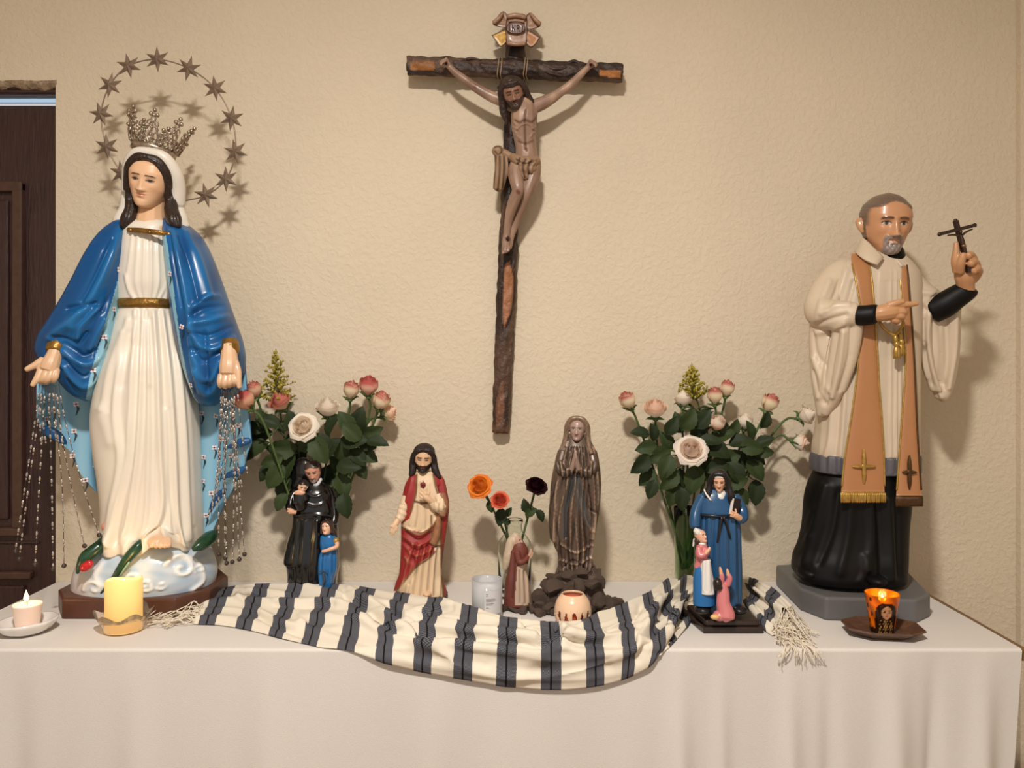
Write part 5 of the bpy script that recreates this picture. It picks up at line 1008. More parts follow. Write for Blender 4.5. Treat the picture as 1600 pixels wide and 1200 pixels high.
def lourdes():
    f = Fig(0.24); s = f.s; base = P(885, 950, .26); base[2] = TABLE_Z
    T = thing('grotto_statue', 'bronze-toned praying statue on a rock heap with small kneeling girl', 'figurine', tuple(base))
    bronze = mat('antiqued_bronze', vcol=True, rough=.42, metal=.2, coat=.05)
    V, F = loft(f, [(682, 884, 920, 0, 12), (690, 881, 924, 0, 16), (700, 877, 929, 1, 19), (715, 870, 934, 2, 22), (735, 864, 938, 3, 25), (755, 861, 939, 3, 26), (780, 859, 938, 3, 26), (810, 857, 935, 3, 26), (840, 859, 929, 3, 26), (848, 864, 927, 3, 26), (870, 872, 926, 4, 25), (888, 872, 928, 5, 26), (896, 876, 924, 6, 22)], 220, 240, 2.3)
    st = []; r = np.random.default_rng(5)
    for k in range(17):                                         # mantle edges and vertical folds
        x0 = 872+k*3.7; x1 = 861+k*4.5; wob = r.normal(0, 2.5, 3)
        st.append(([(x0*.6+902*.4, 700), (x0+wob[0], 750), (x1+wob[1], 800), (x1+wob[2]*1.4+2, 860), (x1*.75+900*.25, 892)], 1.7, 2.0*(1 if k % 2 else -1.4)))
    st += [([(880, 700), (872, 740), (868, 790), (866, 845)], 2.2, 3), ([(926, 700), (932, 740), (933, 790), (924, 842)], 2.2, 3), ([(886, 690), (880, 720), (884, 740)], 2, 2), ([(898, 745), (885, 790), (884, 840)], 2.5, -2.5), ([(898, 750), (910, 800), (924, 830)], 2.5, 2.5), ([(920, 760), (918, 790), (928, 800)], 2, -2), ([(876, 850), (900, 864), (924, 852)], 2, 2), ([(876, 875), (900, 882), (922, 872)], 2, 2.4), ([(880, 886), (896, 876), (914, 888)], 1.8, -2)]
    V, H = carve(V, F, st, s); X = project(V)
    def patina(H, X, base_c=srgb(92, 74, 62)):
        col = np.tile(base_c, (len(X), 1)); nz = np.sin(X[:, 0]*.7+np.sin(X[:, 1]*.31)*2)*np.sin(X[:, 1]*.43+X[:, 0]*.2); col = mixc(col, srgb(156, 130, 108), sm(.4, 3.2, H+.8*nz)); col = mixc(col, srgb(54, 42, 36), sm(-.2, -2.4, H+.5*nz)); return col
    col = patina(H, X); sash = in_poly(X, [(890, 742), (906, 742), (918, 800), (926, 822), (918, 828), (902, 790), (897, 770), (886, 800), (884, 840), (876, 838), (880, 790)])
    col[sash] = col[sash]*.4+np.array(srgb(74, 78, 78))*.6
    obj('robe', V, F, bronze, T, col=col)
    V, F = skin(f, [[(880, 706, 8, 9), (876, 728, 18, 9.5), (884, 738, 26, 8.5), (894, 732, 34, 6)], [(924, 706, 8, 9), (927, 728, 18, 9.5), (916, 738, 26, 8.5), (902, 732, 34, 6)]], [((900, 712, 8), (20, 14, 18))], 1.0, 3)
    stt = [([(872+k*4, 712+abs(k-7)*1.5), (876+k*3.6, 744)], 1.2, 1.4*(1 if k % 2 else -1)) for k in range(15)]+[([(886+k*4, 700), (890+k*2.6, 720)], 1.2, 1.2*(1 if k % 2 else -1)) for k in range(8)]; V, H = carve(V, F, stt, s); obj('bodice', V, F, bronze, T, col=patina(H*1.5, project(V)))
    V, F = skin(f, [[(893, 734, 36, 4), (896, 724, 38, 3.6), (898, 712, 38, 2.4), (899, 704, 37, 1.4)], [(904, 734, 36, 4), (902, 724, 38, 3.6), (900, 712, 38, 2.4), (900, 704, 37, 1.4)], [(896, 726, 40, 1.6), (898, 716, 41, 1.4), (899, 708, 40, 1)], [(902, 726, 40, 1.6), (901, 716, 41, 1.4), (900, 708, 40, 1)]], [], .6, 2)
    obj('praying_hands', V, F, mat('greyed_flesh', srgb(150, 124, 112), .45, metal=.1), T)
    hc = f.p(902, 671, 10); hh = 18*s
    V, F, C, M = head_mesh(hc, hh, yaw=apparent(902, -6), pitch=-2, roll=2, n=56, m=56, skin_c=srgb(164, 136, 126), lip=srgb(146, 104, 98), brow=srgb(82, 62, 56), eye='open', iris=(.1, .09, .1), blush=.04, width=.92)
    obj('head', V, F, painted, T, col=C); obj('neck', *skin(f, [[(902, 684, 3, 7), (902, 698, 6, 9)]], [], .9, 2), mat('greyed_flesh', None), T)
    def hp(x, y, z): return hc+(M@np.array([x, -y+.12, z]))*hh
    ve = []
    for sg in (-1, 1): ve += [tube([hp(0, .42, 1.02), hp(.5*sg, .4, .86), hp(.86*sg, .25, .3), hp(.95*sg, .15, -.4), hp(1.05*sg, .2, -1.2), hp(1.3*sg, .3, -2.0)], np.array([.2, .24, .24, .22, .24, .26])*hh, 14)]
    ve += [ellipsoid(hp(0, -.2, .3), np.array([.9, .85, .85])*hh, 20, 14), ftube(f, [(902, 680, -8, 18), (902, 700, -8, 24), (902, 720, -8, 28)], 18)]
    V, F = remesh(*join(*ve), .055*hh, 4); st = [([(884+k*1.4, 668), (880+k, 690), (876, 706)], 1, 1.0*(1 if k % 2 else -1)) for k in range(3)]+[([(920, 668), (922, 690), (928, 706)], 1, -1)]
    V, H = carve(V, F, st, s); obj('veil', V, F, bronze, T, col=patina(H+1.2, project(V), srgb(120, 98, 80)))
    # --- rock heap, each stone its own piece
    rock_m = mat('grotto_rock', srgb(106, 88, 76), .8, var=.35, vscale=40, bump=.7, bscale=120)
    protos = []
    for k in range(5):
        bm = bmesh.new(); bmesh.ops.create_icosphere(bm, subdivisions=2, radius=1.0); rr = np.random.default_rng(40+k); pl = rr.normal(0, 1, (7, 3)); pl /= np.linalg.norm(pl, axis=1)[:, None]
        for v in bm.verts:
            c = np.array(v.co)
            for q in pl:
                d = c@q-.5
                if d > 0: c = c-q*d*1.0
            v.co = c*1.12+rr.normal(0, .02, 3)
        me = bpy.data.meshes.new('rock'); bm.to_mesh(me); bm.free(); me.materials.append(rock_m); protos.append(me)
    rr = np.random.default_rng(11); rl = root_loc(T)
    core, cfc = loft(f, [(884, 872, 930, 2, 22), (900, 866, 936, 2, 30), (925, 858, 944, 2, 38), (948, 846, 956, 2, 44), (958, 846, 956, 2, 44)], 40, 24, 2.2)
    core[:, 2] = np.maximum(core[:, 2], TABLE_Z+.001); obj('rock_core', core, cfc, rock_m, T)
    def place(px, py, d, r, sq=(1, 1, .75)):
        c = f.p(px, py, d); c[2] = max(c[2], TABLE_Z+r*s*sq[2]*.85); o = bpy.data.objects.new('rock', protos[rr.integers(0, 5)]); COL.objects.link(o); o.parent = T
        o.matrix_local = Matrix.Translation(Vector(c-rl)) @ Matrix.Rotation(rr.uniform(0, 6.28), 4, 'Z') @ Matrix.Rotation(rr.uniform(-.9, .9), 4, 'X') @ Matrix.Diagonal((r*s*sq[0], r*s*sq[1], r*s*sq[2], 1))
    for px, py, d, r in ((862, 898, 6, 12), (876, 900, 26, 12), (892, 902, 32, 12), (908, 900, 30, 12), (922, 898, 20, 11), (932, 894, 4, 11), (858, 914, 14, 14), (872, 918, 34, 14), (888, 920, 42, 14), (905, 918, 42, 14), (922, 916, 34, 14), (936, 912, 16, 13), (846, 930, 14, 14), (858, 938, 36, 14), (874, 940, 50, 13), (892, 938, 52, 13), (912, 938, 50, 14), (930, 934, 42, 14), (944, 930, 22, 14), (956, 944, 10, 13), (948, 950, 30, 13), (936, 954, 46, 13), (920, 956, 56, 12), (842, 950, 30, 12), (850, 954, 46, 12), (866, 956, 56, 12), (884, 956, 58, 11), (902, 957, 58, 11), (962, 952, 24, 11), (832, 944, 14, 12), (880, 892, 14, 10), (914, 890, 12, 10), (900, 894, 24, 10)):
        place(px+rr.normal(0, 3), py+rr.normal(0, 3.5), d+rr.normal(0, 3), r*rr.uniform(.8, 1.3))
    for px, py, d in ((792, 948, 30), (804, 952, 40), (818, 954, 44), (832, 956, 44), (844, 960, 56), (800, 942, 16), (816, 944, 16), (830, 940, 4), (786, 952, 36)): place(px, py, d, rr.uniform(9, 11.5), (1.15, 1, .62))
    # --- kneeling girl in maroon
    V, F = loft(f, [(846, 806, 818, 26, 7), (852, 801, 822, 26, 10), (862, 798, 826, 26, 12), (876, 796, 826, 26, 13), (890, 794, 822, 26, 14), (905, 790, 826, 26, 16), (925, 788, 830, 26, 17), (944, 787, 831, 26, 18)], 90, 90, 2.2)
    st = [([(812+k*3.6, 892), (812+k*4.2, 920), (812+k*4.6, 942)], 1.3, 1.5*(1 if k % 2 else -1)) for k in range(5)]+[([(800, 862), (798, 890), (792, 935)], 2, 1.5), ([(804, 866), (803, 895), (800, 935)], 1.6, -1.5)]
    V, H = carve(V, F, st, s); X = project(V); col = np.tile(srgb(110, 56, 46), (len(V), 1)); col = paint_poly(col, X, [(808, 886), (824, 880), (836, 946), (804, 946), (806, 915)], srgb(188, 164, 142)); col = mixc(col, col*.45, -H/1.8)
    g = obj('kneeling_girl', V, F, matte_paint, T, col=col)
    hc = f.p(809, 846, 26); V, F, C, M = head_mesh(hc, 10.5*s, yaw=apparent(809, 55), pitch=-18, roll=0, n=44, m=44, skin_c=srgb(186, 150, 130), brow=srgb(80, 60, 50), eye='open', lip=srgb(160, 104, 92))
    obj('girl_head', V, F, matte_paint, g, col=C)
    V, F = skin(f, [[(808, 836, 24, 6), (800, 846, 24, 8), (797, 860, 24, 8.5), (793, 876, 24, 7.5), (789, 890, 24, 4)]], [((803, 845, 24), (8, 9, 9))], .8, 3); obj('girl_veil', V, F, mat('girl_cream_veil', srgb(196, 176, 152), .55, var=.2, vscale=60), g)
    obj('girl_arm', *skin(f, [[(808, 862, 36, 5.5), (812, 878, 40, 5), (820, 876, 42, 4.2), (826, 868, 42, 3.4)]], [], .7, 2), mat('girl_maroon', srgb(112, 56, 44), .55, var=.15, vscale=60), g)
    obj('girl_hands', *skin(f, [[(825, 872, 42, 3), (829, 864, 42, 2.6), (830, 858, 42, 1.6)], [(827, 873, 42, 2.2), (831, 868, 42, 2), (832, 862, 42, 1.2)]], [], .5, 2), mat('girl_flesh', srgb(186, 150, 128), .5), g)
lourdes()
def nun():
    f = Fig(0.42); s = f.s; base = P(1130, 975, .42); base[2] = TABLE_Z
    T = thing('nun_figurine', 'nun figurine in blue habit and black veil with two small children', 'figurine', tuple(base))
    wood = mat('dark_stained_plinth', srgb(46, 32, 26), .35, coat=.2, var=.3, vscale=20, stretch=(1, 8, 8))
    a, b, c, d = on_table(1079, 962), on_table(1100, 990), on_table(1193, 990), on_table(1186, 958)
    a = np.array([b[0]-.022, b[1]+.15]); d = np.array([c[0]-.006, b[1]+.15])
    pl = obj('plinth', *prism([(a[0]-.006, a[1]), (b[0]-.001, b[1]), (c[0]+.001, c[1]), (d[0]+.006, d[1])], TABLE_Z, TABLE_Z+.017), wood, T, smooth=False); bevel(pl, .003)
    ctr = (np.array(a[:2])+b[:2]+c[:2]+d[:2])/4
    sh = lambda q: ctr+(np.array(q[:2])-ctr)*.93
    bevel(obj('plinth_step', *prism([sh(a), sh(b), sh(c), sh(d)], TABLE_Z+.017, TABLE_Z+.033), wood, T, smooth=False), .006, 3)
    H0 = 18
    blue = mat('habit_blue', srgb(34, 78, 118), .35, coat=.2, var=.08, vscale=20)
    V, F = loft(f, [(764, 1104, 1140, 0, 10), (772, 1096, 1148, 0, 15), (784, 1091, 1154, 0, 19), (800, 1090, 1156, 1, 21), (806, 1094, 1154, 1, 20), (825, 1092, 1157, 1, 22), (860, 1090, 1158, 1, 24), (900, 1088, 1159, 1, 25), (930, 1088, 1159, 1, 26), (950, 1090, 1158, 1, 26)], 140, 160, 2.2)
    st = [([(1101+k*6.6, 810), (1098+k*7.2, 870), (1095+k*7.6, 946)], 1.8, 1.9*(1 if k % 2 else -1.3)) for k in range(9)]+[([(1094, 806), (1124, 808), (1154, 806)], 2, -1.5)]
    V, _ = carve(V, F, st, s); obj('habit', V, F, blue, T)
    obj('sleeve', *skin(f, [[(1099, 776, 0, 9), (1089, 796, 4, 9), (1086, 812, 10, 9), (1086, 824, 14, 8)]], [], 1, 3), blue, T)
    obj('sleeve', *skin(f, [[(1147, 776, 0, 9), (1158, 794, 4, 9), (1160, 808, 12, 9), (1153, 812, 20, 8)]], [], 1, 3), blue, T)
    dk = mat('black_veil_paint', srgb(22, 20, 22), .35, coat=.2); wh = mat('white_wimple', srgb(226, 222, 216), .4)
    obj('belt', *ftube(f, [(1094, 804, 12, 1.8), (1112, 806, 21, 2), (1128, 807, 23, 2), (1144, 806, 19, 2), (1154, 804, 8, 1.6)], 8), dk, T)
    for q in ([(1128, 808, 24, 2.4), (1124, 828, 25, 2.2), (1121, 848, 25, 1.4)], [(1131, 808, 24, 2.4), (1137, 826, 24, 2.2), (1142, 842, 23, 1.4)]): obj('ribbon', *ftube(f, q, 8), dk, T)
    hc = f.p(1124, 752, 12); hh = 15*s
    V, F, C, M = head_mesh(hc, hh, yaw=apparent(1124, -3), pitch=12, roll=0, n=56, m=56, skin_c=srgb(222, 172, 142), lip=srgb(180, 100, 86), brow=srgb(64, 44, 36), eye='down', blush=.2, width=.9)
    obj('head', V, F, painted, T, col=C)
    def hp(x, y, z): return hc+(M@np.array([x, -y+.12, z]))*hh
    obj('wimple', *remesh(*join(ftube(f, [(1124, 766, -2, 9), (1125, 774, 6, 11), (1125, 781, 14, 6)], 14), tube([hp(-.6, .45, .55), hp(0, .7, .64), hp(.6, .45, .55)], np.full(3, .1)*hh, 8)), .9*s, 3), wh, T)
    ve = []
    for sg in (-1, 1): ve += [tube([hp(0, .48, .92), hp(.5*sg, .45, .78), hp(.88*sg, .3, .2), hp(1.0*sg, .35, -.6), hp(1.15*sg, .55, -1.4), hp(1.2*sg-.1, .7, -2.4)], np.array([.26, .28, .26, .3, .4, .1])*hh, 14)]
    ve += [ellipsoid(hp(0, -.2, .25), np.array([.95, .9, .95])*hh, 20, 14), ftube(f, [(1124, 760, -6, 16), (1124, 776, -6, 22), (1124, 790, -8, 24)], 16)]
    obj('veil', *remesh(*join(*ve), .06*hh, 4), dk, T)
    obj('white_band', *ftube(f, [(1100, 765, 8, 1.2), (1105, 774, 13.5, 1.6), (1111, 782, 17.5, 1.3)], 8), wh, T)
    fl = mat('nun_flesh', srgb(222, 172, 138), .4, coat=.1)
    bk = obj('book', *box(f.p(1149, 792, 22), np.array([6, 3.2, 13])*s, R('y', 10)@R('z', 30)), mat('black_book', srgb(26, 22, 24), .5), T, smooth=False)
    obj('page_edge', *box(f.p(1143.6, 791, 23.5), np.array([1.1, 2.6, 12.4])*s, R('y', 10)@R('z', 30)), mat('page_white', srgb(222, 214, 204), .6), bk, smooth=False)
    obj('hand', *skin(f, [[(1156, 810, 22, 5), (1150, 806, 26, 5), (1146, 803, 28, 4)], [(1147, 802, 30, 1.8), (1143, 798, 30, 1.5)], [(1145, 804, 30, 1.8), (1141, 802, 30, 1.5)], [(1146, 807, 29, 1.8), (1141, 806, 29, 1.4)], [(1150, 801, 28, 1.9), (1149, 795, 28, 1.4)]], [], .6, 2), fl, T)
    for x in (1098, 1156): obj('shoe', *skin(f, [], [((x-2 if x > 1120 else x, 952, 24 if x > 1120 else 30), (13, 16, 7))], 1.4, 2), dk, T)
    # girl in pink top and white apron
    pink = mat('pink_paint', srgb(206, 122, 124), .38, coat=.15); dress = mat('girl_blue_skirt', srgb(36, 104, 164), .35, coat=.2)
    V, F = loft(f, [(884, 1088, 1108, 28, 8), (892, 1085, 1111, 28, 10), (910, 1083, 1114, 28, 12), (930, 1083, 1117, 28, 14), (944, 1083, 1117, 28, 14)], 60, 50, 2.2); g = obj('girl', V, F, dress, T)
    V, F = loft(f, [(874, 1095, 1110, 33, 8), (890, 1094, 1112, 33, 10), (910, 1093, 1115, 33, 12), (926, 1093, 1116, 33, 13)], 60, 50, 2.4); V, _ = carve(V, F, [([(1096+k*4, 878), (1095+k*4.6, 924)], 1.2, 1*(1 if k % 2 else -1)) for k in range(5)], s); obj('apron', V, F, wh, g)
    obj('girl_top', *skin(f, [[(1097, 850, 28, 8), (1096, 864, 28, 9.5), (1096, 876, 28, 8.5), (1090, 888, 27, 6)], [(1092, 856, 34, 5), (1094, 868, 40, 5), (1102, 866, 42, 4)]], [((1103, 862, 34), (6, 7, 7))], .9, 3), pink, g)
    obj('girl_hands', *skin(f, [[(1101, 866, 42, 3), (1107, 860, 42, 2.6), (1109, 855, 41, 1.8)]], [], .6, 2), fl, g)
    c2 = f.p(1096, 838, 30); V, F, C, M2 = head_mesh(c2, 10.5*s, yaw=apparent(1096, 50), pitch=-20, roll=0, n=44, m=44, skin_c=srgb(224, 172, 142), lip=srgb(180, 100, 86), brow=srgb(64, 44, 36), eye='open', blush=.2); obj('girl_head', V, F, painted, g, col=C)
    obj('girl_hair', *skin(f, [], [((1090, 845, 28), (6, 7, 6))], .8, 2), mat('girl_brown_hair', srgb(62, 42, 34), .4), g)
    obj('bonnet', *skin(f, [[(1088, 834, 28, 6.5), (1092, 830, 28, 8)], [(1085, 842, 28, 2), (1083, 854, 28, 1.4)]], [], .8, 3), wh, g); obj('girl_collar', *skin(f, [], [((1097, 849, 30), (7, 7, 3))], .7, 2), wh, g)
    # child in pink reaching up, seen from behind
    k = obj('reaching_child', *skin(f, [[(1128, 912, 44, 7), (1130, 925, 46, 9), (1130, 942, 48, 10.5), (1134, 958, 50, 13), (1134, 966, 52, 13)], [(1136, 914, 46, 5), (1140, 904, 48, 4.4), (1138, 898, 48, 3.6)], [(1126, 912, 46, 5), (1128, 902, 48, 4), (1127, 896, 48, 3.2)]], [((1124, 962, 50), (10, 10, 8))], .8, 3), pink, T)
    obj('child_arm', *skin(f, [[(1138, 899, 48, 3), (1137, 893, 48, 2.4), (1136, 889, 48, 1.2)]], [], .5, 2), fl, k); obj('child_arm', *skin(f, [[(1127, 897, 48, 3), (1126, 891, 48, 2.4), (1125, 886, 48, 1.4)]], [], .5, 2), fl, k)
    obj('child_hair', *skin(f, [], [((1121, 912, 50), (7, 8, 9)), ((1122, 918, 51), (7, 6, 5))], .8, 2), mat('black_child_hair', srgb(34, 24, 22), .35, coat=.2), k)
    obj('child_foot', *skin(f, [], [((1117, 964, 58), (7, 5, 4))], .7, 2), mat('yellow_foot', srgb(218, 178, 116), .4), k)
nun()
# ================================================================ roses, foliage, vases
petal_m = mat('rose_petal', vcol=True, rough=.6, spec=.25)
_nt = petal_m.node_tree; _b = _nt.nodes['Principled BSDF']; _tr = _nt.nodes.new('ShaderNodeBsdfTranslucent'); _mx = _nt.nodes.new('ShaderNodeMixShader'); _mx.inputs[0].default_value = .36   # petals let light through
_nt.links.new(_b.inputs['Base Color'].links[0].from_socket, _tr.inputs['Color']); _nt.links.new(_b.outputs[0], _mx.inputs[1]); _nt.links.new(_tr.outputs[0], _mx.inputs[2])
_nt.links.new(_mx.outputs[0], [n for n in _nt.nodes if n.type == 'OUTPUT_MATERIAL'][0].inputs['Surface'])
stem_m = mat('rose_stem', srgb(76, 98, 52), .5, var=.25, vscale=40)
calyx_m = mat('rose_calyx', srgb(86, 110, 60), .55, var=.2, vscale=60)
leaf_mats = [mat('rose_leaf_dark', srgb(38, 50, 26), .6, var=.25, vscale=40, spec=.3), mat('rose_leaf_mid', srgb(52, 66, 34), .6, var=.25, vscale=40, spec=.3)]
def leaf_mesh(k, m):
    r = np.random.default_rng(60+k); n, w = 13, 7; V = []
    for i in range(n):
        t = i/(n-1); hw = .31*math.sin(math.pi*min(1, t**.82))**.8*(1+.05*(-1)**i)+.004
        for j in range(w):
            u = j/(w-1)*2-1; V.append((t, u*hw, .13*abs(u)*hw/.3+.10*math.sin(t*2.6)*(.4+.3*k)-.12*t*t+.012*math.sin(9*t+u*4)))
    me = bpy.data.meshes.new('leaf'); me.from_pydata(V, [], grid_faces(n, w)); me.shade_smooth(); me.materials.append(m); return me
LEAVES = [leaf_mesh(k, leaf_mats[k % 2]) for k in range(4)]
def rose_petals(o, seed):
    """unit rose (radius 1, base at the origin, axis +z): list of (V, F, rim weight)"""
    r = np.random.default_rng(seed); out = []; wild = .06 if o > .7 else .02
    layers = [(2, .12, 0), (3, .22, 0), (3, .32, 0), (4, .42, .02), (4, .52, .05), (5, .62, .12), (5, .73, .36), (5, .82, .75), (5, .90, 1.15)] if o > .34 else [(2, .30, 0), (3, .58, .0), (3, .80, .10), (4, 1.0, .25)]
    a0 = 0
    H0 = (2.5 if o < .34 else 2.1)-1.0*o
    for k, (n, Rk, fl) in enumerate(layers):
        a0 += .7
        for i in range(n):
            ph = a0+2*math.pi*i/n+r.normal(0, .10); A = math.pi/n*(1.32 if o < .34 else 1.55); nu, nv = 9, 11
            Hk = H0*((1-.05*k) if o < .34 else (1.10-.04*k)*(1+.05*((i+k) % 2)))*(1-.16*o*fl)*r.uniform(.95, 1.04); Rr = Rk*r.uniform(.95, 1.05); V = []; W = []
            for a in range(nv):
                v = a/(nv-1)
                for b in range(nu):
                    u = b/(nu-1)*2-1; ve = v*(1-.20*u*u*(1 if v > .5 else .6))+wild*math.sin(7*u+i*2+k)*v*v
                    rad = Rr*math.sin(min(1, ve*(1.35-.25*o*fl))*math.pi/2)**.75
                    fl2 = (o*.85+.12)*fl
                    rad += fl2*max(0, ve-.5)**1.4*.95; z = Hk*ve**1.05-fl2*max(0, ve-.66)**1.6*2.2
                    if o < .34: rad *= 1-.22*max(0, ve-.55)/.45*(1-fl)
                    elif k < 7: rad *= 1-.40*(1-k/7)*(max(0, ve-.45)/.55)**1.2-.02*math.sin(u*5+i*3)*ve
                    rad *= 1+.07*u
                    an = ph+u*A*(min(1, .35+1.1*ve)-.18*max(0, ve-.7)/.3)
                    V.append((rad*math.cos(an), rad*math.sin(an), z)); W.append(min(1, max(0, (ve-(.62 if o > .2 else .70))/.26)**1.4+.35*max(0, abs(u)-.6)/.4*ve))
            out.append((np.array(V), grid_faces(nv, nu), np.array(W), k/len(layers)))
    return out
def rose(px, py, Y, rpx, axis, bloom, body, edge, foot, label, group, stem_bend=0.0, inner=None, sepal=True):
    """a cut rose; axis (right, towards viewer, up); foot = stem end in the vase"""
    s = scale_at(Y); c = P(px, py, Y); ax = np.array([axis[0], -axis[1], axis[2]], float); ax /= np.linalg.norm(ax); M = frame_to(ax, (0, 1, .3)); R_ = rpx*s
    H0 = (2.5 if bloom < .34 else 2.1)-1.0*bloom; b0 = c-ax*H0*.5*R_; foot = np.asarray(foot, float)
    T = thing('rose', label, 'rose', tuple(foot), group); seed = int(px*7+py)
    bl = None; r = np.random.default_rng(seed); inner = inner if inner is not None else body
    for k, (V, F, W, q) in enumerate(rose_petals(bloom, seed)):
        C = mixc(np.tile(np.array(inner)*(1-q)+np.array(body)*q, (len(V), 1)), edge, W*(1 if bloom < .34 else .75+.25*q)); C = mixc(C, srgb(206, 210, 160), np.clip(.28-V[:, 2]/H0, 0, 1)*1.6*(q > .8))
        Vw = (V*R_)@M.T+b0
        if bl is None:
            core = lathe([(0.02, .05), (.2, .2), (.14, H0*.5), (.09, H0*.86), (.02, H0*.92)], (0, 0, 0), 12); bl = obj('blossom', (core[0]*R_)@M.T+b0, core[1], petal_m, T, col=np.array(inner))
        obj('petal', Vw, F, petal_m, bl, col=C)
    cal = [ellipsoid((0, 0, -.10), (.30, .30, .26), 10, 8)]
    for i in range(5 if sepal else 0):
        an = i*1.2566+r.uniform(0, 1); dn = r.uniform(-.5, .5); pts = [(.22*math.cos(an), .22*math.sin(an), 0), (.7*math.cos(an), .7*math.sin(an), .12+.3*(dn > 0)), (1.02*math.cos(an), 1.02*math.sin(an), .25+dn)]
        cal.append(tube(pts, np.array([.16, .12, .02]), 6, 7, True, .3))
    cv, cf = join(*cal); obj('calyx', (cv*R_)@M.T+b0, cf, calyx_m, T, kind='stuff')
    p1 = b0-ax*2.2*R_; side = np.array([stem_bend, 0, 0]); path = [b0, p1, (p1*.5+foot*.5)+side, foot]
    obj('stem', *tube(path, np.array([2.6, 2.3, 2.4, 2.5])*s*.8, 8, 24), stem_m, T)
    return T, catmull(np.array(path), 40)
def add_leaf(roses, px, py, Y, ang, ln, k, tilt=0.0, face=.6):
    """leaf tip direction ang in the picture plane; attached to the nearest rose stem by a petiole"""
    s = scale_at(Y); c = P(px, py, Y); ln *= 1.22; a = math.radians(ang); d = np.array([math.cos(a), -.15+tilt, math.sin(a)]); d /= np.linalg.norm(d)
    n0 = np.array([0, -face, 1-face])+np.array([.25*math.sin(px), 0, .3*math.cos(py)]); n0 -= d*(n0@d); n0 /= np.linalg.norm(n0); y = np.cross(n0, d); L = ln*s; st = c-d*L*.5
    T, path = min(roses, key=lambda q: np.min(np.linalg.norm(q[1][4:]-st, axis=1))); rl = root_loc(T)
    o = bpy.data.objects.new('leaf', LEAVES[k % 4]); COL.objects.link(o); o.parent = T
    M = np.eye(4); M[:3, 0] = d*L; M[:3, 1] = y*L*1.05; M[:3, 2] = n0*L; M[:3, 3] = st-rl; o.matrix_local = Matrix(M.tolist())
    q = path[4:][np.argmin(np.linalg.norm(path[4:]-st, axis=1))]
    obj('leaf_stalk', *tube([q, (q+st)/2+np.array([0, 0, -.004]), st+d*L*.05], np.array([1.1, .9, .7])*s, 5, 7), stem_m, T)
def goldenrod(px, top, bot, halfw, Y, foot, label, tint):
    s = scale_at(Y); foot = np.asarray(foot); T = thing('goldenrod', label, 'flower', tuple(foot)); r = np.random.default_rng(int(px)); tipp = P(px, top, Y)
    ax = [tipp, P(px+2, (top+bot)/2, Y), P(px+6, bot, Y), P(px+14, bot+60, Y-.01), foot]; obj('stem', *tube(ax, np.array([.5, .9, 1.3, 1.6, 2])*s, 6), stem_m, T)
    fl = []; br = []; lf = []
    for k in range(46):
        t = (k/45)**.9; py = top+3+(bot-top)*t; L = halfw*(t**.75)*r.uniform(.75, 1.1); an = k*2.4; d = np.array([math.cos(an), math.sin(an), .35]); b = P(px+2*t, py+4, Y); e = b+d*L*s
        br.append(tube([b, (b+e)/2+np.array([0, 0, 1.2*s]), e], np.array([.5, .45, .3])*s, 4, 5))
        for j in range(int(5+9*t)):
            u = r.uniform(.15, 1.05); p = b+(e-b)*u+np.array([r.normal(0, 1.0), r.normal(0, 1.0), 1.6+r.normal(0, 1.0)])*s
            fl.append(ellipsoid(p, np.array([1.3, 1.3, 1.8])*s*r.uniform(.8, 1.5), 5, 4))
    obj('florets', *join(*fl), mat('goldenrod_yellow', tint, .7, var=.45, vscale=90), T, kind='stuff'); obj('twigs', *join(*br), calyx_m, T, kind='stuff')
    for k in range(18):
        t = r.uniform(.0, 1); py = bot+2+60*t; sg = r.choice([-1, 1]); L = r.uniform(20, 34); b = P(px+8+6*t, py, Y); e = b+np.array([sg*L*.8, r.uniform(-10, 10), L*r.uniform(.1, .7)])*s
        lf.append(e); V, F = tube([b, (b+e)/2+np.array([0, 0, 3*s]), e], np.array([1.2, 1.9, .3])*s, 6, 9, True, .3); obj('leaf', V, F, leaf_mats[1], T)
    return T
C_ = dict(cream=srgb(248, 234, 202), white=srgb(250, 240, 226), peach=srgb(246, 206, 172), pink=srgb(222, 140, 124), deep=srgb(206, 108, 104), redge=srgb(196, 92, 88), blush=srgb(250, 216, 192))
YL, YR = .11, .115
footL = P(492, 905, .09); footR = P(1070, 890, .10)
def jit(p, k): return p+np.array([.010*math.cos(k*2.4), .010*math.sin(k*2.4), .004*(k % 3)])
LG, RG = 'roses in the left bouquet', 'roses in the right bouquet'
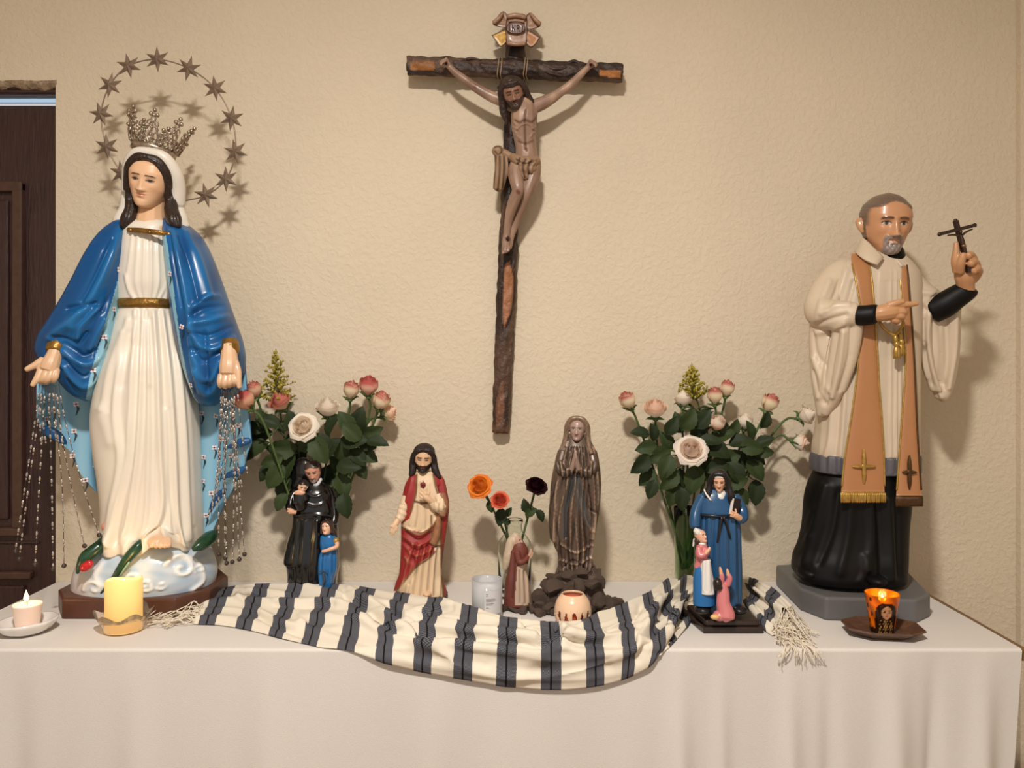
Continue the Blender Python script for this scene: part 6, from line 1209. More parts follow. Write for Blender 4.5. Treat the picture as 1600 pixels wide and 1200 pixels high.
left = [rose(382, 625, .27, 16, (-.5, .35, .8), .30, C_['peach'], C_['deep'], jit(footL, 0), 'deep pink half-open rose touching the blue mantle statue', LG, .0, C_['pink']),
        rose(397, 609, .13, 12, (-.25, .2, .95), .12, C_['peach'], C_['redge'], jit(footL, 1), 'small peach rosebud behind the deep pink rose by the statue', LG),
        rose(438, 628, .13, 17, (-.3, .5, .8), .38, C_['blush'], C_['pink'], jit(footL, 2), 'pale pink ruffled rose below the left goldenrod plume', LG, 0, C_['pink']),
        rose(472, 666, .19, 19, (-.05, .93, .36), 1.0, C_['white'], srgb(252, 242, 228), jit(footL, 3), 'wide open cream rose facing forward in the left bouquet', LG, 0, srgb(250, 232, 204)),
        rose(512, 637, .12, 18, (.05, .35, .9), .42, C_['white'], C_['white'], jit(footL, 4), 'round cream rose beside the wide open one, left bouquet', LG),
        rose(549, 609, .11, 13, (.15, .2, .95), .1, C_['cream'], C_['redge'], jit(footL, 5), 'leftmost of the three pink-edged buds, left bouquet', LG),
        rose(576, 603, .10, 15, (.05, .25, .95), .28, C_['blush'], C_['deep'], jit(footL, 6), 'topmost pink rose of the pink-edged trio, left bouquet', LG, 0, C_['pink']),
        rose(596, 626, .12, 13.5, (.35, .25, .9), .12, C_['cream'], C_['deep'], jit(footL, 7), 'lowest of the three pink-edged buds, left bouquet', LG),
        rose(607, 645, .08, 14, (.75, .1, .45), .45, C_['cream'], C_['blush'], jit(footL, 8), 'faded white rose leaning to the wall, left bouquet', LG)]
right = [rose(981, 626, .12, 13, (-.4, .2, .85), .12, C_['cream'], C_['redge'], jit(footR, 0), 'pink-edged rosebud at the far left of the right bouquet', RG),
         rose(1024, 639, .12, 18, (-.1, .4, .9), .42, C_['white'], C_['blush'], jit(footR, 1), 'round cream rose near the left of the right bouquet', RG),
         rose(1067, 624, .10, 14, (0, .05, 1), .35, C_['white'], C_['white'], jit(footR, 2), 'white rose just under the right goldenrod plume', RG),
         rose(1117, 618, .12, 12.5, (-.05, .2, .95), .1, C_['cream'], C_['redge'], jit(footR, 3), 'front one of the pink-edged bud pair, right bouquet', RG),
         rose(1136, 607, .10, 11.5, (.15, .15, .95), .1, C_['cream'], C_['redge'], jit(footR, 4), 'rear upper one of the pink-edged bud pair, right bouquet', RG),
         rose(1121, 661, .15, 12.5, (.1, .55, .8), .32, C_['blush'], C_['white'], jit(footR, 5), 'small cream bud amid leaves in the right bouquet', RG),
         rose(1080, 702, .19, 21, (-.1, .85, .5), .95, C_['white'], srgb(252, 240, 228), jit(footR, 6), 'large open blush-white rose above the nun figurine', RG, 0, srgb(250, 222, 204)),
         rose(1164, 659, .08, 12, (.1, .2, .9), .3, C_['white'], C_['white'], jit(footR, 7), 'pale white rose close to the wall, right bouquet', RG),
         rose(1203, 629, .12, 13.5, (.35, .2, .9), .12, C_['cream'], C_['redge'], jit(footR, 8), 'pink-edged rosebud pointing up right in the right bouquet', RG),
         rose(1260, 649, .12, 15, (.8, .45, .4), .5, C_['white'], C_['white'], jit(footR, 9), 'white rose reaching toward the priest statue', RG),
         rose(1250, 691, .11, 13, (.9, .2, -.1), .35, C_['white'], C_['blush'], jit(footR, 10), 'drooping white rose lowest beside the priest statue', RG)]
LL = [(405, 683, 200, 36), (400, 705, 215, 40), (420, 660, 160, 30), (440, 700, 180, 40), (455, 658, 100, 30), (450, 730, 250, 40), (470, 715, 265, 44), (500, 704, 300, 40), (520, 665, 60, 34), (540, 660, 120, 34), (560, 655, 70, 36), (580, 675, 20, 34), (590, 692, -5, 30), (575, 712, -30, 30), (555, 690, 10, 36), (535, 700, 80, 34), (515, 700, 45, 36), (430, 745, 240, 36), (445, 765, 250, 34),
      (425, 720, 200, 30), (530, 735, -60, 36), (535, 760, -70, 34), (540, 790, -80, 34), (528, 775, -40, 30), (505, 690, 120, 28), (480, 694, 200, 34), (560, 715, -45, 30), (440, 785, 240, 26), (415, 740, 230, 26), (520, 745, -20, 34), (505, 745, 60, 36), (410, 655, 120, 28), (460, 745, 230, 38), (485, 740, 280, 40), (545, 730, 0, 34), (565, 735, -60, 26), (395, 668, 150, 26), (548, 675, 140, 34), (570, 690, 150, 34), (530, 720, 130, 34), (500, 705, 190, 30)]
for k, (a, b, an, ln) in enumerate(LL): add_leaf(left, a, b, .075 if 450 < a < 532 and b > 712 else YL+.02+.05*((k*7) % 5)/4, an, ln, k, 0, .55+.1*(k % 4))
RL = [(1000, 677, 170, 26), (1010, 700, 190, 30), (1000, 725, 225, 34), (1010, 745, 230, 30), (1018, 765, 250, 26), (1040, 690, 120, 30), (1050, 665, 60, 28), (1040, 730, 250, 36), (1060, 752, 270, 36), (1050, 772, 260, 34), (1090, 668, 90, 36), (1075, 655, 60, 34), (1110, 690, 0, 30), (1130, 680, 20, 34), (1120, 705, -20, 40), (1145, 668, 60, 26), (1160, 692, 10, 36), (1175, 700, -10, 32), (1180, 716, -30, 30), (1195, 706, -5, 24), (1160, 720, -30, 34),
      (1180, 735, -50, 34), (1150, 740, -60, 34), (1140, 715, 30, 34), (1195, 690, 30, 26), (1170, 672, 100, 26), (1195, 656, 70, 24), (1150, 752, 10, 32), (1181, 770, -92, 34), (1085, 750, 250, 40), (1125, 668, 160, 26), (1030, 712, 210, 34), (1065, 780, 270, 30), (1100, 735, 300, 40), (1120, 730, 200, 34), (1060, 660, 110, 30), (1100, 655, 60, 30), (1045, 750, 230, 34), (1130, 745, -40, 36), (1160, 775, -60, 26), (1020, 675, 100, 24)]
for k, (a, b, an, ln) in enumerate(RL): add_leaf(right, a, b, YR+.0+.05*((k*7) % 5)/4, an, ln, k, 0, .55+.1*(k % 4))
goldenrod(431, 545, 628, 34, .10, jit(footL, 9), 'yellow goldenrod plume rising from the left bouquet', srgb(168, 152, 52))
goldenrod(1081, 567, 618, 27, .09, jit(footR, 11), 'yellow goldenrod plume rising from the right bouquet', srgb(176, 156, 40))
glass = mat('clear_vase_glass', srgb(244, 248, 244), .03, trans=1.0, ior=1.2, spec=.5)
def vase(px, topy, Y, rpx, prof, label, name='glass_vase', n=40, m=None):
    s = scale_at(Y); c = P(px, 0, Y); H = P(px, topy, Y)[2]-TABLE_Z; outer = [(0.001, .0005)]+[(r*rpx*s, max(.0005, z*H)) for r, z in prof]; t = .0022
    inner = [(max(.001, r-t), max(z, .008)) for r, z in outer[::-1]]
    V, F = lathe(outer+inner, (c[0], c[1], TABLE_Z), n); return root_mesh(name, *fix_winding(V, F), m or glass, label, 'vase', (c[0], c[1], TABLE_Z))
vase(492, 815, .09, 22, [(.80, 0), (.82, .2), (.86, .6), (.95, .9), (1.0, 1.0)], 'clear glass vase of roses behind the black-robed figurine')
vase(1070, 792, .10, 17, [(.9, 0), (.92, .3), (.95, .7), (1.0, 1.0)], 'tall clear glass vase behind the nun figurine', m=mat('greenish_vase_glass', srgb(196, 214, 190), .04, trans=1.0, ior=1.25))
vase(804, 811, .16, 27, [(.92, 0), (.96, .02), (.97, .60), (.94, .70), (.70, .78), (.46, .84), (.42, .92), (.47, .955), (.50, .97), (.47, 1.0)], 'small clear bottle vase with three bright roses')
fc = P(806, 880, .16); CG = 'roses in the bottle vase'
mid = [rose(749, 759, .20, 17, (-.25, .8, .55), .85, srgb(252, 190, 72), srgb(238, 122, 50), jit(fc, 0), 'orange and yellow open rose in the bottle vase', CG, 0, srgb(254, 198, 84)),
       rose(781, 781, .21, 13, (-.1, .75, .65), .75, srgb(238, 138, 100), srgb(236, 120, 92), jit(fc, 1), 'coral open rose in the bottle vase', CG, 0, srgb(226, 92, 72)),
       rose(838, 758, .19, 15, (.15, .6, .75), .8, srgb(52, 12, 24), srgb(40, 10, 18), jit(fc, 2), 'dark maroon rose in the bottle vase', CG, 0, srgb(64, 12, 26))]
for k, (a, b, an, ln) in enumerate([(782, 808, -100, 24), (766, 792, -70, 16), (822, 790, 110, 20), (830, 800, 30, 18), (844, 806, -60, 18), (795, 800, 60, 14), (790, 815, 160, 14), (812, 905, 20, 22)]): add_leaf(mid, a, b, .18, an, ln, k)
# ================================================================ the striped shawl along the table's front
def shawl():
    base = on_table(800, 985); base[2] = TABLE_Z
    T = thing('striped_shawl', 'cream and dark grey striped fringed shawl draped over the table front', 'shawl', tuple(base))
    # stations along the length: top edge (px, py, lift), bottom edge (px, py); rows past 1010 hang over the front edge
    S = [((338, 925, .006), (302, 974)), ((385, 914, .022), (345, 976)), ((430, 911, .030), (395, 985)), ((478, 912, .034), (440, 997)), ((528, 914, .036), (490, 1008)), ((580, 921, .034), (545, 1022)), ((632, 928, .030), (602, 1038)), ((682, 940, .028), (660, 1052)), ((732, 953, .026), (718, 1062)), ((782, 962, .024), (774, 1071)),
         ((830, 971, .024), (830, 1077)), ((880, 975, .026), (885, 1078)), ((928, 968, .028), (938, 1072)), ((972, 947, .030), (982, 1060)), ((1008, 928, .034), (1018, 1040)), ((1038, 912, .038), (1050, 1008)), ((1064, 905, .036), (1076, 975)), ((1096, 903, .022), (1096, 950)), ((1130, 904, .014), (1128, 940)), ((1160, 905, .030), (1158, 950)), ((1188, 914, .034), (1178, 968)), ((1216, 930, .028), (1194, 984)), ((1240, 950, .014), (1206, 992))]
    nu, nv = 420, 64; Z0 = TABLE_Z+.004; edge = TD+.012
    tops = np.array([[*a] for a, b in S]); bots = np.array([[*b] for a, b in S]); tt = catmull(tops, nu); bb = catmull(bots, nu)
    G = np.zeros((nu, nv, 3)); r = np.random.default_rng(3)
    for i in range(nu):
        u = i/(nu-1); px, py, lift = tt[i]; p0 = on_table(px, py, lift); bx, by = bb[i]
        k = float(np.clip((by-1006)/34, 0, 1)); k = k*k*(3-2*k)
        pt = on_table(bx, min(by, 1011), .004); flat = [p0+np.array([0, .02, -lift]), p0, p0*.72+pt*.28+np.array([0, 0, .020]), p0*.45+pt*.55+np.array([0, 0, .016]), p0*.22+pt*.78+np.array([0, 0, .010]), p0*.08+pt*.92+np.array([0, 0, .006]), pt]
        pb = P(bx, max(by, 1013), edge+.014); q = np.array([p0[0]*.4+pb[0]*.6, -(edge-.010), Z0+.012]); q2 = np.array([p0[0]*.28+pb[0]*.72, -(edge+.012), Z0-.010])
        over = [p0+np.array([0, .02, -lift]), p0, (p0+q)/2+np.array([0, 0, .014]), q, q2, (q2+pb)/2+np.array([0, -.004, 0]), pb]
        ctl = [a*(1-k)+b_*k for a, b_ in zip(flat, over)]
        c = catmull(np.array(ctl), 120); L = np.r_[0, np.cumsum(np.linalg.norm(np.diff(c, axis=0), axis=1))]; tv = np.linspace(0, L[-1], nv)
        G[i] = np.stack([np.interp(tv, L, c[:, k]) for k in range(3)], 1)
    U, Vv = np.meshgrid(np.linspace(0, 1, nu), np.linspace(0, 1, nv), indexing='ij')
    def smooth(a): return (a[2:]+a[:-2]+2*a[1:-1])/4
    for _ in range(8): G[1:-1] = smooth(G)
    # long folds that wander along the cloth
    def crest(x): return (1-np.abs(np.sin(math.pi*x)))**1.6
    ph1 = 3.1*Vv+1.2*U+.35*np.sin(U*9)+.2*np.sin(U*23+2); ph2 = 5.2*Vv-2.0*U+.3*np.sin(U*13+1)
    bunch = .45+.6*np.exp(-((U-.70)/.10)**2)+.45*np.exp(-((U-.33)/.12)**2)+.5*np.exp(-((U-.92)/.07)**2)
    hgt = (.026*crest(ph1)+.014*crest(ph2)-.011)*bunch*np.clip(4*Vv, 0, 1)*np.clip(6*(1-Vv), .25, 1)
    # sharp pinch near the middle, as where the cloth was gathered
    hgt += .014*np.exp(-(((U-.50)*3.2+(Vv-.50)*.55)/.05)**2)*np.exp(-((U-.50)/.07)**2)+.012*np.exp(-(((U-.40)*2.0-(Vv-.40)*.5)/.05)**2)*np.exp(-((U-.38)/.10)**2)
    F = grid_faces(nu, nv); V = G.reshape(-1, 3); N = normals(V, F)
    if (N[:, 2]-N[:, 1]).mean() < 0: F = [tuple(reversed(q)) for q in F]; N = -N
    V = V+N*hgt.reshape(-1)[:, None]
    folds = [([(372, 932), (408, 958), (453, 977), (476, 971)], 5, 6), ([(395, 956), (427, 974), (470, 992)], 4, -7), ([(476, 972), (508, 974), (545, 970)], 4, -6), ([(470, 964), (508, 962), (550, 962)], 6, 5), ([(538, 928), (567, 945), (596, 971), (619, 987), (655, 991), (713, 994)], 4.5, -10), ([(545, 922), (580, 940), (608, 962), (630, 976), (665, 979), (720, 983)], 6, 8),
             ([(530, 940), (560, 960), (590, 985), (620, 998), (660, 1003), (720, 1006)], 7, 7), ([(606, 944), (622, 962), (640, 972)], 4, -8), ([(640, 972), (660, 962), (705, 950)], 4, -6), ([(634, 960), (664, 950), (700, 944)], 5, 6), ([(732, 996), (770, 998), (806, 1004), (842, 1010), (866, 992)], 4.5, -10), ([(730, 985), (770, 986), (806, 990), (836, 994)], 6, 8), ([(730, 1010), (770, 1013), (810, 1018), (846, 1020)], 7, 6),
             ([(820, 976), (856, 992), (868, 993)], 4, -8), ([(868, 980), (870, 993), (874, 1004)], 5, -8), ([(872, 990), (904, 1005), (960, 1008), (990, 1002)], 4.5, -9), ([(880, 980), (906, 992), (960, 995), (990, 988)], 6, 8), ([(880, 1010), (910, 1020), (960, 1022), (1000, 1010)], 7, 5), ([(1046, 940), (1030, 970), (1012, 1002), (996, 1030)], 5, -9), ([(1030, 935), (1014, 968), (1000, 996)], 6, 7), ([(1060, 945), (1048, 980), (1030, 1015)], 5, 7), ([(1076, 940), (1062, 975), (1046, 1004)], 4, -8),
             ([(1000, 950), (984, 972), (950, 984)], 4, -6), ([(400, 925), (440, 930), (500, 928), (540, 935)], 4, -5), ([(430, 945), (470, 948), (520, 944)], 4, -5), ([(430, 938), (470, 940), (520, 936)], 5, 5), ([(560, 1000), (620, 1020), (690, 1030), (760, 1038)], 7, -4), ([(800, 1045), (870, 1050), (950, 1040)], 8, -4), ([(1172, 925), (1196, 945), (1212, 968)], 4, -8), ([(1180, 915), (1206, 935), (1224, 955)], 5, 6), ([(1166, 940), (1184, 962), (1196, 980)], 5, 5)]
    V, _ = carve(V, F, folds, scale_at(.5), False)
    V[:, 2] = np.where(V[:, 1] > -(edge-.002), np.maximum(V[:, 2], TABLE_Z+.0025), V[:, 2]); hang = V[:, 2] < TABLE_Z-.004; V[hang, 1] = np.minimum(V[hang, 1], -(TD+.016+.10*np.minimum(.1, TABLE_Z-V[hang, 2])))
    m = bpy.data.materials.new('striped_weave'); m.use_nodes = True; nt = m.node_tree; Nn = nt.nodes; L = nt.links; b = Nn['Principled BSDF']; b.inputs['Roughness'].default_value = .9; b.inputs['Specular IOR Level'].default_value = .15
    at = Nn.new('ShaderNodeUVMap'); at.uv_map = 'UVMap'; sx = Nn.new('ShaderNodeSeparateXYZ'); L.new(at.outputs['UV'], sx.inputs[0])
    def math_(op, a, b_=None, c=None):
        n = Nn.new('ShaderNodeMath'); n.operation = op
        for k, v in enumerate((a, b_, c)):
            if v is None: continue
            if isinstance(v, (int, float)): n.inputs[k].default_value = v
            else: L.new(v, n.inputs[k])
        return n.outputs[0]
    fr = math_('FRACT', sx.outputs['X']); dc = math_('ABSOLUTE', math_('SUBTRACT', fr, .5)); stripe = math_('LESS_THAN', dc, .225); line = math_('LESS_THAN', dc, .022)
    wv = Nn.new('ShaderNodeTexChecker'); wv.inputs['Scale'].default_value = 1.0; mp = Nn.new('ShaderNodeMapping'); mp.inputs['Scale'].default_value = (26, 240, 1); L.new(at.outputs['UV'], mp.inputs['Vector']); L.new(mp.outputs['Vector'], wv.inputs['Vector'])
    wv.inputs['Color1'].default_value = (*srgb(58, 58, 66), 1); wv.inputs['Color2'].default_value = (*srgb(104, 104, 110), 1)
    mx = Nn.new('ShaderNodeMix'); mx.data_type = 'RGBA'; mx.inputs['A'].default_value = (*srgb(226, 216, 198), 1); L.new(stripe, mx.inputs['Factor']); L.new(wv.outputs['Color'], mx.inputs['B'])
    m2 = Nn.new('ShaderNodeMix'); m2.data_type = 'RGBA'; m2.inputs['B'].default_value = (*srgb(26, 25, 28), 1); L.new(line, m2.inputs['Factor']); L.new(mx.outputs['Result'], m2.inputs['A']); L.new(m2.outputs['Result'], b.inputs['Base Color'])
    nz = Nn.new('ShaderNodeTexNoise'); nz.inputs['Scale'].default_value = 500; bp = Nn.new('ShaderNodeBump'); bp.inputs['Strength'].default_value = .25; bp.inputs['Distance'].default_value = .002; tcn = Nn.new('ShaderNodeTexCoord'); L.new(tcn.outputs['Object'], nz.inputs['Vector']); L.new(nz.outputs['Fac'], bp.inputs['Height']); L.new(bp.outputs['Normal'], b.inputs['Normal'])
    nvt = len(V); V2 = np.vstack([V, V-N*.0016]); rim = list(range(nv))+[i*nv+nv-1 for i in range(1, nu)]+[(nu-1)*nv+j for j in range(nv-2, -1, -1)]+[i*nv for i in range(nu-2, 0, -1)]
    F2 = F+[tuple(reversed([q+nvt for q in fc])) for fc in F]+[(rim[(i+1) % len(rim)], rim[i], rim[i]+nvt, rim[(i+1) % len(rim)]+nvt) for i in range(len(rim))]
    o = obj('woven_cloth', V2, F2, m, T); me = o.data; uvl = me.uv_layers.new(name='UVMap')
    mid = G[:, nv//2]; arc = np.r_[0, np.cumsum(np.linalg.norm(np.diff(mid, axis=0), axis=1))]; arc = arc/arc[-1]*19.0+.15
    skew = (Vv-.5)*.0
    su = (arc[:, None]+skew).reshape(-1); sv = Vv.reshape(-1); idx = np.empty(len(me.loops), int); me.loops.foreach_get('vertex_index', idx); idx %= nvt
    uvl.data.foreach_set('uv', np.stack([su[idx], sv[idx]], 1).ravel())
    # fringes
    fm = mat('cream_fringe_yarn', srgb(230, 218, 198), .9)
    fr_ = []
    for k in range(110):
        j = int(k/109*(nv-1)); p = V.reshape(nu, nv, 3)[0, j].copy(); tgt = on_table(r.uniform(228, 275), r.uniform(958, 984)); tgt[2] = TABLE_Z+.002+r.uniform(0, .016)
        if k % 3 == 0: tgt = on_table(r.uniform(238, 300), r.uniform(938, 962)); tgt[2] = TABLE_Z+.003+r.uniform(0, .024)
        a = p*.66+tgt*.34+r.normal(0, .007, 3); bq = p*.33+tgt*.67+r.normal(0, .010, 3); a[2] = max(a[2], TABLE_Z+.003); bq[2] = max(bq[2], TABLE_Z+.002)
        fr_.append(tube([p, a, bq, tgt, tgt+np.array([r.normal(0, .008), r.normal(0, .004), 0])], np.array([1.6, 1.5, 1.4, 1.2, .8])*.0010, 5, 18))
    obj('fringe', *join(*fr_), fm, T, kind='stuff')
    fr_ = []
    for k in range(90):
        j = int(k/89*(nv-1)); p = V.reshape(nu, nv, 3)[-1, j].copy(); t = k/89
        ex, ey = r.uniform(1205, 1262)+18*r.random(), r.uniform(985, 1012)
        if k % 4 == 0:                                        # strands that tip over the edge
            e = P(r.uniform(1215, 1290), r.uniform(1014, 1040), TD+.035); a = on_table(p[0]/scale_at(.45)*0+r.uniform(1215, 1250), 992); a[2] = TABLE_Z+.006; b1 = np.array([e[0]*.6+a[0]*.4, -(TD+.016), TABLE_Z+.006]); b2 = np.array([e[0], -(TD+.032), TABLE_Z-.012])
            fr_.append(tube([p, a+r.normal(0, .005, 3)*np.array([1, 1, .2]), b1, b2, e], np.array([1.5, 1.4, 1.3, 1.1, .8])*.0009, 5, 20))
        else:
            tgt = on_table(ex, ey); tgt[2] = TABLE_Z+.003+abs(r.normal(0, .010)); a = (p+tgt)/2+r.normal(0, .008, 3); a[2] = max(a[2], TABLE_Z+.006)
            fr_.append(tube([p, a, tgt, tgt+np.array([r.normal(.004, .008), r.normal(0, .006), -.001])], np.array([1.6, 1.4, 1.2, .8])*.0009, 5, 16))
    obj('fringe', *join(*fr_), fm, T, kind='stuff')
shawl()
# ================================================================ candles and small vessels
def solid_lathe(prof, c, n=40, **k): return fix_winding(*lathe([(.0005, prof[0][1])]+prof+[(.0005, prof[-1][1])], c, n, **k))
flame_m = mat('candle_flame', srgb(255, 220, 140), .5, emit=(1.0, .62, .22), estr=14)
def flame(c, h, parent):
    prof = [(.0002, 0), (.16*h, .12*h), (.21*h, .28*h), (.15*h, .55*h), (.06*h, .82*h), (.0002, h)]; V, F = lathe(prof, c, 14); obj('flame', V, F, flame_m, parent)
    l = bpy.data.lights.new('flame_light', 'POINT'); l.energy = .25; l.color = (1, .62, .28); l.shadow_soft_size = .01; o = bpy.data.objects.new('flame_light', l); COL.objects.link(o); o.location = np.array(c)+np.array([0, 0, h*.5]); return o
porc = mat('white_porcelain', srgb(232, 226, 220), .2, coat=.4)
def small_candle():
    q = on_table(38, 990); c = np.array([q[0], q[1]+.01, TABLE_Z]); s = scale_at(.52)
    rp = lambda th, k: .05*np.abs(np.sin(th*4))*(k in (2, 3, 4, 5)); R0 = 43*s
    V, F = lathe([(.001, .001), (.55*R0, .001), (.80*R0, .011), (.97*R0, .026), (1.0*R0, .034), (.95*R0, .034), (.76*R0, .016), (.5*R0, .006), (.001, .006)], c, 64, ripple=rp); V[:, 2] += .004*np.sin(np.arctan2(V[:, 1]-c[1], V[:, 0]-c[0])+2.2)*((V[:, 2]-c[2]) > .02)
    root_mesh('candle_dish', *fix_winding(V, F), porc, 'white scalloped china dish at the left table edge', 'dish', tuple(c))
    T = thing('tapered_candle', 'short pale pink tapered candle burning in the white dish', 'candle', (c[0]+.002, c[1], TABLE_Z+.0065)); b = c+np.array([.002, 0, .0065])
    top = .070; obj('wax', *solid_lathe([(16*s, 0), (17.5*s, .02), (21*s, top-.004), (21.5*s, top), (20*s, top), (17*s, top-.003)], b, 36), mat('pale_pink_wax', srgb(240, 216, 200), .45, sss=.5, emit=(1, .62, .42), estr=.10), T)
    obj('wick', *tube([b+np.array([0, 0, top-.004]), b+np.array([-.001, 0, top+.006]), b+np.array([-.003, 0, top+.010])], np.full(3, .0009), 6), mat('black_wick', srgb(24, 20, 18), .9), T)
    flame(b+np.array([-.003, 0, top+.007]), .030, T).parent = None
small_candle()
def led_candle():
    q = on_table(190, 988); c = np.array([q[0], q[1]+.012, TABLE_Z]); s = scale_at(.5); R0 = 42*s
    V, F = lathe([(.001, .001), (.62*R0, .001), (.72*R0, .008), (.84*R0, .030), (1.0*R0, .052), (.985*R0, .053), (.80*R0, .030), (.68*R0, .010), (.60*R0, .004), (.001, .004)], c, 72, ripple=lambda th, k: (.06*np.sin(th*6) if k in (4, 5) else .02*np.sin(th*6)*(k in (3, 6))))
    th = np.arctan2(V[:, 1]-c[1], V[:, 0]-c[0]); V[:, 2] += .008*np.sin(th*6)*np.clip((V[:, 2]-c[2]-.03)/.02, 0, 1)
    root_mesh('glass_bowl', *fix_winding(V, F), mat('ruffled_glass', srgb(248, 236, 226), .12, trans=.92, ior=1.22), 'small ruffled clear glass bowl around the glowing pillar candle', 'bowl', tuple(c))
    T = thing('pillar_candle', 'glowing yellow electric pillar candle standing in the glass bowl', 'candle', (c[0], c[1], TABLE_Z+.0045)); b = c+np.array([0, 0, .0045]); rr = 27.5*s; H = 80*s
    prof = [(rr, 0), (rr, H*.96), (rr*.96, H), (rr*.82, H*.99), (rr*.74, H*.86), (.002, H*.82)]
    V, F = fix_winding(*lathe([(.0005, 0)]+prof, b, 48)); th = np.arctan2(V[:, 1]-b[1], V[:, 0]-b[0]); V[:, 2] += (.007*np.sin(th*1+2.8)+.003*np.sin(th*3))*(V[:, 2]-b[2] > H*.93)
    obj('wax', V, F, mat('glowing_ivory_wax', srgb(246, 214, 140), .5, emit=(1, .60, .17), estr=.50), T)
    obj('electric_flame', *ellipsoid(b+np.array([0, 0, H*.90]), (.0045, .0025, .014), 12, 10), mat('led_flame', srgb(255, 236, 170), .4, emit=(1, .8, .4), estr=5), T)
    l = bpy.data.lights.new('candle_glow', 'POINT'); l.energy = .22; l.color = (1, .66, .28); l.shadow_soft_size = .015; o = bpy.data.objects.new('candle_glow', l); COL.objects.link(o); o.location = b+np.array([0, 0, H*1.12])
led_candle()
def jar_candle():
    Y = .36; s = scale_at(Y); c = P(761, 0, Y); c[2] = TABLE_Z; rr = 24*s; H = P(0, 904, Y)[2]-TABLE_Z
    T = thing('jar_candle', 'white candle in a clear tumbler with small printed label', 'candle', tuple(c))
    gl = obj('tumbler', *fix_winding(*lathe([(.001, .001), (rr*.9, .001), (rr, .006), (rr, H), (rr*.93, H), (rr*.92, H*.84), (rr*.92, .008), (.001, .008)], c, 48)), mat('frosted_tumbler', srgb(236, 236, 238), .12, trans=.55, ior=1.2), T)
    obj('wax', *solid_lathe([(rr*.905, .009), (rr*.905, H*.80), (rr*.8, H*.79)], c, 40), mat('white_wax', srgb(226, 224, 224), .5), T)
    # label: a curved paper with printed marks
    a0, a1 = -95, -35
    def patch(a, b, z0, z1, off): 
        an = np.radians(np.linspace(a, b, 14)); return np.array([[c[0]+(rr+off)*math.cos(t), c[1]+(rr+off)*math.sin(t), c[2]+z] for z in (z0, z1) for t in an]), [(i, i+1, 15+i, 14+i) for i in range(13)]
    lb = obj('label', *patch(-98, -28, H*.18, H*.78, .0004), mat('label_paper', srgb(206, 204, 206), .6), T)
    ink = mat('grey_print', srgb(120, 118, 122), .6)
    for z, w0, w1 in ((.70, -92, -84), (.655, -92, -86), (.58, -92, -58), (.55, -92, -52), (.52, -92, -60), (.46, -92, -64), (.43, -92, -68), (.36, -92, -82)): obj('print_line', *patch(w0, w1, H*z-.0008, H*z+.0006, .0008), ink, lb)
    obj('wick', *tube([c+np.array([0, 0, H*.79]), c+np.array([.001, 0, H*.86])], np.full(2, .0009), 6), mat('black_wick'), T)
jar_candle()
def burner():
    Y = .425; s = scale_at(Y); c = P(895, 0, Y); c[2] = TABLE_Z; H = P(0, 927, Y)[2]-TABLE_Z; R0 = 29*s
    prof = [(.60, 0), (.74, .02), (.90, .14), (.985, .30), (1.0, .45), (.965, .62), (.86, .80), (.70, .93), (.62, .985), (.58, 1.0), (.54, .985), (.55, .93)]
    n, m = 128, 76; pr = catmull(np.array(prof), m); th = np.linspace(0, 2*np.pi, n, endpoint=False); holes = []
    V = np.concatenate([np.stack([c[0]+r*R0*np.cos(th), c[1]+r*R0*np.sin(th), np.full(n, c[2]+max(0, z)*H)], 1) for r, z in pr]); F = []
    def cut(t, z):                                            # openings: teeth along the bottom, arches and triangles above
        k = t/(2*math.pi)*14; fz = k-math.floor(k)-.5; i = int(math.floor(k)) % 14
        if z < .17: return z > .04 and abs(fz) < .26*(1 if z < .13 else (.17-z)/.04)
        if .21 < z < .56:
            u = abs(fz); 
            if i % 2: return u < .36*(.56-z)/.33
            return (u/.28)**2+((z-.38)/.17)**2 < 1
        return False
    for i in range(m-1):
        for j in range(n):
            zc = (pr[i][1]+pr[i+1][1])/2
            if i < m*.72 and cut(th[j]+.02, zc): continue
            F.append((i*n+j, i*n+(j+1) % n, (i+1)*n+(j+1) % n, (i+1)*n+j))
    T = thing('oil_burner', 'peach glazed ceramic oil burner with cut-out holes before the rocks', 'burner', tuple(c))
    o = obj('pierced_shell', V, F, mat('peach_glaze', srgb(236, 198, 164), .22, coat=.4), T); sd = o.modifiers.new('thickness', 'SOLIDIFY'); sd.thickness = .004; sd.offset = -1
    orange = mat('orange_glaze', srgb(214, 90, 48), .3, coat=.3)
    obj('oil_dish', *solid_lathe([(R0*.54, H*.93), (R0*.50, H*.90), (R0*.30, H*.84)], c, 36), orange, T)
    obj('inner_wall', *lathe([(R0*.50, .006), (R0*.78, H*.3), (R0*.78, H*.5), (R0*.56, H*.86)], c, 36), orange, T)
    obj('foot_plate', *solid_lathe([(R0*.62, .0005), (R0*.64, .006)], c, 36), MATS['peach_glaze'], T)
    obj('tealight', *solid_lathe([(R0*.34, .007), (R0*.34, .02), (R0*.3, .018)], c, 24), mat('tealight_white', srgb(230, 222, 212), .4), T)
burner()
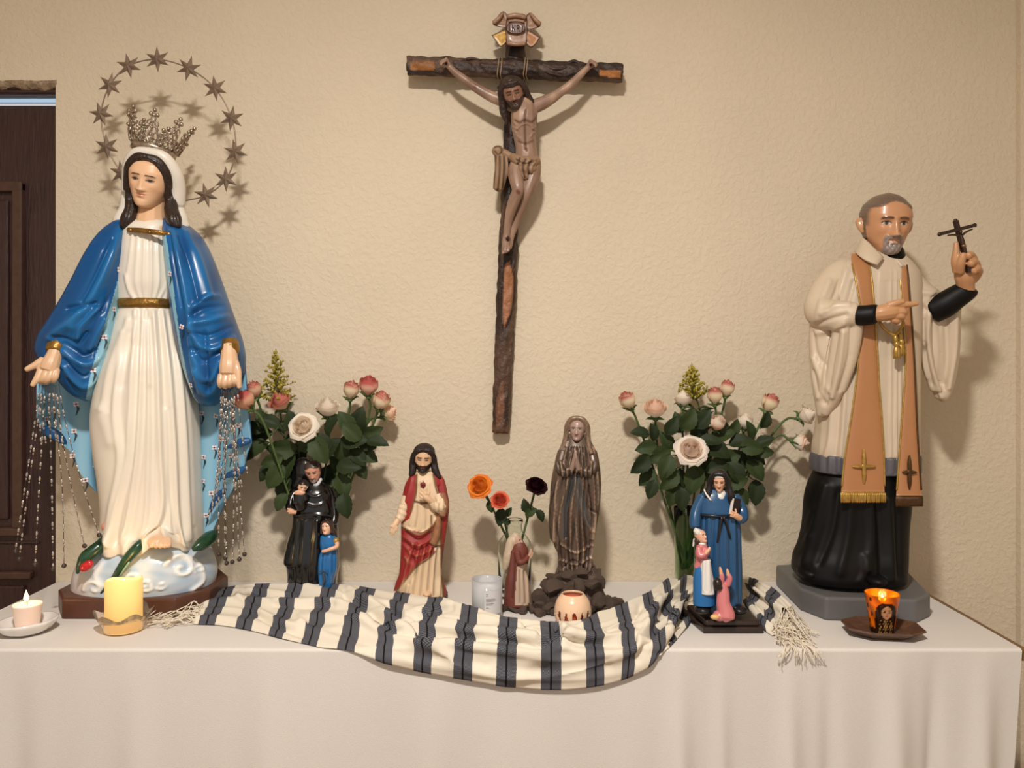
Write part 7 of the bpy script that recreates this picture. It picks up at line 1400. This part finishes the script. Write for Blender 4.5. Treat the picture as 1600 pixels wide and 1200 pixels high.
def votive():
    # octagonal wooden tray, tilted rim
    Y = .49; s = scale_at(Y); wood = mat('brown_tray_wood', srgb(92, 62, 44), .38, coat=.15, var=.35, vscale=25, stretch=(2, 9, 9))
    q = [on_table(*p) for p in ((1334, 980), (1362, 1003), (1420, 1003), (1426, 988))]; c = np.array([P(1378, 0, .50)[0], -.505, TABLE_Z])
    def ring(rx, ry, z, k=.52, ang=-.12):
        pts = [(-1, -k), (-k, -1), (k, -1), (1, -k), (1, k), (k, 1), (-k, 1), (-1, k)]; ca, sa = math.cos(ang), math.sin(ang)
        return [(c[0]+ca*x*rx-sa*y*ry, c[1]+sa*x*rx+ca*y*ry, TABLE_Z+z) for x, y in pts]
    rings = [ring(.062, .040, .001), ring(.098, .068, .022), ring(.096, .066, .026), ring(.062, .040, .010)]; V = np.array(sum(rings, [])); F = grid_faces(4, 8, True)+[tuple(range(8))[::-1], tuple(range(24, 32))]
    tr = root_mesh('wooden_tray', *fix_winding(V, F), wood, 'small dark octagonal wooden tray at the right front', 'tray', tuple(c), smooth=False)
    b = np.array([P(1377, 0, .50)[0], -.505, TABLE_Z+.0105]); rr = 25*s; H = .100
    T = thing('votive_candle', 'amber votive glass printed with a veiled face, candle burning inside', 'candle', tuple(b))
    n, m = 72, 40; V = []; C = []
    for i in range(m):
        z = i/(m-1); rad = rr*(.70+.32*z**1.1)
        for j in range(n):
            t = 2*math.pi*j/n-math.pi/2; V.append((b[0]+rad*math.cos(t), b[1]+rad*math.sin(t), b[2]+.001+z*H))
            x = math.degrees(math.atan2(math.sin(t+math.pi/2+.12), math.cos(t+math.pi/2+.12)))/45; y = (z-.48)*2.1      # front print coords
            amber = np.array(srgb(238, 132, 24)); dark = np.array(srgb(40, 24, 16)); front = abs(x) < 1.25 and -1.0 < y < .72
            cc = amber*(.75+.25*math.sin(x*5+z*9)); 
            if z < .12: cc = dark
            if front:
                veil = (x/.98)**2+((y-.12)/.66)**2 < 1 or (y < .1 and abs(x) < 1.05-.1*y)
                if veil: cc = dark*(1.3+.6*math.sin(x*14+y*4)) 
                if (x/.44)**2+((y-.20)/.36)**2 < 1: cc = np.array(srgb(196, 152, 112))
                for ex in (-.19, .19):
                    if ((x-ex)/.12)**2+((y-.24)/.045)**2 < 1 or (abs(x-ex) < .10 and abs(y-.335) < .014): cc = dark
                if abs(x) < .05 and .05 < y < .22: cc = np.array(srgb(168, 122, 88))
                if (x/.13)**2+((y+.0)/.035)**2 < 1: cc = np.array(srgb(150, 70, 56))
                if y < -.22 and abs(x) < .5-.3*y and math.sin(x*23)*math.sin(y*19) > .35: cc = np.array(srgb(190, 150, 92))
            elif abs(x) > 1.25 and abs(x) < 2.4 and math.sin(x*8)*math.sin(z*16) > .55: cc = dark*2
            C.append(cc)
    o = obj('printed_glass', V, grid_faces(m, n, True), mat('printed_amber_glass', vcol=True, rough=.15, trans=.35, ior=1.15, coat=.3), T, col=np.array(C)); sd = o.modifiers.new('thickness', 'SOLIDIFY'); sd.thickness = .0022
    obj('glass_foot', *solid_lathe([(rr*.66, .0005), (rr*.70, .006), (rr*.68, .010)], b, 40), mat('dark_glass', srgb(46, 30, 22), .1, coat=.5), T)
    obj('wax', *solid_lathe([(rr*.60, .011), (rr*.84, H*.72), (rr*.7, H*.71)], b, 36), mat('amber_wax', srgb(246, 170, 60), .5, emit=(1, .42, .06), estr=.9), T)
    obj('wick', *tube([b+np.array([0, 0, H*.70]), b+np.array([0, 0, H*.80])], np.full(2, .0009), 6), mat('black_wick'), T)
    flame(b+np.array([0, 0, H*.76]), .024, T)
votive()
